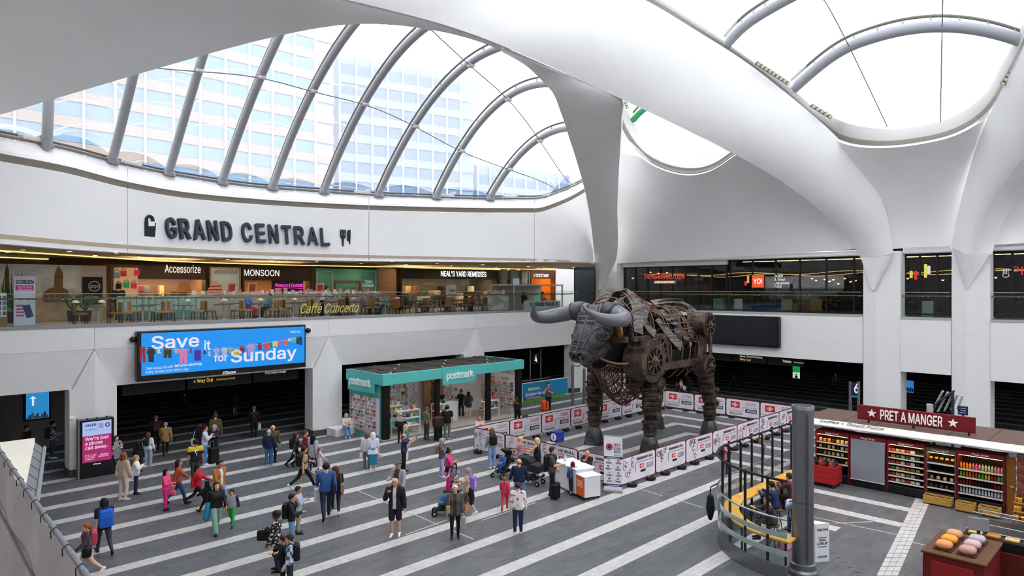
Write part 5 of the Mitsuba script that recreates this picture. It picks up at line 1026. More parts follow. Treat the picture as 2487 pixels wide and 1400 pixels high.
            if hs_ == 'pony': hp_ += [Manifold.batch_hull([sph(hd(0, -.075, .03), .022*h), sph(hd(0, -.085, -.03), .02*h)]), Manifold.batch_hull([sph(hd(0, -.085, -.03), .02*h), sph(hd(0, -.07, -.12), .012*h)])]
            if hs_ == 'bun': hp_.append(sph(hd(0, -.03, .1), .034*h))
    if hp_: put({'cap': 'cap', 'hijab': 'headscarf', 'hood': 'hood'}.get(hs_, 'hair'), tm(union(hp_)), hcol)
    if collar and collar[0] == 'scarf': put('scarf', soft(chain([(up(-.04, .83), .03*h), (up(.03, .83), .03*h), (up(.06, .70), .022*h)]), .06, 3), collar[1])
    J['W'] = W; J['h'] = h; J['up'] = up; J['key'] = k
    return J
def w_(J, p): return (J['W'] @ np.append(p, 1))[:3]
def local(J, nm, m, mat, par, sm=45, lb=None): m = tm(m).copy(); m.apply_transform(J['W']); return add(nm, m, mat, par, smooth=sm, label=lb)
def backpack(J, c, label, size=1.0, cat='backpack', accent=None):
    b = thing('backpack', label, cat); h = J['h']; up = J['up']; w, d = .085*h*size, .05*h
    z0, z1 = .80, .80 - .20*size
    m = Manifold.batch_hull([sph(up(-.085, z) + [x*w, y*d - .015*h, 0], .028*h) for z in (z0, z1) for x in (-.8, .8) for y in (-.8, .3)])
    local(J, 'bag', soft([m], .06, 3), c, b)
    local(J, 'pocket', Manifold.batch_hull([sph(up(-.15, z) + [x*w*.6, 0, 0], .02*h) for z in (z0 - .09*size, z1 + .01) for x in (-1, 1)]), accent or c, b)
    for s in (-1, 1): local(J, 'strap', tube(spline([up(-.07, .82) + [s*.06*h, 0, 0], up(.0, .862) + [s*.066*h, 0, 0], up(.075, .79) + [s*.066*h, 0, 0], up(.07, .70) + [s*.085*h, 0, 0], up(-.05, .64) + [s*.095*h, 0, 0]], 14), .011*h, 5), accent or c, b)
    local(J, 'handle', tube([up(-.1, .835) + [x*.03*h, 0, z*h] for x, z in ((-1, 0), (-.6, .02), (.6, .02), (1, 0))], .006*h, 5), c, b)
    return b
def handbag(J, c, label, hand='R', kind='tote', size=1.0, cat='bag'):
    b = thing({'tote': 'tote_bag', 'paper': 'paper_bag', 'handbag': 'handbag', 'plastic': 'carrier_bag', 'shoulder': 'shoulder_bag'}[kind], label, cat); h = J['h']; s = 1 if hand == 'R' else -1
    if kind in ('shoulder', 'handbag') and kind == 'shoulder':
        c0 = J['hip' + hand] + [s*.075*h, -.0*h, .04*h]; top = J['sh' + hand] + [0, 0, .045*h]
        local(J, 'strap', tube(spline([c0 + [0, .07*h*size, .05*h], top + [0, .04*h, -.05*h], top, top + [0, -.05*h, -.05*h], c0 + [0, -.07*h*size, .05*h]], 16), .007*h, 5), c, b)
        m = Manifold.batch_hull([sph(c0 + [x*.02*h, y*.075*h*size, z*.06*h*size], .02*h) for x in (-1, 1) for y in (-1, 1) for z in (-1, .8)])
    else:
        p = J['hand' + hand]; H_ = {'tote': .2, 'paper': .17, 'handbag': .11, 'plastic': .19}[kind]*h*size; wd = {'tote': .07, 'paper': .085, 'handbag': .07, 'plastic': .07}[kind]*h*size
        drop = .05*h
        for x in (-1, 1): local(J, 'handle', tube(spline([p + [x*.012*h, -.04*h*size, -drop], p + [x*.004*h, 0, -.005*h], p + [x*.012*h, .04*h*size, -drop]], 8), .004*h, 5), c, b)
        zt = p[2] - drop; zb = max(zt - H_, .03*h)
        m = Manifold.batch_hull([sph(np.array([p[0] + x*.03*h, p[1] + y*wd*(1 if kind != 'plastic' else (.75 if z == zt else 1.1)), z]), .008*h if kind == 'paper' else .016*h) for x in (-1, 1) for y in (-1, 1) for z in (zt, zb)])
    local(J, 'bag', m, c, b, 30)
    return b
def phone(J, label, hand='R', c='16161a'):
    ph = thing('mobile_phone', label, 'phone'); h = J['h']; p = J['hand' + hand] + [0, .01*h, .035*h]
    local(J, 'case', cbox(p - [.022*h, .004*h, .042*h], p + [.022*h, .004*h, .042*h], .004), (c, 'paint_gloss'), ph)
    local(J, 'glass', cbox(p - [.019*h, .0055*h, .038*h], p + [.019*h, -.0042*h, .038*h], .001), ('3a4658', 'paint_gloss'), ph)
def suitcase(pos, yaw, hgt, c, label, w=.42, d=.26, handle=.25):
    s = thing('suitcase', label, 'suitcase'); x = np.array([math.cos(yaw), math.sin(yaw), 0]); y = np.array([-x[1], x[0], 0]); pos = np.array([pos[0], pos[1], 0.])
    add('shell', obox(pos + [0, 0, .06 + hgt/2], x, y, LZ, w, d, hgt, .04), c, s)
    for i in range(4): add('rib', obox(pos + x*(w*(-.3 + .2*i)) - y*d*.5 + [0, 0, .06 + hgt/2], x, y, LZ, .03, .02, hgt*.85, .006), c, s)
    for a in (-1, 1):
        for b in (-1, 1): add('wheel', lathe([(0, -.02), (.03, -.02), (.03, .02), (0, .02)], 10, pos + x*w*.38*a + y*d*.35*b + [0, 0, .03], y), '0e0e10', s)
    if handle: add('pull_handle', tube([pos + x*.09*a + y*d*.4 + [0, 0, z] for a, z in ((-1, .06 + hgt), (-1, .06 + hgt + handle), (1, .06 + hgt + handle), (1, .06 + hgt))], .012, 6), '8a8a8e', s)
    return s
def ped(u, vt, vf, phi, pose, label, *, z=0.0, **k):
    pos = onz(u, vf, z); Z = (pos[0] + pos[1])/S2; h = (vf - vt)*Z/F
    if pose.startswith('sit'): h = k.pop('h', 1.65)
    return person(pos, h, phi, pose, label, **k)
# ================================================================ the crowd on the hall floor (u, top of head, feet, facing, pose)
B = 'black'; K1 = '1a1a1d'
J = ped(282, 1059, 1148, 30, 'phone', 'red-haired woman in grey tunic reading her phone beside the purple totem', top=('short', '8d8d92', .36, .03), low=('leggings', K1), hair=('bob', '5a1a16'), skin='f', female=True, fat=1.25); phone(J, 'phone held by the red-haired woman beside the totem'); handbag(J, 'd83a86', 'bright pink bag on the arm of the woman in grey tunic', 'R', 'shoulder', .8)
J = ped(300, 1100, 1215, 130, 'contra', 'auburn-haired woman in beige jacket and cream trousers, standing in front of the totem', top=('long', 'c9ab94', .46), low=('trousers', 'cfc4b4'), shoe='d8d2c8', hair=('bob', '7a4a2a'), skin='p', female=True, fat=1.1); handbag(J, 'd8d4cc', 'small white handbag of the woman in beige jacket', 'L', 'shoulder', .7)
J = ped(330, 1106, 1201, 80, 'phone', 'blonde woman in white jacket and navy trousers looking at her phone', top=('long', 'e6e2da', .47), low=('trousers', '1f2a44'), shoe='1a1a1e', hair=('bob', 'b8803e'), skin='f', female=True, fat=1.2); phone(J, 'phone held by the blonde woman in white jacket'); handbag(J, '9fbde0', 'pale blue bag of the blonde woman in white jacket', 'R', 'shoulder', .8)
ped(336, 1074, 1148, 160, 'stand', 'dark-haired woman in long black coat behind the white-jacket woman', top=('long', '141416', .25, .03), low=('leggings', '141416'), hair=('long', '17110f'), female=True, fat=1.2)
J = ped(360, 1051, 1133, 150, 'contra', 'woman in white top and pale jeans with small navy backpack, seen from behind', top=('long', 'dfe1ea'), low=('wide', '8fa3b8'), shoe='e0dcd6', hair=('long', '6a3a22'), skin='f', female=True, fat=1.1); backpack(J, '1c2438', 'small navy backpack on the woman in white top and pale jeans', .75)
J = ped(379, 1010, 1093, 185, 'stand', 'grey-haired man in dark clothes walking away into the dark passage', top=('long', '1d1b1d'), low=('trousers', '141417'), hair=('short', '6a5f58'), skin='p'); backpack(J, '4a1a1c', 'dark red backpack on the man walking into the passage', 1.1)
ped(402, 1024, 1104, 185, 'walk', 'elderly person in tan coat and grey cap walking away', top=('long', 'a07d52', .38, .03), low=('trousers', '1a1a1e'), hair=('cap', 'a4a8ac'), skin='f', fat=1.15)
ped(448, 950, 1020, 180, 'stand', 'dark figure in the passage under the Way Out sign', top=('long', '17171a'), low=('trousers', '121215'), hair=('short', '1a1310'), skin='o')
ped(572, 958, 1016, 185, 'walk', 'figure in grey skirt far back in the dark passage', top=('long', '141417'), low=('skirt', '3a3a40', .26), hair=('bob', '1a1412'), skin='o', female=True)
J = ped(127, 1024, 1114, 90, 'hold', 'man in plaid shirt, jeans and white trainers in the left passage', top=('long', '2c2f38'), pattern=('plaid', 'a8b0b8', .07), low=('jeans', '32445c'), shoe='d8d8da', hair=('short', '1a1412'), skin='o'); backpack(J, '141416', 'black backpack on the man in plaid shirt')
ped(64, 1034, 1126, 60, 'stand', 'man in brown jacket standing in the left passage', top=('long', '3a2518'), low=('trousers', '17171a'), hair=('short', '14100e'), skin='m')
J = ped(253, 1207, 1346, 195, 'walk2', 'woman in black top and dark leggings with a big blue backpack, walking away', top=('short', '151518', .44), low=('leggings', '34343a'), shoe='17171a', hair=('long', '14100f'), skin='p', female=True, fat=1.05); backpack(J, '1f63c8', 'big blue backpack on the woman in black', 1.25, accent='1a55b0'); handbag(J, 'b48c5a', 'crumpled brown paper bag in the right hand of the woman with the blue backpack', 'R', 'paper', .9)
J = ped(211, 1269, 1398, 275, 'walk', 'red-haired girl in grey sweatshirt and black skirt at the lower left', top=('long', '74767c'), pattern=('sleeve', '3a3a40', 0), low=('skirt', '141416', .36), shoe='e4e0dc', hair=('pony', '9a4a22'), skin='f', female=True, fat=1.15); backpack(J, 'b83a58', 'pink and maroon backpack on the red-haired girl', .9, accent='6a1c34')
J = ped(403, 1140, 1240, 65, 'hold', 'girl in bright pink jacket and pink leggings', top=('long', 'ee4a7e'), low=('leggings', 'e0267e'), shoe='151517', hair=('long', '15100f'), skin='o', female=True); handbag(J, 'ee5a8c', 'small pink bag carried by the girl in pink', 'L', 'handbag', .6)
ped(433, 1114, 1224, 85, 'walk', 'dark-haired woman in rust blouse and blue jeans walking right', top=('long', 'a4482c'), low=('jeans', '2c4a74'), shoe='17171a', hair=('long', '2a1a14'), skin='o', female=True)
J = ped(475, 1068, 1176, 190, 'stand', 'man in yellow and black football shirt with number 7, from behind', top=('short', '17171a'), pattern=('upper', 'dcc418', .745), low=('trousers', '3a3a34'), hair=('short', '17110e'), skin='m')
mt = sign_text('7', [0, 0, 0], -LX, LZ, .2, .12, .012, True); mt.apply_translation(J['up'](0, .66)*[0, 1, 1] + [.06, -.178, 0]); local(J, 'shirt_number', mt, 'f0f0f0', J['key'], False)
ped(481, 1123, 1229, 70, 'stride', 'woman in red jumper and black leggings striding right', top=('long', 'c01f30'), low=('leggings', '151518'), shoe='17171a', hair=('pony', '17100f'), skin='m', female=True)
ped(533, 1115, 1239, 40, 'walk2', 'bearded man in orange-brown jacket and pale jeans', top=('long', 'a8662a'), low=('jeans', '6d93bf'), shoe='2a2a2e', hair=('short', '17110e'), skin='m', collar=('shirt', 'd8d8d4'))
ped(502, 1164, 1245, 250, 'stride', 'child in black hooded coat walking left', top=('long', '141417', .42), low=('trousers', '141417'), hair=('hood', '131316'), skin='o')
J = ped(526, 1168, 1295, 15, 'walk', 'long-haired woman in black jacket and sage green trousers walking toward the camera', top=('long', '17171a'), low=('wide', '7fa598'), shoe='1a1a1d', hair=('long', '3a241a'), skin='f', female=True)
tc = thing('folded_coat', 'teal puffer coat carried on the arm of the woman in green trousers', 'coat'); hN = J['h']; local(J, 'bundle', soft([Manifold.batch_hull([sph(J['wrR'] + [.03, .02, 0], .07), sph(J['wrR'] + [.05, .0, -.3], .1), sph(J['elR'] + [.02, .04, -.1], .08)])], .05, 3), '1f8fb4', tc)
ped(563, 1187, 1278, -15, 'walk2', 'boy in grey and navy raglan top and green trousers running', top=('long', '9a9aa2'), pattern=('sleeve', '222c48', 0), low=('trousers', '2aa048'), shoe='3a342e', hair=('short', '1a1310'), skin='o')
J = ped(485, 1030, 1127, 150, 'stand', 'dark-haired woman in dark top with a cream tote near the passage', top=('long', '1b1d22'), low=('jeans', '3a5a86'), hair=('long', '2a1a14'), skin='f', female=True); handbag(J, 'cfc8bc', 'cream tote bag on the shoulder of the dark-haired woman', 'L', 'shoulder', 1.3)
ped(497, 1034, 1130, 85, 'phone', 'man in white shirt and light blue jeans near the passage', top=('long', 'c4c8d8'), low=('jeans', '4f86c4'), shoe='d8d8da', hair=('short', '17110f'), skin='o')
ped(520, 1032, 1118, -20, 'clasp', 'woman in grey headscarf and dark coat beside a black suitcase', top=('long', '1d2028', .4), low=('trousers', '24262e'), hair=('hijab', '9a9296'), skin='o', female=True)
suitcase(onz(519, 1125), .3, .62, '17171a', 'black suitcase beside the woman in grey headscarf')
ped(523, 1004, 1094, 170, 'stand', 'woman in olive jacket standing further back at the passage', top=('long', '5a5634', .44), low=('jeans', '3a5878'), shoe='c8c8c8', hair=('bun', '4a3a20'), skin='p', female=True)
J = ped(617, 987, 1062, 185, 'stand', 'man in long black coat standing in the passage with a white bag', top=('long', '151519', .42), low=('trousers', '131316'), hair=('short', '6a5a50'), skin='p', fat=1.15); handbag(J, 'd8d8d4', 'white bag of the man in the passage', 'R', 'tote', .8)
ped(653, 1043, 1133, 150, 'contra', 'bald man in navy jacket and jeans talking, from behind', top=('long', '222a44', .46), low=('jeans', '3f6a9c'), shoe='9aa0a8', hair=('bald', 'b8aea8'), skin='p', fat=1.2)
ped(663, 1033, 1125, 10, 'hold', 'bald man in olive jacket with red scarf facing the camera', top=('long', '4c4836', .46), low=('trousers', '151517'), hair=('bald', 'b0a8a0'), skin='p', collar=('scarf', '9a2430'))
J = ped(718, 1050, 1134, 100, 'walk', 'person in camouflage jacket walking right with a black backpack', top=('long', '26281f'), pattern=('print', '4a4c38', .08), low=('trousers', '191a18'), hair=('bob', '3a241a'), skin='f', female=True); backpack(J, '121214', 'black backpack on the person in camouflage jacket', 1.1)
J = ped(741, 1040, 1136, 95, 'stride', 'man in red and black plaid shirt walking right', top=('long', 'a81a24'), pattern=('plaid', '2a1214', .09), low=('trousers', '17171a'), hair=('short', '4a3020'), skin='p'); handbag(J, 'a8742c', 'tan carrier bag of the man in red plaid shirt', 'L', 'paper', .7)
ped(760, 1053, 1148, 150, 'walk', 'woman with long black hair and lilac grey cardigan', top=('long', 'a4a4b4', .4, .03), low=('jeans', '3a4a6a'), shoe='d0d0d0', hair=('long', '100d0e'), skin='p', female=True)
ped(751, 1089, 1148, 160, 'stand', 'small red-haired child in dark clothes beside the lilac cardigan', top=('long', '25252c'), low=('jeans', '2c3450'), shoe='e0e0e0', hair=('bob', '9a5a30'), skin='f')
ped(777, 1085, 1151, 100, 'walk2', 'small girl with red ponytail in white dress', top=('short', 'd4c8d0', .3, .035), low=('none', ''), shoe='e0d8d8', hair=('pony', 'a4603a'), skin='f', female=True)
J = ped(738, 1079, 1187, 110, 'stride', 'man in beige T-shirt and black trousers striding right', top=('short', 'b4936c'), low=('trousers', '141417'), shoe='d0d8e0', hair=('short', '17120f'), skin='o'); backpack(J, '16161a', 'black backpack on the man in beige T-shirt', 1.0)
J = ped(792, 1121, 1259, 185, 'walk', 'man in blue jumper and dark trousers walking away', top=('long', '2f5488'), low=('trousers', '1b2436'), shoe='15151a', hair=('short', '1a1512'), skin='p', fat=1.1); handbag(J, 'ccd0d0', 'white plastic bag in the left hand of the man in blue jumper', 'L', 'plastic', 1.0); handbag(J, '1b2438', 'navy satchel on the hip of the man in blue jumper', 'R', 'shoulder', 1.3)
J = ped(815, 1129, 1248, 180, 'walk2', 'woman with long auburn hair in black clothes walking away', top=('long', '17171a'), low=('leggings', '151517'), shoe='ddd2c8', hair=('long', '5a2f1c'), skin='f', female=True); handbag(J, '8a7a6a', 'patterned shoulder bag of the auburn-haired woman', 'R', 'shoulder', 1.3); handbag(J, 'c03a72', 'pink carrier bag in the hand of the auburn-haired woman', 'R', 'paper', .8)
J = ped(724, 1182, 1296, 80, 'phone', 'man in pale grey hoodie and beige trousers filming with a phone', top=('long', 'aeb2c2'), low=('trousers', 'a39484'), shoe='1a2024', hair=('short', '17120f'), skin='m'); phone(J, 'phone held up by the man in grey hoodie', 'R')
J = ped(709, 1200, 1331, 80, 'hold', 'bearded man in black jacket and blue jeans facing right', top=('long', '191c24'), low=('jeans', '6a93c0'), shoe='17181c', hair=('short', '14100e'), skin='o', collar=('shirt', 'b0a0a0')); backpack(J, '131316', 'black backpack on the bearded man in black jacket', 1.1)
J = ped(672, 1241, 1388, 250, 'hold', 'woman in black and white floral dress holding a black bag', top=('long', '17171a', .4, .03), pattern=('print', 'cfcac0', .045), low=('trousers', '1a2030'), shoe='111113', hair=('short', '14100e'), skin='d', female=True, fat=1.15); handbag(J, '131315', 'black handbag of the woman in floral dress', 'R', 'handbag', 1.2)
J = ped(687, 1302, 1432, 265, 'phone', 'young man in black jacket with phone at the bottom edge', top=('long', '17171a'), low=('trousers', '141416'), hair=('short', '241a16'), skin='p'); phone(J, 'phone of the young man in black jacket at the bottom edge', 'R')
J = ped(704, 1299, 1440, 270, 'hold', 'young man in blue and white plaid jacket with white hood at the bottom edge', top=('long', '4a5470'), pattern=('plaid', 'c8ccd8', .1), low=('trousers', '2a2a34'), hair=('short', '2a1f1a'), skin='p', collar=('scarf', 'd8d4d0')); backpack(J, '131316', 'black backpack on the young man in plaid jacket', 1.1, accent='1a3a54')
st = thing('bench_plinth', 'white plinth beside the second pillar where the old woman sits', 'bench'); add('block', cbox([19.16, 31.0, 0], [19.42, 31.66, .72], .02), 'plaster', st); add('block', cbox([18.1, 30.75, 0], [19.15, 31.66, .42], .02), 'plaster', st)
J = person(np.array([18.6, 30.55, 0]), 1.55, 10, 'sit', 'elderly woman in cream jacket and blue jeans sitting by the second pillar', top=('long', 'd8cbbc'), low=('jeans', '4f7fb8'), shoe='d0ccc8', hair=('bob', 'a8a4a0'), skin='f', female=True, fat=1.15)
wk = thing('walking_stick', 'dark walking stick beside the seated elderly woman', 'stick'); p0 = w_(J, J['handL']); add('shaft', rod([p0[0], p0[1], 0], [p0[0], p0[1], p0[2] + .05], .014, 6), '3a2a20', wk); add('grip', rod(p0 + [-.06, .0, .05], p0 + [.06, 0, .06], .018, 6), '2a1c16', wk)
J = ped(891, 1051, 1138, 160, 'stand', 'person in white shirt and grey trousers standing arm in arm, from behind', top=('long', 'dcdfe4', .45), low=('trousers', '6a6c70'), shoe='6a5f54', hair=('bob', '6a4a38'), skin='p', fat=1.1); handbag(J, 'e4e4e8', 'white carrier bag of the person in white shirt', 'L', 'plastic', .7)
J = ped(906, 1051, 1143, 175, 'stand', 'white-haired woman in white tunic and blue skirt, from behind', top=('elbow', 'd4d8ea', .42, .07), low=('skirt', '2f7fa0', .14), shoe='e4dcd8', hair=('bob', 'e4e2e0'), skin='f', female=True, fat=1.15); handbag(J, 'c8a8a0', 'small pink bag of the white-haired woman', 'R', 'handbag', .8)
J = ped(985, 1032, 1118, 110, 'stand', 'blonde woman in teal top and cream trousers beside the kiosk', top=('elbow', '3f7f94'), low=('wide', 'd6cbbf'), shoe='b03a4a', hair=('long', 'c8a878'), skin='f', female=True)
J = ped(981, 1053, 1144, 85, 'photo', 'bald man in navy T-shirt and black trousers taking a photo with raised arms', top=('short', '2c3350', .46), low=('trousers', '141416'), shoe='17171a', hair=('bald', '4a3a34'), skin='o', fat=1.15); phone(J, 'phone held high by the bald man in navy T-shirt', 'R')
J = ped(1073, 1065, 1160, 90, 'hold', 'grey-haired woman in patterned top and lilac trousers', top=('long', '4f4a54', .46), pattern=('print', '8a8490', .06), low=('trousers', 'b7a2d0'), shoe='e0dcdc', hair=('bob', '9c9894'), skin='p', female=True, fat=1.15); backpack(J, '7a6248', 'brown backpack on the grey-haired woman', .8)
J = ped(1090, 1092, 1194, 85, 'phone', 'woman in bright pink jumpsuit with hair in a bun', top=('short', 'ea2f8a'), low=('wide', 'e8288a'), shoe='17171a', hair=('bun', '15100f'), skin='o', female=True, fat=1.25); phone(J, 'phone of the woman in pink jumpsuit'); handbag(J, '17171a', 'black bag of the woman in pink jumpsuit', 'R', 'shoulder', .8)
J = ped(1104, 1124, 1212, -20, 'push', 'dark-haired woman in grey T-shirt with a black backpack', top=('short', '8a8c94'), pattern=('print', '6a4a8a', .1), low=('trousers', '17181c'), hair=('long', '1d1512'), skin='o', female=True, fat=1.1); backpack(J, '17171a', 'black backpack on the woman in grey T-shirt', .8)
J = ped(1137, 1136, 1248, 255, 'push', 'grey-haired woman in patterned blouse and shorts pushing a pushchair', top=('short', 'b99a78', .46), pattern=('print', 'e0cdb0', .07), low=('shorts', '7a6850'), shoe='e4e4e6', hair=('bob', '8a8a8e'), skin='p', female=True, fat=1.35); backpack(J, '8a6cc4', 'purple backpack on the woman pushing the pushchair', 1.1, accent='b49ae0')
cg_ = thing('tied_cardigan', 'black cardigan tied round the waist of the woman pushing the pushchair', 'cardigan'); local(J, 'cloth', soft([Manifold.batch_hull([sph(J['hipR'] + [.03, -.06, .06], .09), sph(J['hipL'] + [-.03, -.08, .06], .09), sph(J['hipL'] + [-.02, -.14, -.42], .07), sph(J['hipR'] + [.0, -.14, -.3], .07)])], .06, 3), '121214', cg_)
J = ped(1105, 1179, 1307, 0, 'stand', 'blonde woman in grey leather jacket and black trousers facing the camera', top=('long', '4c4c4a', .42), low=('leggings', '151517'), shoe='1c1a1a', hair=('short', 'd8cbb4'), skin='o', female=True, collar=('shirt', '3a2220')); handbag(J, 'a8906c', 'beige cross-body bag of the woman in leather jacket', 'R', 'shoulder', 1.0); handbag(J, '8c8a84', 'grey patterned cloth bag in the hand of the woman in leather jacket', 'L', 'plastic', 1.0)
J = ped(968, 1120, 1247, -40, 'hold', 'man in cap and grey hoodie behind the man in shorts', top=('long', 'a4a4aa'), pattern=('front', '3a3a40', .06), low=('jeans', '2c4a70'), shoe='e4e4e6', hair=('cap', '5c5560'), skin='m')
J = ped(960, 1161, 1302, -12, 'strap', 'bearded man in black jacket, white T-shirt and navy shorts', top=('long', '17181e', .46), low=('shorts', '191d2c'), shoe='e8e8e8', hair=('bald', '3a2a22'), skin='o', collar=('shirt', 'c9cccc')); backpack(J, '17171a', 'dark backpack on the man in navy shorts', 1.0)
J = ped(1120, 1190, 1259, 20, 'stand', 'small child in dark coat with green and orange bag', top=('long', '3a3a44'), low=('jeans', '2c3040'), shoe='5a4a40', hair=('short', '3a241a'), skin='f'); handbag(J, 'e07a2a', 'orange and green bag of the small child', 'L', 'tote', .8)
J = ped(1226, 1157, 1239, 175, 'walk', 'little girl in coral red tracksuit with long plait', top=('long', 'c83a50'), low=('trousers', 'c23048'), shoe='1d1d20', hair=('pony', '7a5438'), skin='f', female=True)
ped(1261, 1114, 1226, 175, 'lead', 'bald man in navy jumper and jeans holding the little girl\'s hand', top=('long', '1d2540'), low=('jeans', '5a84b4'), shoe='2a2a30', hair=('bald', '8a7a70'), skin='p', fat=1.25)
ped(1258, 1173, 1297, 175, 'stand', 'red-haired woman in white floral blouse and navy trousers, from behind', top=('long', 'e6dedc', .46), pattern=('print', 'a86a78', .1), low=('trousers', '1c2c4c'), shoe='d8ccc8', hair=('short', '4a1c22'), skin='f', female=True, fat=1.2)
J = ped(1195, 1040, 1138, 195, 'hold', 'long-haired girl in grey hoodie and pale jeans looking at the bull', top=('long', '9a9da6'), low=('jeans', '7fa4cc'), shoe='e8e8ea', hair=('long', '6a5238'), skin='f', female=True); backpack(J, '15151a', 'black backpack on the girl in grey hoodie', .9)
ped(1264, 1060, 1155, 260, 'push', 'blonde woman in dusty pink dress pushing the pushchair', top=('short', 'b48a92', .2, .05), low=('none', ''), shoe='c8b8b0', hair=('long', 'd0b078'), skin='o', female=True, fat=1.1)
ped(1305, 1063, 1158, 250, 'push', 'blonde woman in long black dress behind the black pram', top=('none', '131316'), low=('skirt', '141417', .1), shoe='17171a', hair=('bob', 'dcc48c'), skin='p', female=True, fat=1.2)
add('dress', soft([Manifold.batch_hull([sph([x*.1, .0, 1.22], .09), sph([x*.08, 0, .95], .1)]) for x in (-1, 1)], .06, 3).apply_transform(place(onz(1305, 1158), heading_vectors(onz(1305, 1158), 250)[1], heading_vectors(onz(1305, 1158), 250)[0], LZ)), '141417', [k for k in labels if labels[k].get('label', '').startswith('blonde woman in long black dress')][0])
J = ped(1341, 1086, 1207, 85, 'hold', 'bearded man in dark green T-shirt at the white desk with a backpack', top=('short', '45453f', .46), low=('trousers', '17191e'), shoe='1a1a1d', hair=('short', '2a1f1a'), skin='p', fat=1.15); backpack(J, '17171a', 'black backpack on the man in dark green T-shirt', 1.1)
suitcase(onz(1349, 1212), .4, .5, '151518', 'small black suitcase at the feet of the man at the white desk', handle=.0)
J = ped(1391, 1122, 1203, 185, 'hold', 'red-haired woman in blue jacket leaning at the white desk', top=('long', '3a5a80', .44), pattern=('upper', '4a6c94', .72), low=('skirt', '1c2436', .12), shoe='17171c', hair=('bob', '5a141c'), skin='p', female=True, fat=1.1); handbag(J, 'b0864e', 'tan bag of the red-haired woman at the desk', 'R', 'shoulder', 1.0)
J = ped(1427, 1094, 1187, -35, 'clasp', 'bald man in black with an orange and pink vest clapping behind the desk', top=('long', '19191d', .44), pattern=('front', 'f06a50', .03), low=('trousers', '17171a'), hair=('bald', '9a8a80'), skin='o', fat=1.15)
J = ped(1165, 1012, 1086, 10, 'clasp', 'auburn-haired woman in pale pink blouse standing behind the barrier corner', top=('long', 'dcb4b0', .45), low=('trousers', '8a2030'), hair=('bob', '9a6a42'), skin='p', female=True, fat=1.1); handbag(J, 'b02034', 'red handbag of the woman in pale pink blouse', 'R', 'shoulder', .9)
J = ped(1257, 971, 1031, 170, 'pull', 'man in black with backpack pulling a suitcase beside the kiosk', top=('short', '141417', .45), low=('trousers', '141416'), hair=('short', '17120f'), skin='m', fat=1.1); backpack(J, '101013', 'black backpack on the man beside the kiosk', 1.1)
suitcase(onz(1276, 1034), .5, .5, '2a2a2e', 'dark suitcase pulled by the man beside the kiosk', handle=.45)
ped(1253, 963, 1024, 60, 'stand', 'person in rust top just behind the man with the suitcase', top=('long', '7a3a24'), low=('trousers', '17171a'), hair=('short', '1a1310'), skin='d')
ped(1332, 931, 998, 10, 'ear', 'man in grey polo shirt phoning in front of the blue welcome banner', top=('short', '4c5460'), low=('trousers', '17181c'), hair=('short', '1a1512'), skin='p')
bp = thing('backpack', 'orange rucksack on the floor beside the man at the welcome banner', 'backpack'); p = onz(1323, 998); add('bag', soft([Manifold.batch_hull([sph(p + [x*.14, y*.1, z], .1) for x in (-1, 1) for y in (-1, 1) for z in (.1, .55)])], .06, 3), 'f0561e', bp, smooth=50); add('strap', tube(spline([p + [-.1, -.2, .15], p + [-.12, -.26, .4], p + [-.1, -.2, .62]], 8), .025, 5), '2a2a2a', bp)
J = ped(973, 1003, 1076, 175, 'hold', 'bald man in black and grey jacket looking at cards in the kiosk', top=('long', '17171a'), pattern=('upper', '9a9894', .72), low=('trousers', '131316'), hair=('bald', '8a8078'), skin='p')
ped(1036, 990, 1070, 120, 'stand', 'man in olive T-shirt and grey cap browsing at the kiosk', top=('short', '646a4c'), low=('trousers', '3a3d44'), shoe='4a4a50', hair=('cap', '4c4c50'), skin='m')
ped(1086, 985, 1068, 170, 'contra', 'man in black T-shirt and green trousers browsing at the kiosk', top=('short', '131316', .46), low=('trousers', '6a7060'), shoe='c4bcb0', hair=('short', '1a1512'), skin='p', fat=1.1)
suitcase(onz(1064, 1070), .25, .72, '131315', 'tall black suitcase with a coat on top beside the kiosk post', handle=.2)
ct = thing('draped_coat', 'dark brown coat draped over the tall black suitcase', 'coat'); p = onz(1064, 1070) + [0, 0, .8]; add('cloth', soft([Manifold.batch_hull([sph(p + [x*.16, y*.1, z], .09) for x in (-1, 1) for y in (-1, 1) for z in (-.05, .3)])], .06, 3), '3a2a28', ct, smooth=50)
J = ped(1138, 952, 1017, 175, 'onehand', 'woman in olive top and navy shorts paying at the kiosk counter', top=('long', '4a4a30'), low=('skirt', '1c2844', .4), shoe='d8c8b8', hair=('long', '17110f'), skin='f', female=True); backpack(J, '2a2f44', 'small navy backpack on the woman at the kiosk counter', .7)
ped(1120, 948, 1012, -30, 'hold', 'shop assistant in black behind the kiosk counter', top=('short', '17171a'), low=('trousers', '17171a'), hair=('bun', '17110f'), skin='m', female=True)
J = ped(1654, 922, 966, 60, 'hold', 'person in pale pink top with a striped bag beyond the back barrier', top=('long', 'd0a8b0'), low=('trousers', '17171a'), hair=('curly', '5a3a2a'), skin='p', female=True); handbag(J, 'c8c4bc', 'striped tote of the person in pale pink top', 'R', 'tote', .9)
ped(1675, 915, 964, 150, 'stand', 'person in black with bright blue hair clip beyond the back barrier', top=('long', '121215', .3, .02), low=('trousers', '121215'), hair=('bob', '121214'), skin='p')
ped(1644, 926, 968, 200, 'walk', 'dark figure walking away beyond the back barrier', top=('long', '121215'), low=('trousers', '131316'), hair=('short', '17120f'), skin='p')
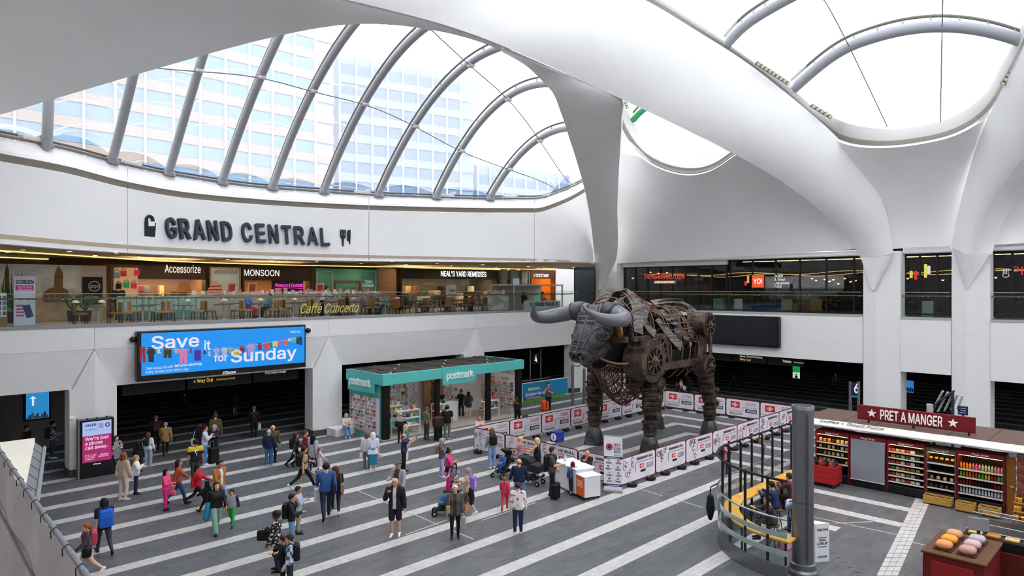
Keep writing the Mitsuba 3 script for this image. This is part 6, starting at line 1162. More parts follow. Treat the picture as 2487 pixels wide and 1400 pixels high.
J = ped(1761, 1073, 1152, 15, 'clasp', 'white-haired woman in pink top and dark cardigan beside the right barrier', top=('long', '25252d', .42), pattern=('front', 'e07a9a', .035), low=('trousers', '2a2c3a'), hair=('curly', 'd8d4cc'), skin='p', female=True); handbag(J, 'c89a3a', 'mustard strap bag of the white-haired woman', 'L', 'shoulder', .8)
J = ped(1853, 1059, 1118, 90, 'hold', 'blonde woman in grey blue sweater behind the curved glass screen', top=('long', '8a94a8'), low=('jeans', '2a3448'), hair=('long', 'c8a468'), skin='p', female=True); backpack(J, '8a5a34', 'tan leather bag on the back of the blonde woman behind the glass', .7)
ped(2028, 905, 950, 60, 'walk', 'faint figure in grey in the dark passage on the right', top=('long', '4a4a50'), low=('trousers', '1a1a1e'), hair=('short', '1a1512'), skin='p')
ped(1782, 908, 952, 180, 'stand', 'dark figure standing in the passage under the black board', top=('long', '121216'), low=('trousers', '121216'), hair=('short', '14100e'), skin='p')
# ================================================================ hall props: barriers, kiosk, desk, food counter, curved screen
def P3(x, y, z): return np.array([x, y, z], float)
def rr_poly(w, h, r, n=4):
    q = []
    for cx_, cy_, a0 in ((w - r, h - r, 0), (r, h - r, 90), (r, r, 180), (w - r, r, 270)):
        for i in range(n + 1): t = math.radians(a0 + 90*i/n); q.append((cx_ + r*math.cos(t), cy_ + r*math.sin(t)))
    return q
MAR, PINK = '5e1a26', 'e4dde4'
def rail_arrows(o, x, y, w, par):
    n = np.cross(x, y); h = w*.62
    add('red_plate', obox(o + x*w/2 + y*h/2 + n*.006, x, y, n, w, h, .008), 'd0202e', par)
    S = lambda a, b: o + x*w*a + y*h*b + n*.013
    for p, q in (((.14, .40), (.86, .40)), ((.14, .62), (.86, .62)), ((.36, .16), (.62, .40)), ((.62, .40), (.36, .62)), ((.36, .62), (.60, .86)), ((.60, .16), (.38, .30)), ((.38, .70), (.62, .86))):
        a, b = S(*p), S(*q); d = unit(b - a); add('rail_mark', obox((a + b)/2, d, np.cross(n, d), n, np.linalg.norm(b - a), h*.085, .004), 'f4f4f4', par)
BARN = [0]
def barrier(p0, p1, n, kind, label):
    """crowd barrier with a printed cover; n: the side that is printed for the viewer."""
    b = thing('crowd_barrier', label, 'barrier', 'printed crowd barriers round the bull'); p0, p1 = P3(*p0, 0), P3(*p1, 0); x = unit(p1 - p0); n = P3(*n, 0); y = LZ
    if np.dot(np.cross(x, y), n) < 0: p0, p1, x = p1, p0, -x
    w = np.linalg.norm(p1 - p0) - .06; o = p0 + x*.03 + LZ*.12; h = .98; n = np.cross(x, y)
    add('cover', prism(rr_poly(w, h, .12), place(o - n*.02, x, y), .04), PINK, b)
    q = np.array([o + x*a + y*c for a, c in rr_poly(w, h, .12, 5)]); add('frame_tube', tube(q + n*.0, .026, 6, True), MAR, b, smooth=True)
    st = lambda pts_: add('maroon_line', tm([bar(o + x*a + y*c + n*.025, o + x*d + y*e + n*.025, .006, .022, n) for (a, c), (d, e) in zip(pts_[:-1], pts_[1:])]), MAR, b)
    if kind == 'logo':
        rail_arrows(o + x*.28 + y*.5 + n*.02, x, y, .56, b); st([(.08, .3), (1.05, .3), (1.05, .58), (w - .08, .58)])
        add('black_plate', obox(o + x*(w - .5) + y*.38 + n*.024, x, y, n, .68, .2, .008), '15161c', b); add('lettering', sign_text('ARDEM', o + x*(w - .78) + y*.32 + n*.028, x, y, .12, .56, .004, True), 'e8e8f0', b)
        add('emblem', tube([o + x*(w - .72) + y*.78 + n*.026 + .07*(x*math.cos(t) + y*math.sin(t)) for t in np.linspace(0, 6.2, 16)[:-1]], .012, 4, True), 'a83a50', b)
        for r_ in range(2): add('lettering', sign_text('West Midlands' if r_ == 0 else 'Growth Company', o + x*(w - .6) + y*(.8 - .09*r_) + n*.024, x, y, .05, .42, .004), '8a5060', b)
        add('bird_mark', prism([(0, .03), (.06, 0), (.12, .05), (.1, .1), (.05, .07)], place(o + x*.22 + y*.12 + n*.022, x, y), .006), '1c1c22', b); add('lettering', sign_text('@NetworkRailBHM', o + x*.36 + y*.12 + n*.024, x, y, .07, .62, .004), '1c1c22', b)
    else:
        rail_arrows(o + x*(w*.52) + y*.42 + n*.02, x, y, .26, b); st([(w*.4, .35), (w*.4, .68), (w - .08, .68)])
        add('lettering', sign_text("BIRMINGHAM'S BULL" if kind == 'art' else 'THE BULL', o + x*w*.42 + y*.76 + n*.024, x, y, .1, w*.5, .004, True), '2a1c28', b); add('black_plate', obox(o + x*w*.62 + y*.3 + n*.024, x, y, n, .34, .09, .006), '15161c', b)
        for k in range(3):
            add('lettering', sign_text('Funded by Network Rail', o + x*w*.72 + y*(.5 - .07*k) + n*.024, x, y, .04, w*.22, .004), '6a5a68', b)
        rr2 = random.Random(BARN[0]); BARN[0] += 1
        for k in range(9):  # the sketched engine drawing
            a, c = rr2.uniform(.12, w*.34), rr2.uniform(.1, .85); add('sketch_mark', tube([o + x*(a + .1*math.cos(t)*rr2.uniform(.4, 1)) + y*(c + .1*math.sin(t)) + n*.024 for t in np.linspace(0, 5.5, 8)], .012, 4), rr2.choice(['8a2638', '39405e', '6a6f90', 'a83048', '20242e']), b)
    for t in (.22, .78):
        f0 = p0 + x*w*t; add('foot', tm([bar(f0 - n*.32 + [0, 0, .02], f0 + n*.32 + [0, 0, .02], .04, .03), rod(f0 - n*.3 + [0, 0, .03], f0 + [0, 0, .16], .016, 6), rod(f0 + n*.3 + [0, 0, .03], f0 + [0, 0, .16], .016, 6)]), 'b8b8bc', b)
        add('foot_weight', lathe([(.05, 0), (.2, .01), (.2, .09), (.05, .1), (.05, 0)], 16, f0 + n*.16 + [0, 0, .03]), '111113', b)
bx0, bx1, by0, by1 = 21.2, 37.4, 15.35, 23.7
side = {'back': 'left rear', 'far': 'far right', 'left': 'near left', 'front': 'near right'}
n_ = 7
for i in range(n_):
    a, b = bx0 + (bx1 - bx0)*i/n_, bx0 + (bx1 - bx0)*(i+1)/n_
    barrier((a, by1), (b, by1), (0, -1), 'logo', ['first', 'second', 'third', 'fourth', 'fifth', 'sixth', 'seventh'][i] + ' white logo barrier from the kiosk end of the rear row behind the bull')
    barrier((a, by0), (b, by0), (0, -1), 'art', ['first', 'second', 'third', 'fourth', 'fifth', 'sixth', 'seventh'][i] + ' sketch-printed barrier from the roll-up banner in the near right row of the ring')
n_ = 4
for i in range(n_):
    a, b = by0 + (by1 - by0)*i/n_, by0 + (by1 - by0)*(i+1)/n_
    barrier((bx0, a), (bx0, b), (-1, 0), 'bull' if i else 'art', ['first', 'second', 'third', 'fourth', 'fifth', 'sixth', 'seventh'][i] + ' maroon-lined barrier from the roll-up banner in the row behind the desk')
    barrier((bx1, a), (bx1, b), (-1, 0), 'logo', ['first', 'second', 'third', 'fourth', 'fifth', 'sixth', 'seventh'][i] + ' white logo barrier from the right end of the far row before the dark passage')
# roll-up banner, info sign, desk
def face_frame(p, phi): f, r = heading_vectors(p, phi); return f, r
ib = thing('rollup_banner', 'tall white roll-up banner reading IBSA 2023 in front of the bull', 'banner'); p = onz(1489, 1196); f, r = face_frame(p, -8); x = -r; n = f; W_, H_ = .68, 1.98; o = p - x*W_/2
add('base', obox(p + [0, 0, .05], x, n, LZ, W_ + .04, .2, .1, .02), '9a9a9e', ib); add('sheet', obox(p + [0, 0, .1 + H_/2], x, n, LZ, W_, .02, H_), 'e9e8ee', ib); add('top_rail', obox(p + [0, 0, .1 + H_], x, n, LZ, W_ + .02, .04, .03, .008), 'a8a8ac', ib)
o = o + n*.012
def it(s, a, z, h, w, c='28305a', b=True): add('lettering', sign_text(s, o + x*a + LZ*(z + .1), x, LZ, h, w, .006, b), c, ib)
add('emblem', tube([o + x*.2 + LZ*1.68 + .1*(x*math.cos(t) + LZ*math.sin(t)) + n*.004 for t in np.linspace(0, 6.2, 20)[:-1]], .028, 5, True), 'b01c3c', ib); add('emblem_core', lathe([(0, 0), (.06, 0), (.06, .01), (0, .01)], 16, o + x*.2 + LZ*1.68, n), '1c2458', ib)
it('IBSA', .36, 1.62, .1, .26, 'a81c3a'); it('World Games', .36, 1.54, .035, .26); it('Birmingham', .36, 1.49, .035, .26); it('2023', .36, 1.36, .1, .26); it('#IBSA2023', .38, 1.27, .035, .22, '6a6a7a', False)
for z in (1.16, .14): add('blue_band', obox(o + x*W_/2 + LZ*(z + .12), x, n, LZ, W_, .006, .09), '1e2c5c', ib); it('www.ibsagames2023.co.uk', .1, z - .0, .04, .48, 'ffffff')
for k, (s, a, z) in enumerate((('Birmingham', .08, .96), ('RNIB', .44, .96), ('British Blind Sport', .06, .74), ('University', .42, .72), ('Sport England', .1, .5), ('uk sport', .44, .5), ('amis', .1, .28), ('Get Set', .42, .28))): it(s, a, z, .06, .2, ('4a5068', '28305a', '4a4a5a', '2a2a34')[k % 4]); add('logo_mark', lathe([(0, 0), (.035, 0), (.035, .006), (0, .006)], 10, o + x*(a + .1) + LZ*(z + .22), n), ['a8a8b4', '7a3040', '3a4a7a', '5a5a66'][k % 4], ib)
dk = thing('information_desk', 'white portable desk with an orange front panel below the i sign', 'desk'); a_, b_ = onz(1352, 1196), onz(1424, 1196); p = (onz(1350, 1190) + onz(1422, 1205))/2; x = unit(onz(1398, 1208) - onz(1349, 1183)); n = np.cross(x, LZ)
if np.dot(n, -p) < 0: n = -n
w1 = np.linalg.norm(onz(1398, 1208) - onz(1349, 1183)); c0 = onz(1349, 1183); d_ = -n*.75
def dbox(s0, s1, t0, t1, z0, z1, nm, c, bev=.01): add(nm, obox(c0 + x*(s0 + s1)/2 + d_*(t0 + t1)/2 + [0, 0, (z0 + z1)/2], x, unit(d_), LZ, abs(s1 - s0), abs(t1 - t0)*.75, z1 - z0, bev), c, dk)
dbox(0, w1, 0, 1, .1, .98, 'body', 'dcdcde'); dbox(-.05, w1 + .08, -.06, 1.06, .98, 1.02, 'top', 'eceaee'); dbox(w1, w1 + .55, .05, .95, .1, .82, 'side_cabinet', 'd8d8da'); dbox(w1 - .02, w1 + .56, .0, 1., .82, .86, 'side_top', 'ececee')
q = c0 + x*(w1 + .28) + n*(-.02) ; add('orange_panel', obox(q + [0, 0, .46], x, n, LZ, .5, .02, .68), 'ee6a2c', dk)
for s, z, w_h in (('Welcome to', .62, .34), ('Birmingham', .53, .38), ('New Street', .44, .36)): add('lettering', sign_text(s, q - x*.2 + n*.012 + LZ*z, x if np.dot(np.cross(x, LZ), n) > 0 else -x, LZ, .06, w_h, .005, True), 'f8e8dc', dk)
for s in (.08, w1 + .45):
    for t in (.1, .9): add('castor', lathe([(0, -.02), (.05, -.02), (.05, .02), (0, .02)], 10, c0 + x*s + d_*t + [0, 0, .05], x), '2a2a2c', dk)
bt = thing('sanitiser_bottle', 'clear bottle standing on the white desk', 'bottle'); add('bottle', lathe([(0, 0), (.05, 0), (.055, .02), (.055, .17), (.02, .22), (.02, .27), (0, .27)], 14, c0 + x*.35 + d_*.3 + [0, 0, 1.02]), 'c8d4e4', bt, smooth=40)
pp = thing('leaflets', 'loose white leaflets on the white desk', 'papers'); add('sheets', tm([obox(c0 + x*a + d_*b + [0, 0, 1.025 + .002*i], unit(x + n*.3*i), unit(n - x*.3*i), LZ, .2, .14, .004) for i, (a, b) in enumerate(((.7, .3), (.85, .55), (.6, .6)))]), 'f4f2f4', pp)
isg = thing('information_sign', 'blue cube sign with a white i on a pole at the desk', 'sign'); p = onz(1353, 1176); Zs = (p[0] + p[1])/S2; zt = 7.6 - (1048 - 700)*Zs/F; zb = 7.6 - (1073 - 700)*Zs/F; s_ = zt - zb
fx, rx = face_frame(p, -42); add('pole', rod(p, [p[0], p[1], zb], .025, 10), 'b4b4b8', isg); add('base_plate', lathe([(0, 0), (.2, 0), (.2, .02), (0, .02)], 20, p), '8a8a8e', isg); c_ = P3(p[0], p[1], (zb + zt)/2); add('cube', obox(c_, rx, fx, LZ, s_, s_, s_, .015), '1c2c7c', isg)
add('disc', lathe([(0, 0), (s_*.36, 0), (s_*.36, .01), (0, .01)], 24, c_ + fx*s_*.5, fx), 'f0f0f4', isg); m = text('i', s_*.42, .006, True); m.apply_translation([-m.bounds[:, 0].mean(), -m.bounds[:, 1].mean(), 0]); m.apply_transform(place(c_ + fx*(s_*.5 + .012), -rx, LZ)); add('lettering', m, '16205a', isg)
# pushchairs
def pushchair(u, v, phi, c, label, kind, babyc=None, s=1.0):
    b = thing('pushchair' if kind != 'pram' else 'pram', label, 'pushchair'); p = onz(u, v); f, r = heading_vectors(p, phi); Lc = lambda x, y, z: p + (r*x + f*y)*s + LZ*z*s
    for x in (-.24, .24):
        add('side_tube', tube([Lc(x, .38, .1), Lc(x, .1, .38), Lc(x, -.18, .62), Lc(x, -.42, 1.0)], .016, 6), '2a2a2e', b, smooth=True); add('rear_leg', rod(Lc(x, .05, .45), Lc(x, -.32, .1), .015, 6), '2a2a2e', b)
        for y in (.38, -.32): add('wheel', lathe([(.04, -.025), (.095, -.02), (.1, 0), (.095, .02), (.04, .025), (.04, -.025)], 16, Lc(x, y, .1), r), '141416', b, smooth=40); add('wheel_hub', lathe([(0, -.028), (.045, -.028), (.045, .028), (0, .028)], 12, Lc(x, y, .1), r), 'a8a8ac', b)
    add('handle', tube([Lc(-.24, -.42, 1.0), Lc(-.2, -.47, 1.04), Lc(.2, -.47, 1.04), Lc(.24, -.42, 1.0)], .02, 6), '1a1a1c', b, smooth=True); add('basket', obox(Lc(0, 0, .24), r, f, LZ, .4*s, .5*s, .12*s, .03), '1c1c20', b)
    if kind == 'pram':
        add('carrycot', soft([Manifold.batch_hull([sph(Lc(x, y, z), .07*s) for x in (-.17, .17) for y, z in ((-.32, .62), (.36, .55), (-.36, .82), (.38, .74))])], .06, 3), c, b, smooth=50)
        add('hood', soft([Manifold.batch_hull([sph(Lc(x, y, z), .06*s) for x in (-.18, .18) for y, z in ((-.36, .82), (-.1, .98), (-.34, 1.0), (.05, .86))])], .06, 3), c, b, smooth=50)
        add('apron_emblem', obox(Lc(0, -.44, .92), r, f, LZ, .16, .02, .1, .01), 'b8b8b4', b)
    else:
        add('seat', soft([Manifold.batch_hull([sph(Lc(x, .15, .42), .04*s) for x in (-.17, .17)] + [sph(Lc(x, -.12, .42), .045*s) for x in (-.17, .17)]), Manifold.batch_hull([sph(Lc(x, -.12, .42), .045*s) for x in (-.17, .17)] + [sph(Lc(x, -.3, .92), .04*s) for x in (-.17, .17)])], .06, 3), c, b, smooth=50)
        if kind == 'hooded': add('hood', soft([Manifold.batch_hull([sph(Lc(x, y, z), .035*s) for x in (-.19, .19) for y, z in ((-.3, .9), (-.1, 1.04), (-.26, 1.04))]), ], .06, 3), c, b, smooth=50)
        add('footrest', bar(Lc(-.15, .34, .24), Lc(.15, .34, .24), .1, .03), '222226', b)
    if babyc:
        bb = person(Lc(0, -.02, .2), .95*s, phi, 'sit', babyc[0], top=('long', babyc[1]), low=('trousers', babyc[2]), hair=('short', babyc[3]), skin=babyc[4], detail=True, cat='child')
pushchair(1222, 1158, -40, '1b1b20', 'black hooded pushchair with a baby facing the camera', 'hooded', ('baby in blue outfit sitting in the hooded pushchair', '2f5fae', '2f4f9a', 'c8a888', 'f'))
pushchair(1291, 1176, 60, '26262a', 'black pram with raised hood pushed by the woman in black dress', 'pram')
pushchair(1079, 1250, 270, '2c2c30', 'grey pushchair with a toddler facing left', 'open', ('toddler with dark hair and blue top in the grey pushchair', '3a6fae', '5a90c0', '14100e', 'm'), .85)
# ---- blue welcome banner and barriers in front of the left passage
wb = thing('welcome_banner', 'blue and green banner reading Welcome to Birmingham New Street', 'banner'); Y = 31.2; a, b = onY(1269, 934, Y), onY(1379, 918, Y); zb, zt = onY(1269, 999, Y)[2], a[2]
x0, x1 = a[0], b[0]; add('frame', cbox([x0 - .06, Y, zb - .06], [x1 + .06, Y + .06, zt + .06], .01), 'dfe0e2', wb); hz = zb + (zt - zb)*.38; add('sky_print', box([x0, Y - .01, hz], [x1, Y, zt]), '2a86b4', wb)
add('grass_print', prism([(0, 0), (x1 - x0, 0), (x1 - x0, .75*(hz - zb) + .1), ((x1 - x0)*.7, (hz - zb)*1.15), ((x1 - x0)*.4, hz - zb), (0, (hz - zb)*1.1)], place([x0, Y, zb], LX, LZ), .012), '5f9e2e', wb); add('purple_strip', obox([x0 + 1.05, Y - .014, hz + .12], unit([1, 0, .04]), LY, LZ, 1.8, .01, .2), '6a2a86', wb)
for s, xx, z, w_h in (('Welcome to', .5, zt - .5, 1.2), ('Birmingham New Street', .25, zt - .85, 2.2)): add('lettering', sign_text(s, [x0 + xx, Y - .014, z], LX, LZ, .22, w_h, .006, True), 'f0f4f8', wb)
add('lettering', sign_text('Thank you for travelling with us', [x0 + .3, Y - .022, hz + .06], LX, LZ, .1, 1.5, .006, True), 'f0e8f4', wb); add('logo_plate', box([x1 - .55, Y - .016, zb + .08], [x1 - .1, Y - .01, zb + .4]), 'f0f0f0', wb); rail_arrows(P3(x1 - .5, Y - .02, zb + .12), LX, LZ, .22, wb)
for i, xx in enumerate(np.linspace(x0 + .2, x1 - .2, 9)): add('daisy_print', lathe([(0, 0), (.05, 0), (.05, .004), (0, .004)], 8, (xx, Y - .012, zb + .12 + .12*(i % 3)), (0, -1, 0)), 'e4ecc8', wb)
add('board_below', cbox([x0 - .3, Y - .02, 0], [x1 + .3, Y + .08, zb - .08], .01), '3c3e42', wb)
gl = thing('glass_barrier', 'low glass barrier with steel posts beside the welcome banner', 'barrier')
for i, u in enumerate((1391, 1419)): p = onz(u, 985 - i*4); add('post', rod(p, p + [0, 0, 2.6 if i == 0 else 2.3], .09, 12), 'steel', gl); add('post_collar', rod(p, p + [0, 0, .12], .14, 12), 'steel', gl)
v, f = grid(np.array([[P3(31.2, 30.9, .2), P3(31.2, 30.9, 1.5)], [P3(34.6, 30.9, .2), P3(34.6, 30.9, 1.5)]])); add('glass_panel', trimesh.Trimesh(v, f, process=False), 'green_pane', gl); add('rail', rod(P3(31.2, 30.9, 1.52), P3(34.6, 30.9, 1.52), .03, 6), 'steel', gl)
g4 = thing('gate_number_sign', 'black totem with white number 4 in the passage opening behind the kiosk', 'sign'); Y = 33; a, b = onY(1293, 858, Y), onY(1308, 884, Y)
for u in (1287.5, 1313): q = onY(u, 850, Y); add('post', rod([q[0], Y, 0], [q[0], Y, q[2]], .06, 8), 'steel', g4)
add('panel', cbox([a[0], Y - .05, b[2]], [b[0], Y + .05, a[2]], .01), '15161a', g4); lit('lettering', sign_text('4', [a[0] + .14, Y - .06, b[2] + .16], LX, LZ, .46, .28, .006, True), 'f4f4f4', g4, .9)
g6 = thing('gate_number_sign', 'navy totem with white number 6 left of the food counter sign', 'sign'); X = 34.0
for u in (2065, 2085): q = onX(u, 928, X); add('post', rod([X, q[1], 0], [X, q[1], q[2]], .07, 10), 'steel', g6)
a, b = onX(2069, 930, X), onX(2083, 966, X); add('panel', cbox([X - .05, b[1], b[2]], [X + .05, a[1], a[2]], .01), '1b2440', g6); add('blue_edge', box([X - .055, b[1], b[2]], [X + .055, a[1], b[2] + .06]), '3aa0d0', g6); lit('lettering', sign_text('6', [X - .06, a[1] - .08, b[2] + .22], -LY, LZ, .42, .24, .006, True), 'f4f4f4', g6, .9)
# ---- card kiosk
kx0, kx1, ky0, ky1 = 19.45, 29.0, 28.45, 31.62; TEAL = '5cbfb8'
ks = thing('card_kiosk', 'open card shop kiosk with a teal fascia reading postmark', 'kiosk')
add('floor_mat', box([kx0 - .1, ky0 - .1, 0], [kx1 + .1, ky1, .025]), 'a9a298', ks)
for x_, y_, lw in ((kx0, ky0, .26), (22.75, ky0, .16), (26.45, ky0, .2), (kx1 - .05, ky0, .24), (kx0 + .02, ky1 - .2, .26)): add('post', cbox([x_, y_, 0], [x_ + lw + .1, y_ + lw, 2.85], .01), '121214', ks)
add('roof', box([kx0 - .15, ky0 - .15, 3.12], [kx1 + .15, ky1, 3.2]), '2c2622', ks)
add('fascia', cbox([kx0 - .2, ky0 - .22, 2.78], [kx1 + .25, ky0 - .1, 3.32], .01), TEAL, ks); add('fascia', cbox([kx0 - .22, ky0 - .2, 2.78], [kx0 - .1, ky1, 3.32], .01), TEAL, ks); add('fascia', cbox([kx1 + .13, ky0 - .2, 2.78], [kx1 + .25, ky1, 3.32], .01), TEAL, ks)
add('corner_cap', cbox([kx0 - .24, ky0 - .26, 2.76], [kx0 + .34, ky0 - .08, 3.34], .01), TEAL, ks)
a, b = onY(1075, 905, ky0 - .25), onY(1154, 905, ky0 - .25); add('sign_panel', cbox([a[0], ky0 - .27, 2.42], [b[0], ky0 - .2, 3.36], .01), TEAL, ks); add('lettering', sign_text('postmark', [a[0] + .2, ky0 - .275, 2.72], LX, LZ, .36, b[0] - a[0] - .4, .05, True), 'f4f8f8', ks)
add('sign_panel', cbox([kx0 - .27, ky0 + .5, 2.3], [kx0 - .2, ky1 - .25, 3.36], .01), TEAL, ks); add('lettering', sign_text('postmark', [kx0 - .28, ky1 - .45, 2.62], -LY, LZ, .36, ky1 - ky0 - 1.2, .05, True), 'f4f8f8', ks)
rk = random.Random(11); rows_ = []
for i in range(13): xx = kx0 + i*(kx1 - kx0)/12; rows_.append([[xx, yy, 3.26 + .05*rk.random() + (.06 if j % 2 else 0)] for j, yy in enumerate(np.linspace(ky0 - .05, ky1, 6))])
add('shade_cloth', sheet(np.array(rows_), .02), '38312c', ks)
for i in range(1, 12, 2): add('roof_batten', bar([kx0 + i*(kx1 - kx0)/12, ky0, 3.36], [kx0 + i*(kx1 - kx0)/12, ky1, 3.36], .06, .03), '4c443e', ks)
for i in range(9): add('clip', obox([kx0 + .4 + i*1.1, ky0 - .02 + (i % 3)*1.2, 3.38], LX, LY, LZ, .1, .06, .04, .01), 'e8e4de', ks)
add('back_wall', box([kx0, ky1 - .06, .0], [kx1, ky1, 2.85]), 'e9e7e6', ks); add('side_panel', box([kx0 - .02, ky0 + .35, 0], [kx0 + .04, ky1 - .2, 2.85]), TEAL, ks); add('side_backing', box([kx0 - .05, ky0 + .4, .2], [kx0 - .02, ky1 - .3, 2.05]), 'e4e2e4', ks); add('teal_header', box([kx0 + .1, ky1 - .075, 2.2], [24.0, ky1 - .06, 2.85]), TEAL, ks)
add('teal_skirting', box([kx0 + .1, ky1 - .3, 0], [24.2, ky1 - .06, .18]), TEAL, ks)
for x_ in (20.4, 21.6, 22.6): add('category_label', box([x_, ky1 - .09, 2.3], [x_ + .7, ky1 - .07, 2.44]), 'b8a8b4', ks)
for i in range(3): lit('ceiling_lamp', box([kx0 + 1 + 3.1*i, ky0 + 1.2, 3.06], [kx0 + 2.6 + 3.1*i, ky0 + 1.5, 3.08]), 'fff4e6', ks, 5.0)
# the greeting cards, one by one
CARDC = ['f2efe9', 'e8d9c4', 'dfe6ee', 'd8b0b8', 'c7b8dd', 'f0e2a0', 'b8cfa8', 'e0e0e4', 'c05a6a', '7a86a8', 'caa25a', '5a5a66', 'e8a890', '9ac0c8', 'efe8ee', 'f6f4f2']
card_ = cbox([-.055, -.006, 0], [.055, .006, .165], .003)
cmesh = {c: ply(card_, 'flat', False, uv=uvc(c, len(card_.vertices))) for c in CARDC + ['e0344a', '3a86d0', 'f07a2a']}
NC = [0]; extra_cards = []
def rack(p, x, n, w, z0, z1, rows, label, accent=None):
    y = np.array(n, float)
    for r_ in range(rows):
        z = z0 + (z1 - z0)*r_/(rows - 1); add('card_shelf', obox(p + x*w/2 + y*.07 + [0, 0, z - .012], x, y, LZ, w, .12, .018), 'c4c2c6', ks); k = int(w/.135)
        for i in range(k):
            q = p + x*(w*(i + .5)/k) + y*(.06 + .02*rk.random()) + [0, 0, z]; M = np.eye(4); M[:3, 0], M[:3, 1], M[:3, 2], M[:3, 3] = x, unit(y - LZ*.25), unit(LZ + y*-.2), q
            c = rk.choice(CARDC if not (accent and r_ == rows - 1) else accent)
            if NC[0] < 296:
                kk = thing('greeting_card', ORD[i] + ' ' + label + ', ' + ('bottom shelf', 'second shelf', 'third shelf', 'fourth shelf', 'fifth shelf', 'sixth shelf', 'seventh shelf', 'eighth shelf', 'ninth shelf')[r_], 'greeting card', 'greeting cards on the kiosk racks'); scene[kk] = {**cmesh[c], 'to_world': T(M)}; NC[0] += 1
            else: extra_cards.append((M, c))
    return
rack(P3(kx0 - .05, ky1 - .36, 0), -LY, (-1, 0, 0), 1.35, .38, 1.9, 9, 'greeting card on the outer side rack under the left sign')
rack(P3(kx0 - .05, ky1 - 1.8, 0), -LY, (-1, 0, 0), .75, .5, 1.9, 8, 'greeting card on the outer side rack beside the corner post')
rack(P3(20.1, ky1 - .06, 0), LX, (0, -1, 0), 1.0, .55, 2.0, 8, 'greeting card on the first back wall rack left of the counter')
rack(P3(21.25, ky1 - .06, 0), LX, (0, -1, 0), 1.05, .55, 2.0, 8, 'greeting card on the second back wall rack left of the counter', ['e0344a', '3a86d0', 'f07a2a', 'c7b8dd'])
rack(P3(22.4, ky1 - .06, 0), LX, (0, -1, 0), .75, .55, 2.0, 8, 'greeting card on the third back wall rack left of the counter')
add('right_wall', box([kx1 - .04, ky0 + .3, 0], [kx1, ky1, 2.8]), 'e9e7e6', ks)
for y_, lb_ in ((ky1 - .1, 'inner'), (ky1 - 1.5, 'outer')): rack(P3(kx1 - .04, y_, 0), -LY, (-1, 0, 0), 1.3, .3, 1.75, 9, 'greeting card on the ' + lb_ + ' rack of the right kiosk wall', ['f0e2a0', 'f07a2a', 'caa25a'] if lb_ == 'inner' else None)
rack(P3(23.3, ky1 - .06, 0), LX, (0, -1, 0), .5, .6, 2.0, 6, 'greeting card on the fourth back wall rack left of the counter'); rack(P3(25.6, ky1 - .06, 0), LX, (0, -1, 0), .9, .5, 1.9, 7, 'greeting card on the rack right of the wood panel')
if extra_cards:
    mm = [cbox([-.055, -.006, 0], [.055, .006, .165], .003).apply_transform(M) for M, _ in extra_cards]; cc = np.vstack([np.tile(lin(c), (len(m.vertices), 1)) for m, (_, c) in zip(mm, extra_cards)])
    ec = add('greeting_cards', tm(mm), cc, ks); tag(ec, 'further rows of small greeting cards', kind='stuff')
add('wood_panel', box([24.0, ky1 - .5, 0], [25.45, ky1 - .44, 2.5]), 'wood', ks); add('lettering', sign_text('postmark', [24.75, ky1 - .51, .95], LZ, -LX, .3, 1.5, .01, True), '1a1412', ks)
for i in range(3): add('gold_disc', lathe([(0, 0), (.1, 0), (.1, .01), (0, .01)], 18, (26.75, ky1 - .07, .95 + .52*i), (0, -1, 0)), 'b48a4a', ks)
add('lettering', sign_text('Birmingham...', [kx1 - .05, ky1 - .9, 2.45], -LY, LZ, .22, 1.8, .01), 'c08a5a', ks)
for y_ in (ky1 - 1.1, ky1 - 2.4): add('category_label', box([kx1 - .07, y_, 2.02], [kx1 - .04, y_ + .6, 2.18]), 'b8a8b4', ks)
ct_ = thing('shop_counter', 'white till counter with a red end inside the card kiosk', 'counter'); add('body', cbox([24.35, 29.9, 0], [25.5, 30.5, 1.02], .02), 'e6e6e8', ct_); add('red_end', cbox([24.05, 29.8, 0], [24.35, 30.5, .72], .02), 'd2232e', ct_); add('top', cbox([24.3, 29.85, 1.02], [25.55, 30.55, 1.06], .01), 'efeff0', ct_)
tl = thing('card_terminal', 'small black till screen on the kiosk counter', 'till'); add('stand', rod([24.6, 30.2, 1.06], [24.6, 30.2, 1.3], .03, 8), '161618', tl); add('screen', obox([24.6, 30.2, 1.4], LX, unit([0, 1, .3]), unit([0, -.3, 1]), .34, .03, .24, .01), '101012', tl)
def display_table(x0, x1, y0, y1, zs, label, items):
    t = thing('display_table', label, 'display stand')
    for x_ in (x0, x1):
        for y_ in (y0, y1): add('leg', cbox([x_ - .02, y_ - .02, 0], [x_ + .02, y_ + .02, zs[-1]], .004), 'e4e4e6', t)
    for z in zs: add('shelf', cbox([x0 - .02, y0 - .02, z - .03], [x1 + .02, y1 + .02, z], .004), 'e0e0e2', t)
    r_ = random.Random(len(label))
    for z in zs:
        n = int((x1 - x0)/.2)
        for i in range(n):
            g = thing('boxed_gift', 'small boxed gift on the ' + ' '.join(label.split(' with')[0].split()[:8]), 'gift box', 'gifts on the kiosk display tables'); xx = x0 + (x1 - x0)*(i + .5)/n; h_ = r_.uniform(.08, .24); add('box', obox([xx, (y0 + y1)/2 - .1 + .2*r_.random(), z + h_/2], LX, LY, LZ, .13, .12, h_, .008), r_.choice(['d8c8a0', '4a4a58', 'c04a3a', '7ab0a0', 'e8e4da', 'b08ac0', 'e8c040', '8a6a50', '2a2a30']), g); scene_lid = add('lid', obox([xx, (y0 + y1)/2, z + h_ + .006], LX, LY, LZ, .08, .06, .012), 'd8d8d4', g)
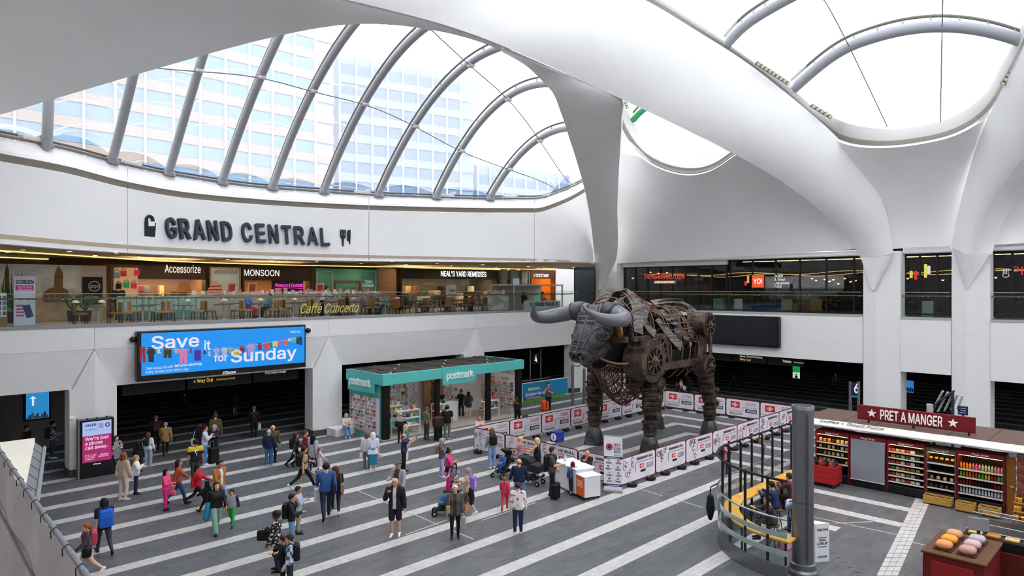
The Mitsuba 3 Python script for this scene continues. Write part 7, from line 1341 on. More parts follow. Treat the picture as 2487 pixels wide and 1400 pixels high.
display_table(20.5, 21.9, 28.75, 29.3, (.45, .85, 1.25), 'glass fronted display table at the front left of the kiosk with bright cards', 0); display_table(20.4, 21.4, 29.6, 30.1, (.8, 1.4), 'tall display table further back on the left of the kiosk with toys', 0)
display_table(23.2, 24.0, 28.8, 29.4, (.5, .9, 1.3), 'white display table beside the middle post with books', 0); display_table(26.9, 28.1, 29.2, 29.8, (.5, .95), 'low white display table at the right front of the kiosk with albums', 0)
# ---- food counter on the right: sign, canopy, chillers, till counter, board
XP = 27.7
def py(u): a = (u - CX)/F; return XP*(1 - a)/(1 + a)
fs = thing('shop_sign', 'dark red sign board reading PRET A MANGER with two stars above the food chillers', 'sign'); SX = 28.6; ya, yb = 9.36, 5.45
add('board', cbox([SX, yb, 2.44], [SX + .1, ya, 3.01], .015), '6e1620', fs)
for y in (ya - .4, (ya + yb)/2, yb + .2): add('bracket', cbox([SX + .02, y - .03, 2.2], [SX + .08, y + .03, 2.45], .005), '2a1012', fs)
add('lettering', sign_text('PRET A MANGER', [SX - .01, 8.55, 2.55], -LY, LZ, .36, 2.1, .03, True), 'f2ece4', fs)
star = [(math.sin(t*math.pi/5)*(.17 if t % 2 == 0 else .07), math.cos(t*math.pi/5)*(.17 if t % 2 == 0 else .07)) for t in range(10)][::-1]
for y in (8.83, 6.12): add('star', prism(star, place([SX - .01, y, 2.73], -LY, LZ), .03), 'f2ece4', fs)
cn = thing('canopy', 'white fabric canopy lettered Coffee Good Food above the chillers', 'canopy'); P = np.array([[[XP - .15 + .75*k, y, 2.18 + .16*k**.8 - .03*math.sin(3*y)*(1 - k)] for k in np.linspace(0, 1, 6)] for y in np.linspace(11.2, 3.4, 26)])
add('fabric', sheet(P, .02), 'cfcbc5', cn, smooth=40); add('front_rail', rod([XP - .15, 11.2, 2.2], [XP - .15, 3.4, 2.2], .025, 6), 'b8b4ae', cn)
for s, y, w in (('Coffee', 10.55, .75), ('•', 9.72, .07), ('Good Food', 9.52, 1.3)): add('lettering', sign_text(s, [XP + .12, y, 2.285], -LY, unit([.75, 0, .16]), .2, w, .012), '6a6660', cn)
rf_ = thing('kiosk_roof', 'brown flat roof edge behind the white canopy', 'roof'); add('slab', cbox([XP + .5, 3.2, 2.24], [XP + 3.2, 11.3, 2.34], .02), '5e4a42', rf_)
for y in np.arange(3.8, 11, 1.2): add('seam', box([XP + .5, y, 2.34], [XP + 3.2, y + .03, 2.35]), '4a3a34', rf_)
for x in (XP + 2.9,):
    for y in (3.5, 7.2, 11): add('roof_post', cbox([x - .06, y - .06, 0], [x + .06, y + .06, 2.24], .01), '3a3030', rf_)
REDC = '6a1520'
def chiller(y1, y0, label, top='Club Pret', frame=REDC, z1=1.97):
    c = thing('food_chiller', label, 'chiller'); w = y1 - y0
    for a in (y0, y1 - .05): add('side', cbox([XP, a, .05], [XP + .75, a + .05, z1], .01), frame, c)
    add('back', box([XP + .7, y0, .05], [XP + .75, y1, z1]), '1a1a1c', c); add('head', cbox([XP - .02, y0, z1 - .14], [XP + .75, y1, z1], .02), frame, c); add('base', cbox([XP, y0, .05], [XP + .75, y1, .34], .02), '16161a', c)
    if top: add('lettering', sign_text(top, [XP - .03, (y0 + y1)/2 + .25, z1 - .1], -LY, LZ, .06, .5, .006, True), 'e8dcd0', c)
    lit('strip_lamp', box([XP + .06, y0 + .08, z1 - .17], [XP + .1, y1 - .08, z1 - .145]), 'ffb850', c, 24.0); return c
def shelves(c, y1, y0, zs, col='3a3a3e'):
    for z in zs: add('shelf', box([XP + .04, y0 + .05, z - .025], [XP + .68, y1 - .05, z]), col, c); add('price_rail', box([XP + .02, y0 + .05, z - .04], [XP + .04, y1 - .05, z + .01]), 'd8d0c0', c)
rp = random.Random(21); GM = {}; ZN = {round(q, 2): n for zz, nn in (((.75, 1.02, 1.28, 1.52), ('lowest', 'second', 'third', 'top')), ((.46, .68, .9, 1.12, 1.34, 1.56), ('lowest', 'second', 'third', 'fourth', 'fifth', 'top')), ((.5, .78, 1.06, 1.34, 1.5), ('lowest', 'second', 'third', 'top', 'top'))) for q, n in zip(zz, [a + ' shelf' for a in nn])}
def goods(y1, y0, z, kind, cols, label, grp, step=.13, h=.14):
    n = int((y1 - y0 - .12)/step)
    for i in range(n):
        y = y1 - .06 - (i + .5)*(y1 - y0 - .12)/n; c = cols[i*len(cols)//n] if kind == 'bottle' else rp.choice(cols); q = (kind, c)
        if q not in GM:
            m = lathe([(0, 0), (.032, 0), (.034, .01), (.034, .14), (.015, .18), (.015, .21), (0, .21)], 10, (0, 0, 0)) if kind == 'bottle' else tm(Manifold.extrude(CrossSection([[(-.05, 0), (.05, 0), (.05, .1)]], manifold3d.FillRule.NonZero), .13)).apply_transform(place([0, .065, 0], -LX, LZ)) if kind == 'wedge' else cbox([-.05, -.05, 0], [.05, .05, h], .012)
            GM[q] = ply(m, 'flat_gloss', False, uv=uvc(c, len(m.vertices)))
        k = thing({'bottle': 'drink_bottle', 'wedge': 'sandwich_pack', 'box': 'food_box'}[kind], ORD[i] + ' ' + label + ', ' + ZN[round(z, 2)], {'bottle': 'bottle', 'wedge': 'sandwich', 'box': 'food box'}[kind], grp); scene[k] = {**GM[q], 'to_world': T().translate([XP + .18 + .02*rp.random(), y, z + .001])}
y = [py(u) for u in (1980, 2062, 2153, 2247, 2322, 2440)]
c1 = chiller(y[0], y[1], 'yellow-lit chiller at the left end behind the red trolley'); shelves(c1, y[0], y[1], (.75, 1.02, 1.28, 1.52))
for z in (.75, 1.02, 1.28, 1.52): goods(y[0], y[1], z, 'box', ['e8b850', 'c8903a', '2a3a3e', 'e0d0b0', '3a2a1a'], 'small food box in the yellow-lit chiller behind the red trolley', 'food boxes in the left chiller', .16, .13)
c2 = chiller(y[1] - .02, y[2], 'chiller covered by a grey pull-down blind'); add('blind', sheet(np.array([[[XP - .03 + .012*math.sin(9*yy) + .01*math.sin(5*z), yy, z] for z in np.linspace(.3, 1.84, 12)] for yy in np.linspace(y[1] - .07, y[2] + .05, 24)])[::-1], .012), '8a8d94', c2, smooth=40); add('blind_bar', rod([XP - .05, y[1] - .06, .3], [XP - .05, y[2] + .05, .3], .02, 6), 'b4b4b8', c2)
c3 = chiller(y[2] - .01, y[3], 'chiller with rows of colourful sandwich packs in the middle'); zs = (.46, .68, .9, 1.12, 1.34, 1.56); shelves(c3, y[2], y[3], zs)
for z in zs: goods(y[2], y[3], z, 'wedge', ['d89a3a', 'e8e4d0', '5a8a3a', 'c04a2a', '2a2a2e', 'e0b060', 'b83a4a', 'f0f0e8'], 'sandwich pack on the middle chiller shelves', 'sandwich packs in the middle chiller', .15)
c4 = chiller(y[3] - .01, y[4], 'brown hot food cabinet with bread rolls', 'Pret HOT', '5a4a3c', 1.9); zs = (.5, .78, 1.08, 1.38); shelves(c4, y[3], y[4], zs)
goods(y[3], y[4], 1.5, 'box', ['d8a24a', 'e8c070'], 'round bread roll in the hot cabinet', 'bread rolls in the hot cabinet', .16, .07); goods(y[3], y[4], .78, 'box', ['d8c09a', 'c0883a', 'e8e0d0'], 'wrapped food in the hot cabinet', 'wrapped food in the hot cabinet', .2, .13); goods(y[3], y[4], .5, 'box', ['3a2a1e', '5a4630'], 'dark packet in the hot cabinet', 'packets in the hot cabinet', .15, .12)
c5 = chiller(y[4] - .01, y[5], 'drinks chiller with four rows of bottles'); zs = (.5, .78, 1.06, 1.34); shelves(c5, y[4], y[5], zs)
for z, cols in zip(zs, (['c8d4dc', 'd8e4ea'], ['8a2a1a', '3a2420', '1e1a1c', '8a2a22'], ['9ab82a', 'e07a1e', 'd84a3a', '5ab03a', 'e8c03a', 'b02a30', '6ac040'], ['f08a1e', 'e86aa0', 'a8c878', 'd87a9a'])): goods(y[4], y[5], z, 'bottle', cols, 'drink bottle on the drinks chiller shelves', 'bottles in the drinks chiller', .085)
dw = thing('wooden_door', 'plain wooden door between the drinks chiller and brick pier', 'door'); add('leaf', cbox([XP + .1, py(2467) + .02, .05], [XP + .16, y[5] - .03, 1.95], .01), '8a5424', dw); add('handle', rod([XP + .06, py(2462), .98], [XP + .06, py(2452), .98], .018, 6), 'chrome', dw)
bk = thing('brick_pier', 'small red brick pier at the right edge of the food counter', 'pier'); add('core', box([XP + .02, 3.0, 0], [XP + .7, py(2467) - .02, 2.1]), '8a7a70', bk)
for r_ in range(27):
    yy = 3.0 - (.11 if r_ % 2 else 0)
    while yy < py(2467) - .02:
        a, b = max(yy, 3.0), min(yy + .215, py(2467) - .02)
        if b - a > .03: add('brick', cbox([XP, a + .005, r_*.076 + .01], [XP + .05, b - .005, r_*.076 + .07], .004), rp.choice(['8a4632', '7a3a2a', '945040', '6e3428']), bk)
        yy += .225
# red trolley with plush toys
tr = thing('red_trolley', 'red wooden trolley box on castors filled with dark soft toys', 'trolley'); t0, t1, tx0, tx1 = 9.55, 10.75, 26.75, 27.5
for lo, hi in (([tx0, t0, .16], [tx0 + .05, t1, .8]), ([tx1 - .05, t0, .16], [tx1, t1, .8]), ([tx0, t0, .16], [tx1, t0 + .05, .8]), ([tx0, t1 - .05, .16], [tx1, t1, .8]), ([tx0, t0, .14], [tx1, t1, .2])): add('board', cbox(lo, hi, .01), 'a81e26', tr)
for z in (.36, .57): add('plank_line', box([tx0 - .006, t0, z], [tx0, t1, z + .012]), '701018', tr)
add('handle', rod([tx0 + .1, t1 + .05, .8], [tx0 + .1, t1 + .2, .82], .025, 6), 'a05a2a', tr)
for x_ in (tx0 + .08, tx1 - .08):
    for y_ in (t0 + .1, t1 - .1): add('castor', lathe([(0, -.02), (.06, -.02), (.06, .02), (0, .02)], 10, (x_, y_, .07), LY), '2a2a2c', tr); add('castor_fork', box([x_ - .03, y_ - .03, .07], [x_ + .03, y_ + .03, .15]), '4a4a4c', tr)
for i in range(9):
    q = P3(tx0 + .2 + .17*(i % 3), t0 + .2 + .36*(i//3), .78 + .05*(i % 2)); k = thing('soft_toy', 'dark green soft toy with orange trim in the red trolley', 'soft toy', 'soft toys in the red trolley'); add('body', sph_m(q, .13) if False else tm(union([sph(q, .13), sph(q + [0, 0, .12], .09), sph(q + [-.08, .06, .18], .03), sph(q + [-.08, -.06, .18], .03)])), '1c3a3a' if i % 3 else '8a2a1e', k, smooth=50); add('face_patch', tm(sph(q + [-.07, 0, .12], .045)), 'd8702a', k, smooth=50)
# baskets at the foot
for i, (ya_, yb_, x_) in enumerate(((6.75, 5.9, 27.25), (5.75, 5.2, 27.1), (5.1, 4.5, 27.1))):
    cr = thing('wooden_crate', ('pale slatted crate under the hot cabinet', 'pale slatted crate under the left half of the drinks chiller', 'pale slatted crate under the right half of the drinks chiller')[i], 'crate')
    for z in (.06, .15, .24):
        for lo, hi in (([x_, yb_, z], [x_ + .02, ya_, z + .07]), ([x_ + .38, yb_, z], [x_ + .4, ya_, z + .07]), ([x_, yb_, z], [x_ + .4, yb_ + .02, z + .07]), ([x_, ya_ - .02, z], [x_ + .4, ya_, z + .07])): add('slat', cbox(lo, hi, .004), 'b8904a', cr)
    add('bottom', box([x_, yb_, .04], [x_ + .4, ya_, .06]), '8a6a38', cr)
bs = thing('snack_stand', 'wooden stand heaped with yellow snack packets at the right edge', 'stand'); add('rack', tm([bar([26.6, 4.05, .02], [27.0, 4.05, 1.0], .03, .03, LY), bar([26.6, 3.65, .02], [27.0, 3.65, 1.0], .03, .03, LY)] + [cbox([26.55 + .12*i, 3.62, .2 + .25*i], [26.9 + .1*i, 4.08, .23 + .25*i], .005) for i in range(3)]), '9a6a34', bs)
for i in range(18):
    k = thing('snack_packet', 'yellow snack packet on the wooden stand', 'packet', 'snack packets on the wooden stand'); q = P3(26.68 + .12*(i//6) + .03*rp.random(), 3.7 + .065*(i % 6), .3 + .25*(i//6)); add('packet', obox(q, unit([1, 0, .5]), LY, unit([-.5, 0, 1]), .05, .06, .17, .015), rp.choice(['e8a81e', 'd88a1a', 'f0c040', '3a3020']), k)
# till counter at the lower right
tc_ = thing('till_counter', 'dark red till counter with a brown top at the bottom right corner', 'counter'); add('body', cbox([19.3, 3.5, 0], [21.25, 4.78, 1.0], .02), '6a1a16', tc_); add('top', cbox([19.25, 3.45, 1.0], [21.3, 4.82, 1.06], .015), '5a3a22', tc_); add('panel', cbox([19.26, 3.7, .15], [19.3, 4.6, .85], .01), '8a241c', tc_); add('kick', cbox([19.32, 4.78, .05], [21.2, 4.79, .9], .004), '58150f', tc_)
cc_ = thing('glass_chiller_counter', 'black chilled display counter with metal rails beside the till', 'chiller'); add('body', cbox([21.35, .4, 0], [23.1, 4.35, 1.08], .03), '17100e', cc_); add('well', cbox([21.7, .5, 1.08], [22.9, 4.25, 1.12], .01), ('07090c', 'paint_gloss'), cc_); add('front_panel', cbox([21.3, .4, .1], [21.36, 4.35, .8], .01), '5a1c12', cc_)
for z, x_ in ((1.3, 21.75), (1.42, 22.3), (1.34, 22.95), (1.18, 21.5)): add('rail', rod([x_, .4, z], [x_, 4.3, z], .015, 6), 'chrome', cc_)
for y_ in (.5, 2.4, 4.25):
    for x_, z in ((21.75, 1.3), (22.95, 1.34)): add('rail_post', rod([x_, y_, 1.08], [x_, y_, z], .015, 6), 'chrome', cc_)
v, f = grid(np.array([[P3(21.62, .45, 1.1), P3(21.75, .45, 1.36)], [P3(21.62, 4.28, 1.1), P3(21.75, 4.28, 1.36)]])); add('front_glass', trimesh.Trimesh(v, f, process=False), 'pane', cc_); lit('glow_strip', box([21.4, .5, .93], [21.42, 4.2, .96]), 'f0a040', cc_, .8)
for i in range(9): k = thing('snack_bar_box', ORD[i] + ' small orange snack tray from the far end of the black counter edge', 'snack tray', 'snack trays on the black counter edge'); yy = 4.1 - .4*i; add('tray', cbox([21.38, yy - .16, 1.085], [21.58, yy + .14, 1.14], .01), 'c07828' if i % 2 else 'd8b070', k)
for i in range(6):
    k = thing('bread_pack', ('front left', 'front right', 'middle left', 'middle right', 'back left', 'back right')[i] + ' wrapped loaf in the tray on the till counter', 'bread'); q = P3(19.75 + .52*(i//2), 4.42 - .5*(i % 2), 1.115)
    add('tray', cbox(q - [.22, .2, .05], q + [.22, .2, -.02], .01), '3a2018', k); add('loaf', soft([Manifold.batch_hull([sph(q + [x_, y_, .05], .09) for x_ in (-.1, .1) for y_ in (-.09, .09)])], .06, 3), ('d88a5a', 'b88a80', 'e8942a', 'c0a0a0', 'd0906a', 'b0a8a8')[i], k, smooth=50)
mn = thing('menu_screen', 'grey till screen standing behind the loaves', 'till'); add('stand', rod([21.1, 3.95, 1.06], [21.1, 3.95, 1.3], .04, 8), '2a2a2e', mn); add('screen', obox([21.1, 3.95, 1.45], unit([.3, -1, 0]), unit([1, .3, 0]), LZ, .45, .05, .34, .02), '8a8c90', mn)
# folding board
ab = thing('advert_prism', 'white three-sided advertising board with small lettering beside the big steel post', 'advert board'); p = onz(1985, 1358); f, r = heading_vectors(p, 0); tri_ = [p - r*.3 + f*.05, p + r*.05 + f*.32, p + r*.3 - f*.05]
add('body', prism([tuple(q[:2]) for q in (tri_ if Polygon([q[:2] for q in tri_]).exterior.is_ccw else tri_[::-1])], np.eye(4), 1.06), 'ecebee', ab)
A_, B_ = tri_[0], tri_[1]; x_ = unit(B_ - A_); n_2 = unit(np.cross(x_, LZ)); n_2 = n_2 if np.dot(n_2, -p) > 0 else -n_2; xs_ = x_ if np.dot(np.cross(x_, LZ), n_2) > 0 else -x_; o_ = (A_ if xs_ is x_ else B_) + n_2*.004; L_ = np.linalg.norm(B_ - A_)
for s, z, h_, w_f, c in (('Club Pret', .86, .07, .8, '4a4a50'), ('5 Barista made', .66, .035, .6, '8a6a80'), ('drinks', .58, .06, .5, '7a4a6a'), ('& 20% off', .48, .07, .75, '5a3a50'), ('everything else', .41, .03, .6, '7a7a80'), ('SUBSCRIBE', .12, .05, .7, '3a6a9a')): add('lettering', sign_text(s, o_ + xs_*L_*(1 - w_f)/2 + LZ*z, xs_, LZ, h_, L_*w_f, .004, True), c, ab)
A2, B2 = tri_[1], tri_[2]; x_ = unit(B2 - A2); n_2 = unit(np.cross(x_, LZ)); n_2 = n_2 if np.dot(n_2, -p) > 0 else -n_2; add('teal_print', obox((A2 + B2)/2 + n_2*.003 + LZ*.4, x_, n_2, LZ, np.linalg.norm(B2 - A2)*.7, .006, .45), '5aa8b0', ab)
# ---- curved glazed screen with counters
pt_ = [(25.0, 10.5), (23.5, 10.5), (22, 10.5), (20.6, 10.5)] + [(20.3 + 2.9*math.cos(t), 7.6 + 2.9*math.sin(t)) for t in np.linspace(math.radians(95), math.radians(184), 14)]
pth = spline([(a, b, 0) for a, b in pt_], 49); tg = np.gradient(pth, axis=0); tg /= np.linalg.norm(tg, axis=1, keepdims=True); nin = np.stack([-tg[:, 1], tg[:, 0], 0*tg[:, 0]], 1)
gs_ = thing('curved_glass_screen', 'curved glazed screen with black uprights and a steel plinth around the seating area', 'glass screen')
def ribbon(z0, z1, th, mat, nm, off=0.0, sl=slice(None)): q = pth[sl] + nin[sl]*off; return add(nm, sheet(np.stack([q + [0, 0, z0], q + [0, 0, z1]], 1), th), mat, gs_, smooth=30)
ribbon(0, .40, .08, 'steel', 'plinth'); add('top_rail', tube(pth + [0, 0, 2.62], .035, 8), '17171a', gs_, smooth=True); add('silver_rail', tube(pth + [0, 0, 1.62], .03, 8), 'chrome', gs_, smooth=True)
for z0, z1 in ((1.12, 1.26), (.66, .80)): ribbon(z0, z1, .01, 'b4b6b8', 'frosted_band', .012)
for i in range(0, 48, 4):
    v, f = grid(np.stack([pth[i:i+5] + [0, 0, .41], pth[i:i+5] + [0, 0, 1.6]], 1)); add('glass_panel', trimesh.Trimesh(v, f, process=False), 'green_pane', gs_, smooth=True)
for i in range(1, 48, 4): q = pth[i] + nin[i]*.12; add('upright', cbox(q - [.03, .03, -.02], q + [.03, .03, 2.6], .006), '141416', gs_); add('top_arm', bar(q + [0, 0, 2.6], pth[i] + [0, 0, 2.6], .05, .05), '141416', gs_)
kp = thing('steel_column', 'thick cylindrical steel column at the end of the curved screen', 'column'); add('shaft', lathe([(0, 0), (.27, 0), (.27, 4.38), (.25, 4.4), (0, 4.4)], 32, (18.3, 7.35, 0)), 'steel', kp, smooth=40); add('collar', lathe([(.27, 0), (.38, 0), (.38, .1), (.33, .16), (.33, .3), (.27, .32)], 32, (18.3, 7.35, 0)), 'steel', kp, smooth=30); add('cap_ring', lathe([(.22, 4.38), (.29, 4.38), (.29, 4.47), (.22, 4.47), (.22, 4.38)], 32, (18.3, 7.35, 0)), 'chrome', kp, smooth=30); add('groove', cbox([18.03, 7.1, .4], [18.07, 7.14, 4.3], .005), '4a4c50', kp); add('joint_ring', lathe([(.27, 1.9), (.276, 1.9), (.276, 1.95), (.27, 1.95)], 32, (18.3, 7.35, 0)), '55575c', kp)
wc = thing('wooden_counter', 'curved yellow wooden counter along the inside of the glazed screen', 'counter'); q = pth + nin*.16; q2 = pth + nin*.62; add('worktop', sheet(np.stack([q2 + [0, 0, 1.0], q + [0, 0, 1.0]], 1)[::-1] if False else np.stack([q + [0, 0, 1.0], q2 + [0, 0, 1.0]], 1), .05), 'd09a3e', wc, smooth=30)
for i in range(2, 48, 9): add('leg', rod((q[i] + q2[i])/2, (q[i] + q2[i])/2 + [0, 0, .96], .03, 8), '1a1a1c', wc)
add('menu_holder', obox(q[44] + nin[44]*.1 + [0, 0, 1.12], tg[44], nin[44], LZ, .22, .02, .26, .005), 'dfe4e4', wc)
def phi_for(pos, v):
    for p_ in range(0, 360, 3):
        if np.dot(heading_vectors(np.asarray(pos, float), p_)[0], unit(v)) > .998: return p_
    return 0
def stool(x, y, lb): s = thing('bar_stool', lb, 'stool'); add('seat', lathe([(0, .6), (.18, .6), (.2, .63), (.18, .66), (0, .66)], 18, (x, y, 0)), '5a4632', s, smooth=40); [add('leg', rod([x + .1*math.cos(t), y + .1*math.sin(t), .6], [x + .2*math.cos(t), y + .2*math.sin(t), 0], .014, 6), '17171a', s) for t in (.8, 2.4, 3.9, 5.5)]; add('foot_ring', tube([[x + .17*math.cos(t), y + .17*math.sin(t), .22] for t in np.linspace(0, 6.28, 14)[:-1]], .01, 5, True), '17171a', s)
for lb, sl, x, y, v, kw in (('man in navy jacket seated with his back to the camera at the wooden counter', 'stool under the man in navy jacket', 21.05, 9.3, (0, 1, 0), dict(top=('long', '1c2a50'), low=('trousers', '15161c'), hair=('short', '14100e'), skin='o')),
                     ('man in dark grey top seated at the curved end of the counter', 'stool under the man in dark grey top', 19.6, 8.75, (-.6, .8, 0), dict(top=('long', '3a3c40'), low=('trousers', '17171a'), hair=('short', '17110e'), skin='o')),
                     ('brown-haired girl in pale blue top seated inside the glazed screen', 'stool under the brown-haired girl', 20.35, 8.25, (.5, .8, 0), dict(top=('long', '8fa8c8'), low=('jeans', '3a4a6a'), hair=('long', '5a3a26'), skin='f', female=True)),
                     ('person in maroon top seated further along the straight counter', 'stool under the person in maroon top', 22.4, 9.3, (0, 1, 0), dict(top=('long', '5a2a2e'), low=('trousers', '17171a'), hair=('short', '2a1a14'), skin='o')),
                     ('person in black seated at the far end of the straight counter', 'stool under the person in black', 23.6, 9.3, (-.2, 1, 0), dict(top=('long', '17171a'), low=('trousers', '17171a'), hair=('bob', '3a241a'), skin='p', female=True))):
    stool(x, y, sl); pz_ = P3(x, y - .0, .2); person(pz_, 1.66, phi_for(pz_, v), 'sitlean', lb, lean=12, **kw)
bgk = thing('shopping_bag', 'pale pink paper bag behind the girl inside the glazed screen', 'bag'); add('bag', cbox([19.55, 8.3, 0], [19.85, 8.5, .4], .01), 'd0909a', bgk); add('handle', tube([[19.6, 8.4, .4], [19.66, 8.4, .5], [19.76, 8.4, .5], [19.8, 8.4, .4]], .008, 5), 'c08890', bgk)
bn = thing('hanging_holdall', 'black holdall hung on the outside of the curved screen', 'bag'); q = pth[30] - nin[30]*.22; add('bag', soft([Manifold.batch_hull([sph(q + [0, 0, z], r_) for z, r_ in ((1.2, .1), (.85, .14), (.55, .07))])], .06, 3), '10161e', bn, smooth=50); add('strap', tube([q + [0, 0, 1.25], q + [0, 0, 1.5], pth[30] + [0, 0, 1.64]], .02, 5), '10161e', bn)
for i, t in enumerate((6, 14, 24)): k = thing('paper_cup' if i else 'napkin_pile', ('white napkins on the straight wooden counter', 'white paper cup on the wooden counter near the bend', 'white paper cup on the curved counter')[i], 'cup' if i else 'napkins'); c = (q := pth[t] + nin[t]*.4) + [0, 0, 1.0]; add('cup' if i else 'sheets', lathe([(0, 0), (.03, 0), (.042, .11), (0, .11)], 12, c) if i else cbox(c - [.12, .08, 0], c + [.12, .08, .03], .005), 'ececea', k)
# ---- escalator behind the food sign
es_ = thing('stair_canopy', 'grey slatted stair structure behind the food sign', 'staircase')
for i in range(5): a, b = onX(2262 + 16*i, 1002 - 2*i, 33.5), onX(2290 + 12*i, 950 + 3*i, 33.5); add('slat', bar(a, b, .05, .25, LX), 'a8a8a8', es_)
add('rail', tube([onX(u, v, 33.3) for u, v in ((2262, 995), (2280, 975), (2300, 962), (2318, 950))], .05, 6), '3a3a3e', es_); add('newel', cbox(onX(2310, 980, 33.2)*[1, 1, 0] - [.1, .1, 0], onX(2318, 950, 33.2) + [.1, .1, 0], .02), '2a3048', es_); add('post', rod(onX(2258, 982, 32)*[1, 1, 0], onX(2258, 982, 32), .12, 10), 'b8b4ac', es_)
ns = thing('information_sign', 'small navy panel with white lines to the right of the food sign', 'sign'); a, b = onX(2326, 986, 32), onX(2350, 1010, 32); add('panel', cbox([32, b[1], b[2]], [32.08, a[1], a[2]], .01), '1a2038', ns); add('post', rod([32.04, (a[1] + b[1])/2, 0], [32.04, (a[1] + b[1])/2, b[2]], .04, 8), '3a3a3e', ns)
for k in range(4): add('text_line', box([31.99, b[1] + .05, b[2] + .07 + .09*k], [32, a[1] - .05 - .05*(k % 2), b[2] + .1 + .09*k]), '9aa4c0', ns)
# ---- foreground hoarding and pale kiosk roof at the lower left
hb_ = thing('fabric_hoarding', 'beige fabric hoarding laced to a metal rail at the lower left corner', 'hoarding'); a, b = onz(212, 1400, 4.5), onz(0, 1095, 4.5); d = unit(b - a); a, b = a - d*4.5, b + d*6; n = np.cross(d, LZ); n = n if np.dot(n, -a) > 0 else -n
Gd = np.array([[a + (b - a)*t + n*(.02 + .03*math.sin(2.3*t*18 + z) + .05*(4.45 - z)/4) - [0, 0, 4.5 - z] for z in np.linspace(4.46, .02, 12)] for t in np.linspace(0, 1, 60)]); add('fabric', sheet(Gd, .02), 'beige_cloth', hb_, smooth=40)
add('top_rail', rod(a, b, .032, 10), '7a7c80', hb_); a2, b2 = a - LZ*.95 + n*.08, b - LZ*.95 + n*.08; add('seam_cord', rod(a2, b2, .02, 8), '6f7074', hb_)
for t in np.linspace(.05, .95, 22): q = a + (b - a)*t; add('tie', tube([q + n*.05 - LZ*.09, q + n*.055, q + LZ*.045, q - n*.045, q - LZ*.04 - n*.03], .007, 5), '2a2c34', hb_)
for t in np.linspace(.1, .9, 5): q = a + (b - a)*t - n*.1; add('scaffold_post', rod([q[0], q[1], 0], q - LZ*.2, .03, 8), '8a8a8e', hb_)
for i in range(10):
    t = .30 + .012*i; q = a + (b - a)*t + n*.14 - LZ*(1.35 + .03*i); add('printed_stripe', obox(q, d, n, LZ, .05, .006, .5 - .02*(i % 3)), 'b0aaa6', hb_)
kr = thing('pale_roof_kiosk', 'low kiosk with a cream flat roof and grey slatted edge at the far left', 'kiosk'); q1, q2, q3, q4 = onz(85, 1066, 3), onz(52, 1225, 3), onz(-170, 1240, 3), onz(-140, 1094, 3); pl = [tuple(q[:2]) for q in (q1, q4, q3, q2)]; pl = pl if Polygon(pl).exterior.is_ccw else pl[::-1]
add('roof', prism(pl, place([0, 0, 2.92], LX, LY), .1), 'ece6da', kr); c0_ = np.mean(pl, 0); add('body', prism([tuple(c0_ + (np.array(q) - c0_)*.9) for q in pl], np.eye(4), 2.9), '9a9896', kr)
o1, o2 = q1 - LZ*.1, q2 - LZ*.1; e = unit(np.cross(unit(o2 - o1), LZ)); e = e if e[0] > 0 else -e
for i in range(7): s0, s1 = o1 + (o2 - o1)*(i + .04)/7, o1 + (o2 - o1)*(i + .92)/7; add('edge_panel', sheet(np.array([[s0, s0 + e*.2 - LZ*.2], [s1, s1 + e*.2 - LZ*.2]]), .05), '74757a', kr)
add('edge_rail', rod(o1 + e*.24 - LZ*.2, o2 + e*.24 - LZ*.2, .05, 6), '8c8d92', kr)
# ================================================================ gallery: shops at the back, cafe in front
YS = 39.6
def sx(u, Y=YS): return onY(u, 700, Y)[0]
def sz(u, v, Y=YS): return onY(u, v, Y)[2]
def shop(label, u0, u1, wall, head, power, vt=648, depth=2.6, open_=True, warm='ffd9a0'):
    s = thing('shop', label, 'shop'); x0, x1 = sx(u0), sx(u1); z1 = min(ZC - .02, sz((u0 + u1)/2, vt))
    for a in (x0, x1 - .16): add('pier', cbox([a, YS - .1, ZF], [a + .16, YS + .5, z1], .01), head, s)
    add('header', box([x0, YS - .05, z1 - .75], [x1, YS + .2, z1]), head, s); add('back_wall', box([x0, YS + depth, ZF], [x1, YS + depth + .1, z1]), wall, s)
    for a in (x0, x1 - .06): add('side_wall', box([a, YS, ZF], [a + .06, YS + depth, z1]), wall, s)
    if power: lit('ceiling_lamp', box([x0 + .4, YS + .8, z1 - .70], [x1 - .4, YS + 1.5, z1 - .67]), warm, s, power*3)
    if not open_:
        v, f = grid(np.array([[[x0 + .16, YS, ZF], [x0 + .16, YS, z1 - .75]], [[x1 - .16, YS, ZF], [x1 - .16, YS, z1 - .75]]])); add('shop_glass', trimesh.Trimesh(v, f, process=False), 'pane', s)
    r_ = random.Random(int(u0)); 
    for i in range(int((x1 - x0)*1.6)):  # rails and shelves of stock
        xx = x0 + .4 + (x1 - x0 - .9)*r_.random(); w_ = r_.uniform(.2, .5); zz = ZF + r_.choice([.9, 1.1, 1.35, 1.7]); add('stock', cbox([xx, YS + depth - .5 - r_.random(), zz - r_.uniform(.3, .8)], [xx + w_, YS + depth - .2, zz], .02), r_.choice(['3a2a2a', '8a5a3a', 'c8a070', '2a2a34', '7a2a3a', 'd8c8b0', '4a5a5a']), s)
    return s
def ssign(s, t, u0, u1, vb, h, c, k=1.0, bold=False, Y=YS - .08): a, b = onY(u0, vb, Y), onY(u1, vb, Y); return lit('lettering', sign_text(t, [a[0], Y, a[2]], LX, LZ, h, b[0] - a[0], .02, bold), c, s, k)
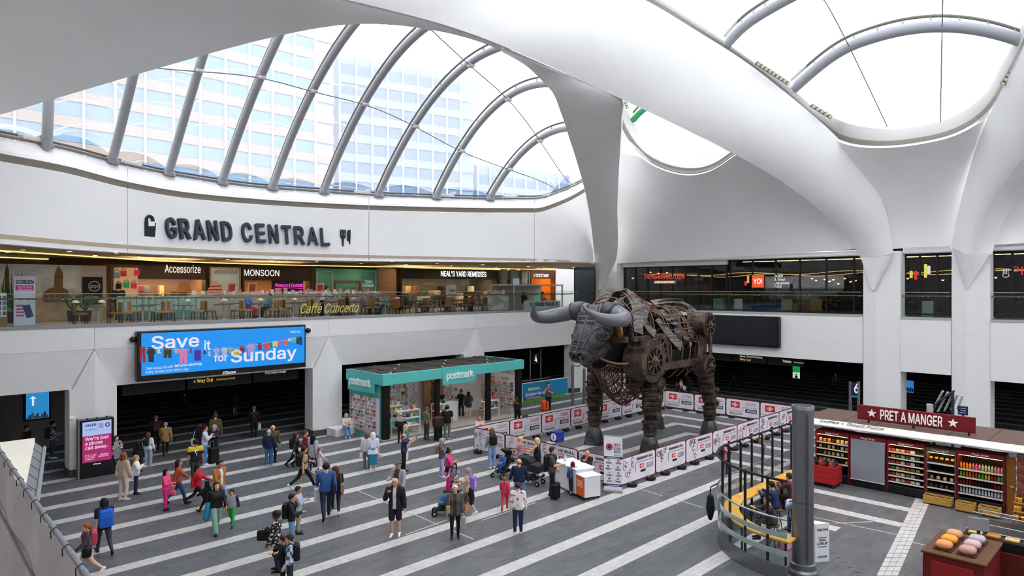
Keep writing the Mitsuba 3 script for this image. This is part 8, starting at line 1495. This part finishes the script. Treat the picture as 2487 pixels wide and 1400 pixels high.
def panel(label, u0, u1, v0, v1, c, Y=YS, cat='panel', nm='cladding_board', th=.08):
    s = thing(nm, label, cat); a, b = onY(u0, v0, Y), onY(u1, v1, Y); z0, z1 = max(ZF, min(b[2], onY(u0, v1, Y)[2])), min(ZC, a[2]); add('panel', box([a[0], Y, z0], [b[0], Y + th, z1]), c, s); return s, a[0], b[0], z0, z1
# mural hoarding at the left end
def mural_colour(p, n, uv):
    f = mikit.fbm(p.x*2.2, p.z*3.5, 3, octaves=4); g = mikit.smoothstep(7.0, 8.3, p.z + .5*f); return mikit.mix(mikit.mix([.24, .18, .11], [.48, .40, .27], f), mikit.mix([.34, .42, .50], [.66, .68, .68], f), g)
scene['mural_paint'] = principled(proc(mural_colour), .6)
s, x0, x1, z0, z1 = panel('painted hoarding with a drawn clock tower at the left end of the gallery', -40, 196, 640, 800, 'mural_paint', YS - 1.6, 'hoarding', 'mural_hoarding'); Y = YS - 1.63
def drawn(poly, c, par=s): q = [(onY(u, v, Y)[0], onY(u, v, Y)[2]) for u, v in poly]; q = q if Polygon(q).exterior.is_ccw else q[::-1]; add('drawn_building', prism(q, place([0, Y + .01, 0], LX, LZ), .01), c, par)
drawn([(133, 665), (140, 650), (142, 647), (145, 650), (153, 663), (153, 700), (166, 705), (166, 735), (105, 735), (105, 712), (118, 702), (131, 698)], '6a5836'); drawn([(12, 735), (12, 660), (17, 640), (22, 660), (22, 735)], '5a3424'); drawn([(134, 672), (152, 670), (152, 674), (134, 676)], '3a3020')
for i in range(4): drawn([(110 + 13*i, 732), (110 + 13*i, 716), (116 + 13*i, 716), (116 + 13*i, 732)], '2e2a20')
s, *_ = panel('pale grey wall with a black information board reading draw my city', 196, 258, 645, 800, 'b4aca2', YS - 1.6); panel_b = thing('information_board', 'black information board with white text on the pale gallery wall', 'board'); a, b = onY(200, 673, Y), onY(249, 740, Y); add('board', cbox([a[0], Y - .02, b[2]], [b[0], Y, a[2]], .008), '121214', panel_b)
add('ring', tube([[a[0] + .5 + .24*math.cos(t), Y - .03, a[2] - .45 + .24*math.sin(t)] for t in np.linspace(0, 6.28, 20)[:-1]], .015, 4, True), 'd8d8d4', panel_b); [add('lettering', sign_text(t_, [a[0] + .32, Y - .03, a[2] - .45 - .1*i], LX, LZ, .07, .36, .004, True), 'd8d8d4', panel_b) for i, t_ in enumerate(('draw', 'MY CITY'))]
for i in range(5): add('text_line', box([a[0] + .12, Y - .025, a[2] - .98 - .1*i], [b[0] - .2 - .12*(i % 2), Y - .02, a[2] - .95 - .1*i]), 'a8a8a4', panel_b)
s = shop('shop with warm window display signed Accessorize', 266, 505, '8a6238', '3e3226', 5.0, 645, open_=False); ssign(s, 'Accessorize', 400, 487, 662, .42, 'fff2dc', 1.1)
pk, x0, x1, z0, z1 = panel('poster of coloured bags in the shop window left of the Accessorize sign', 275, 335, 650, 720, 'd8b89a', YS - .06, 'poster', 'poster')
for i, (u, v, c) in enumerate(((284, 668, '5a7a9a'), (300, 664, 'a82a34'), (332, 662, 'd03a48'), (288, 696, '3a2a2a'), (307, 692, '2a9a5a'), (325, 694, 'c03a5a'))): q = onY(u, v, YS - .08); add('pictured_bag', cbox(q - [.14, .01, .16], q + [.14, .01, .12], .005), c, pk); add('pictured_strap', tube([q + [.1*math.cos(t), 0, .12 + .14*math.sin(t)] for t in np.linspace(0, math.pi, 8)], .015, 4), c, pk)
ps, x0, x1, z0, z1 = panel('pale landscape poster reading MONSOON in a shop window', 513, 581, 652, 742, '9fb0b2', YS - .3, 'poster', 'poster'); ssign(ps, 'MONSOON', 519, 577, 665, .22, '8a7a6a', .5, False, YS - .33); add('hill', prism([(0, 0), (x1 - x0, 0), (x1 - x0, .35), ((x1 - x0)*.6, .75), ((x1 - x0)*.3, .5), (0, .6)], place([x0, YS - .3, z0], LX, LZ), .01), '6a7a6a', ps); add('frame', tm([box([x0 - .08, YS - .34, ZF], [x0, YS - .25, z1 + .08]), box([x1, YS - .34, z0], [x1 + .08, YS - .25, z1 + .08]), box([x0 - .08, YS - .34, z1], [x1 + .08, YS - .25, z1 + .08])]), '8a7a62', ps)
s = shop('shop with warm interior signed MONSOON', 586, 756, '7a5430', '2e241e', 4.5, 652); ssign(s, 'MONSOON', 591, 678, 670, .36, 'f4f0ea', 1.1)
nn = thing('neon_sign', 'pink neon script reading Prosecco & Cocktails above the cafe bar', 'neon sign'); a, b = onY(667, 697, 37.6), onY(735, 697, 37.6); lit('script', sign_text('Prosecco & Cocktails', [a[0], 37.6, a[2]], LX, unit([.25, 0, 1]), .2, b[0] - a[0], .02), 'ff4ad0', nn, 1.3); lit('underline', tube([[a[0], 37.6, a[2] - .1], [(a[0] + b[0])/2, 37.6, a[2] - .06], [b[0], 37.6, a[2] - .1]], .015, 4), 'ff4ad0', nn, 1.2); add('back_board', box([a[0] - .1, 37.72, ZF], [b[0] + .1, 37.78, a[2] + .4]), '2a1c1a', nn)
s, x0, x1, z0, z1 = panel('teal hoarding reading Girl Power with a framed woman figure', 768, 916, 652, 790, '4f8f80', YS - .4, 'hoarding', 'shop_hoarding'); Y = YS - .43; ssign(s, 'Girl', 886, 905, 689, .22, 'bcd8c8', .5, True, Y); ssign(s, 'Power', 880, 908, 697.5, .22, 'bcd8c8', .5, True, Y)
for u0, u1 in ((771, 808), (875, 912)): a, b = onY(u0, 660, Y), onY(u1, 722, Y); [add('frame_line', box(*q), 'a9d0c0', s) for q in (([a[0], Y, b[2]], [a[0] + .03, Y + .02, a[2]]), ([b[0], Y, b[2]], [b[0] + .03, Y + .02, a[2]]), ([a[0], Y, a[2]], [b[0], Y + .02, a[2] + .03]))]
a, b = onY(812, 682, Y), onY(873, 730, Y); [add('door_frame', box(*q), '8a2a3a', s) for q in (([a[0], Y - .02, b[2]], [a[0] + .1, Y + .02, a[2]]), ([b[0], Y - .02, b[2]], [b[0] + .1, Y + .02, a[2]]), ([a[0], Y - .02, a[2] - .1], [b[0] + .1, Y + .02, a[2]]))]; q = onY(790, 668, Y); add('pictured_woman', tm(union([sph(q + [0, 0, .0], .11), sph(q + [-.02, 0, -.08], .12), sph(q + [0, 0, -.4], .2), sph(q + [.05, 0, -.75], .17), sph(q + [0, 0, -1.05], .16)])).apply_transform(place([0, Y*.98, 0], LX, [0, .02, 0], LZ)), '7fae9a', s)
panel('brown wooden wall panel right of the teal hoarding', 917, 963, 652, 790, 'wood', YS - .3)
s = shop('long glazed shop signed NEALS YARD REMEDIES', 970, 1208, '4a4c40', '2c2c28', 2.6, 654, open_=False, warm='ffe6c0'); ssign(s, "NEAL'S YARD REMEDIES", 1070, 1181, 671, .38, 'ffffff', 1.2, True)
s = shop('shop with silver patterned columns', 1212, 1286, '3a3a3e', '6a6a6c', 1.6, 658); [add('patterned_column', cbox([sx(u), YS - .25, ZF], [sx(u + 14), YS - .05, ZC - .1], .02), '77777c', s) for u in (1214, 1236, 1262)]; lit('shop_screen', box([sx(1240), YS - .3, sz(1240, 695)], [sx(1255), YS - .27, sz(1240, 677)]), '8aa8b8', s, .6)
s = shop('amber-lit shop signed L OCCITANE', 1287, 1350, 'b86a1e', '5a3216', 5.0, 656, warm='ffb040'); ssign(s, "L'OCCITANE", 1296, 1332, 673, .26, 'ffffff', 1.1, True)
panel('white wall pier between the amber shop and the dark window', 1351, 1394, 650, 790, 'plaster', YS - 1.0); panel('dark glazed wall beside the far corner', 1396, 1441, 656, 790, '22272a', YS - .5); panel('brown wall pier between the shop signs', 757, 767, 650, 790, '4a3a2a', YS - .1)
for i in range(26):  # downlights of the gallery ceiling
    k = thing('downlight', 'small round downlight in the gallery ceiling above the cafe', 'light', 'downlights in the gallery ceiling'); x, Y = sx(40 + 110*(i//2), 36.2), (34.8, 38.2)[i % 2]; add('trim', lathe([(.1, -.02), (.14, -.02), (.14, .03), (.1, .03)], 14, (x, Y, ZC - .03)), 'b0a898', k); lit('lens', lathe([(0, -.005), (.1, -.005), (.1, .0), (0, .0)], 14, (x, Y, ZC - .03)), 'ffe2b8', k, 260)
# cafe bar with cakes and pink boxes
def bar_counter(label, u0, u1, Y, h, c, d=.7): s = thing('cafe_counter', label, 'counter'); a, b = sx(u0, Y), sx(u1, Y); add('body', cbox([a, Y, ZF], [b, Y + d, ZF + h - .04], .02), c, s); add('top', cbox([a - .04, Y - .05, ZF + h - .04], [b + .04, Y + d + .05, ZF + h], .01), 'd8d8d8', s); return a, b, ZF + h
ra = random.Random(9)
def bar_goods(a, b, Y, z, n, label, grp):
    for i in range(n):
        k = thing('counter_box', label, 'box', grp); xx = a + (b - a)*(i + .5)/n; h_ = ra.uniform(.12, .34); add('box', obox([xx, Y + .2 + .3*ra.random(), z + h_/2], unit([1, ra.uniform(-.3, .3), 0]), LY, LZ, .18, .16, h_, .01), ra.choice(['e8a8b8', 'f0d8d8', 'e4e0da', 'd87a98', 'c8b090', 'f2f0ee']), k)
a, b, z = bar_counter('pale grey cafe bar counter with cakes and pink boxes', 470, 930, 37.0, 1.2, 'a9aaa8'); bar_goods(a, b, 37.0, z, 44, 'small pink or white box on the pale grey cafe bar', 'boxes on the cafe bar')
ck = thing('cake_tower', 'tall tiered cake between two boards on the cafe bar', 'cake'); q = P3(sx(527, 37), 37.25, z); add('tiers', lathe([(0, 0), (.42, 0), (.42, .18), (.34, .18), (.34, .36), (.26, .36), (.26, .54), (.17, .54), (.17, .7), (0, .7)], 20, q), 'd89a86', ck); add('bands', tm([lathe([(r_, z_), (r_ + .015, z_), (r_ + .015, z_ + .05), (r_, z_ + .05)], 20, q) for r_, z_ in ((.42, .06), (.34, .24), (.26, .42))]), '5a2a24', ck)
for u, lb in ((570, 'pink framed cake photo left of the neon'), (620, 'pink framed cake photo in front of the MONSOON shop'), (785, 'framed cake photo near the teal hoarding')): fp = thing('picture_stand', lb, 'picture'); q = P3(sx(u, 37), 37.4, z); add('panel', obox(q + [0, 0, .35], LX, unit([0, 1, .2]), unit([0, -.2, 1]), .5, .03, .6, .01), 'e0b8bc', fp); add('print', obox(q + [0, -.03, .36], LX, unit([0, 1, .2]), unit([0, -.2, 1]), .34, .02, .4), 'a8543e', fp)
a, b, z = bar_counter('white marble counter near the nail bar', 1183, 1236, 34.6, 1.12, 'marble'); bar_goods(a, b, 34.6, z, 9, 'small pink flower pot on the marble counter', 'flower pots on the marble counter')
nb = thing('nail_bar', 'white kiosk counter with grey panels lettered YOSHE NAILS', 'kiosk'); a, b = sx(1258, 34.2), sx(1368, 34.2); add('canopy', cbox([a, 34.6, ZF + 1.72], [b + .5, 37, ZF + 1.82], .02), 'dcdcde', nb); add('counter', cbox([sx(1278, 33.2), 33.3, ZF], [sx(1364, 33.2), 33.5, ZF + .62], .02), 'c4ccca', nb); add('lettering', sign_text('YOSHE NAILS', [sx(1288, 33.2), 33.28, ZF + .26], LX, LZ, .24, sx(1357, 33.2) - sx(1288, 33.2), .02, True), '4a5a58', nb); add('back_panel', box([a, 36.9, ZF], [b + .5, 37, ZF + 1.75]), 'a8a8aa', nb)
for x_ in (a + .05, b + .4): add('post', cbox([x_, 34.65, ZF], [x_ + .1, 34.75, ZF + 1.72], .01), 'c8c8ca', nb)
lit('open_sign', box([sx(1298, 33.1), 33.0, ZF + .7], [sx(1307, 33.1), 33.04, ZF + 1.15]), '1fb45a', nb, .7)
bn2 = thing('pull_up_banner', 'white pull-up banner reading SCREEN at the left end of the gallery', 'banner'); Y = 32.5; a, b = onY(33, 671, Y), onY(86, 788, Y); z0, z1 = ZF + .08, a[2]; add('sheet', box([a[0], Y, z0], [b[0], Y + .02, z1]), 'cfd2dc', bn2); add('base', cbox([a[0], Y - .1, ZF + .02], [b[0], Y + .12, z0], .02), '9a9a9e', bn2); W_ = b[0] - a[0]
add('lettering', sign_text('SCREEN', [a[0] + .06, Y - .012, z1 - .3], LX, LZ, .15, W_ - .12, .008, True), '20244a', bn2); add('pink_band', box([a[0] + .06, Y - .01, z1 - .56], [b[0] - .06, Y, z1 - .36]), 'c22a7e', bn2); [add('lettering', sign_text(t_, [a[0] + .12, Y - .016, z1 - .45 - .09*i], LX, LZ, .05, W_ - .24, .006, True), 'f4e8f0', bn2) for i, t_ in enumerate(('Fixed & Protected', 'While you shop'))]
for i in range(4): add('pink_tag', box([a[0] + .08, Y - .01, z0 + .35 + .13*i], [a[0] + .34, Y, z0 + .42 + .13*i]), 'b84a80', bn2)
add('pictured_phone', obox([b[0] - .24, Y - .01, z0 + .55], unit([1, 0, .3]), LY, unit([-.3, 0, 1]), .24, .012, .5, .005), '3a3f6a', bn2)
sc2 = thing('display_kiosk', 'bright phone case display stand cut by the left edge', 'display stand'); a, b = onY(-30, 712, 32.6), onY(16, 770, 32.6); add('frame', cbox([a[0], 32.6, b[2]], [b[0], 32.9, a[2]], .02), 'e4ecf0', sc2); add('base', cbox([a[0], 32.6, ZF], [b[0], 32.9, b[2]], .02), '8a6a4a', sc2)
for i in range(5):
    for j in range(4): add('phone_case', cbox([b[0] - .12 - .16*i, 32.58, b[2] + .06 + .2*j], [b[0] - .02 - .16*i, 32.6, b[2] + .21 + .2*j], .004), ra.choice(['c0303a', '2a9a8a', 'e8e8e8', '2a2a30', '3a8ac0']), sc2)
# chairs, tables, banquettes
def cafe_chair(x, y, sgn, lb, grp, c='8a6a42'):
    k = thing('cafe_chair', lb, 'chair', grp); X = lambda a: x + sgn*a
    add('seat', cbox([X(-.22), y - .22, ZF + .38], [X(.22), y + .22, ZF + .48], .03), c, k); add('backrest', cbox([X(-.24), y - .22, ZF + .5], [X(-.19), y + .22, ZF + .92], .02), c, k)
    for a in (-.2, .2):
        for b_ in (-.19, .19): add('leg', rod([X(a), y + b_, ZF + .4], [X(a*1.15), y + b_, ZF], .02, 6), '2a2018', k)
def cafe_table(x, y, lb, grp): k = thing('cafe_table', lb, 'table', grp); add('tabletop', cbox([x - .36, y - .36, ZF + .72], [x + .36, y + .36, ZF + .76], .01), '5a4a3e', k); add('stem', rod([x, y, ZF + .03], [x, y, ZF + .72], .04, 10), 'a8a8aa', k); add('foot', lathe([(0, 0), (.24, 0), (.22, .03), (0, .04)], 16, (x, y, ZF)), '8a8a8c', k)
CT = [237, 346, 445, 543, 630, 712, 792, 866, 935, 1004, 1062, 1112, 1155]
for i, u in enumerate(CT):
    for row, Y in ((0, 33.7), (1, 35.3)):
        if row and i % 2 == 0 and u < 560: continue
        x = sx(u, Y) + .3*row; rn = ('front' if not row else 'second') + '-row'; cafe_table(x, Y, f'dark square cafe table, {ORD[i]} {rn} place from the left behind the glass', ('front' if not row else 'second') + ' row of cafe tables')
        if row and i % 3 == 0: continue
        for sg in (-1, 1): cafe_chair(x - sg*.66, Y, sg, f'tan upholstered cafe chair on the {"left" if sg < 0 else "right"} of the {ORD[i]} {rn} table from the left', ('front' if not row else 'second') + ' row of cafe chairs', '9a7648' if (i + row) % 3 else '7a5c38')
bq = thing('banquette', 'long pale blue grey banquette sofa at the back of the cafe', 'sofa'); a, b = sx(290, 36.2), sx(495, 36.2); add('seat', cbox([a, 36.0, ZF], [b, 36.6, ZF + .45], .04), '5f7f88', bq)
for i in range(14): add('back_cushion', cbox([a + (b - a)*i/14 + .01, 36.5, ZF + .4], [a + (b - a)*(i + 1)/14 - .01, 36.75, ZF + 1.15], .05), '8fb0b4', bq)
for i, u in enumerate((183, 247, 455, 545, 632, 715, 860, 965)): k = thing('table_lamp', 'small white domed lamp on a slim stem among the cafe tables', 'lamp', 'lamps among the cafe tables'); x = sx(u, 34.6); add('shade', lathe([(0, .2), (.08, .19), (.15, .12), (.16, .08), (0, .08)], 14, (x, 34.6, ZF + .82)), 'e8e0c8', k, smooth=40); add('stem', rod([x, 34.6, ZF], [x, 34.6, ZF + .9], .015, 6), 'a8905a', k)
for u, Y, lb in ((178, 36.8, 'tall green potted grass in front of the mural'), (208, 36.2, 'green potted grass in front of the black board'), (34, 37.2, 'tall leafy plant behind the SCREEN banner'), (392, 37.6, 'green chair-high plant in front of the shop window')):
    k = thing('potted_plant', lb, 'plant'); x = sx(u, Y); add('pot', lathe([(0, 0), (.2, 0), (.26, .5), (0, .5)], 14, (x, Y, ZF)), '2a2a2e', k); add('foliage', tm([tube(spline([[x, Y, ZF + .5], [x + .12*math.cos(t)*(1 + i % 3), Y + .12*math.sin(t), ZF + .9 + .1*(i % 4)], [x + .3*math.cos(t), Y + .25*math.sin(t), ZF + (1.35 if u != 34 else 2.3) - .12*(i % 5)]], 6), [.03, .028, .025, .02, .012, .004], 4) for i, t in enumerate(np.linspace(0, 12.5, 26))]), '2f5a36', k)
gsn = thing('glass_lettering', 'gold script Caffe Concerto on the gallery glass', 'sign'); a, b = onY(726, 762, YW + .06), onY(868, 752, YW + .06); add('script', sign_text('Caffè Concerto', [a[0], YW + .06, a[2]], LX, unit([.3, 0, 1]), .5, b[0] - a[0], .02), 'c8b860', gsn)
ms = thing('menu_stand', 'white cafe menu stand with dark script', 'menu stand'); q = P3(sx(1096, 35.8), 35.8, ZF); add('body', cbox(q - [.42, .05, 0], q + [.42, .1, 1.75], .03), 'cfcfd2', ms); add('lettering', sign_text('Caffè', q + [-.3, -.06, 1.3], LX, LZ, .16, .6, .006, True), '5a4a50', ms)
# guests
PG = [(602, 35.0, 60, 'seated woman in blue top and red trousers at the front of the cafe', '3a5fc0', 'b02434', 'short', 'b8a890', 'p'), (655, 35.0, -70, 'seated man in teal top and dark trousers facing the woman in red trousers', '3a7f90', '1a1c22', 'short', '4a3a30', 'p'), (842, 34.3, -80, 'seated woman in black top just right of the gold script', '17171c', '2a2a30', 'long', '8a5a34', 'p'), (880, 34.6, 80, 'seated woman in grey cardigan touching her hair', '7a7a80', '3a4a5a', 'bob', 'a87a4a', 'f'), (905, 34.2, 40, 'seated woman in blue jeans and denim jacket', '5a6a80', '3a5a8a', 'bob', '7a4a2c', 'p'), (938, 34.6, -60, 'seated woman in pale teal top at the middle of the cafe', '7fa8a8', '2f4a6a', 'long', '8a6a4a', 'f'),
      (996, 34.2, 75, 'seated woman in grey trouser suit facing right', '6a6468', '6a6468', 'bob', '9a7a5a', 'f'), (1022, 35.6, 20, 'seated man in white shirt in the second row', 'd8d8d8', '2a2a30', 'short', '3a2a20', 'o'), (1038, 36.2, -20, 'seated woman in white blouse further back', 'e0dcd8', '3a3a40', 'bob', '4a3a30', 'p'), (1052, 35.4, -60, 'seated grey-haired man in olive jacket', '4a4a3a', '2a2a2e', 'short', 'a8a8a4', 'p'), (1076, 35.8, 30, 'seated person in plum top beside the menu stand', '4a2a3a', '1a1a1e', 'long', '2a1a14', 'o'), (1132, 34.4, 70, 'seated person in black at the right end of the cafe', '17171a', '17171a', 'short', '2a1c16', 'o'), (1156, 34.6, -75, 'seated woman in pink and blue top at the right end of the cafe', 'b87a9a', '3a4a7a', 'long', 'a8543a', 'p'), (1318, 34.4, 60, 'seated woman in pink chair at the nail bar', 'c86a8a', '2a2a30', 'bob', '2a1c16', 'o'), (1272, 34.6, 30, 'seated woman in black at the left of the nail bar', '1a1a1e', '1a1a1e', 'long', '17110f', 'o')]
for u, Y, phi, lb, tc1, lc1, hs1, hc1, sk1 in PG: person(P3(sx(u, Y), Y, ZF), 1.62, phi, 'sit', lb, top=('long', tc1), low=('trousers', lc1), hair=(hs1, hc1), skin=sk1, female=hs1 != 'short', detail=False)
person(P3(sx(782, 34.9), 34.9, ZF), 1.7, 100, 'hold', 'waiter in white shirt and black trousers leaning over a cafe table', top=('long', 'c4cedc'), low=('trousers', '17171a'), hair=('short', '17110f'), skin='o', lean=22, detail=False)
person(P3(sx(748, 37.9), 37.9, ZF), 1.75, 175, 'stand', 'man in blue checked shirt behind the cafe bar', top=('long', '2a4a8a'), pattern=('plaid', 'c8d4e8', .08), low=('trousers', '1a1a1e'), hair=('short', '6a4a38'), skin='p', detail=False)
person(P3(sx(288, 36.9), 36.9, ZF), 1.7, 180, 'stand', 'person in black standing in front of the bag poster', top=('long', '17171a'), low=('trousers', '17171a'), hair=('bun', '17110f'), skin='o', detail=False)
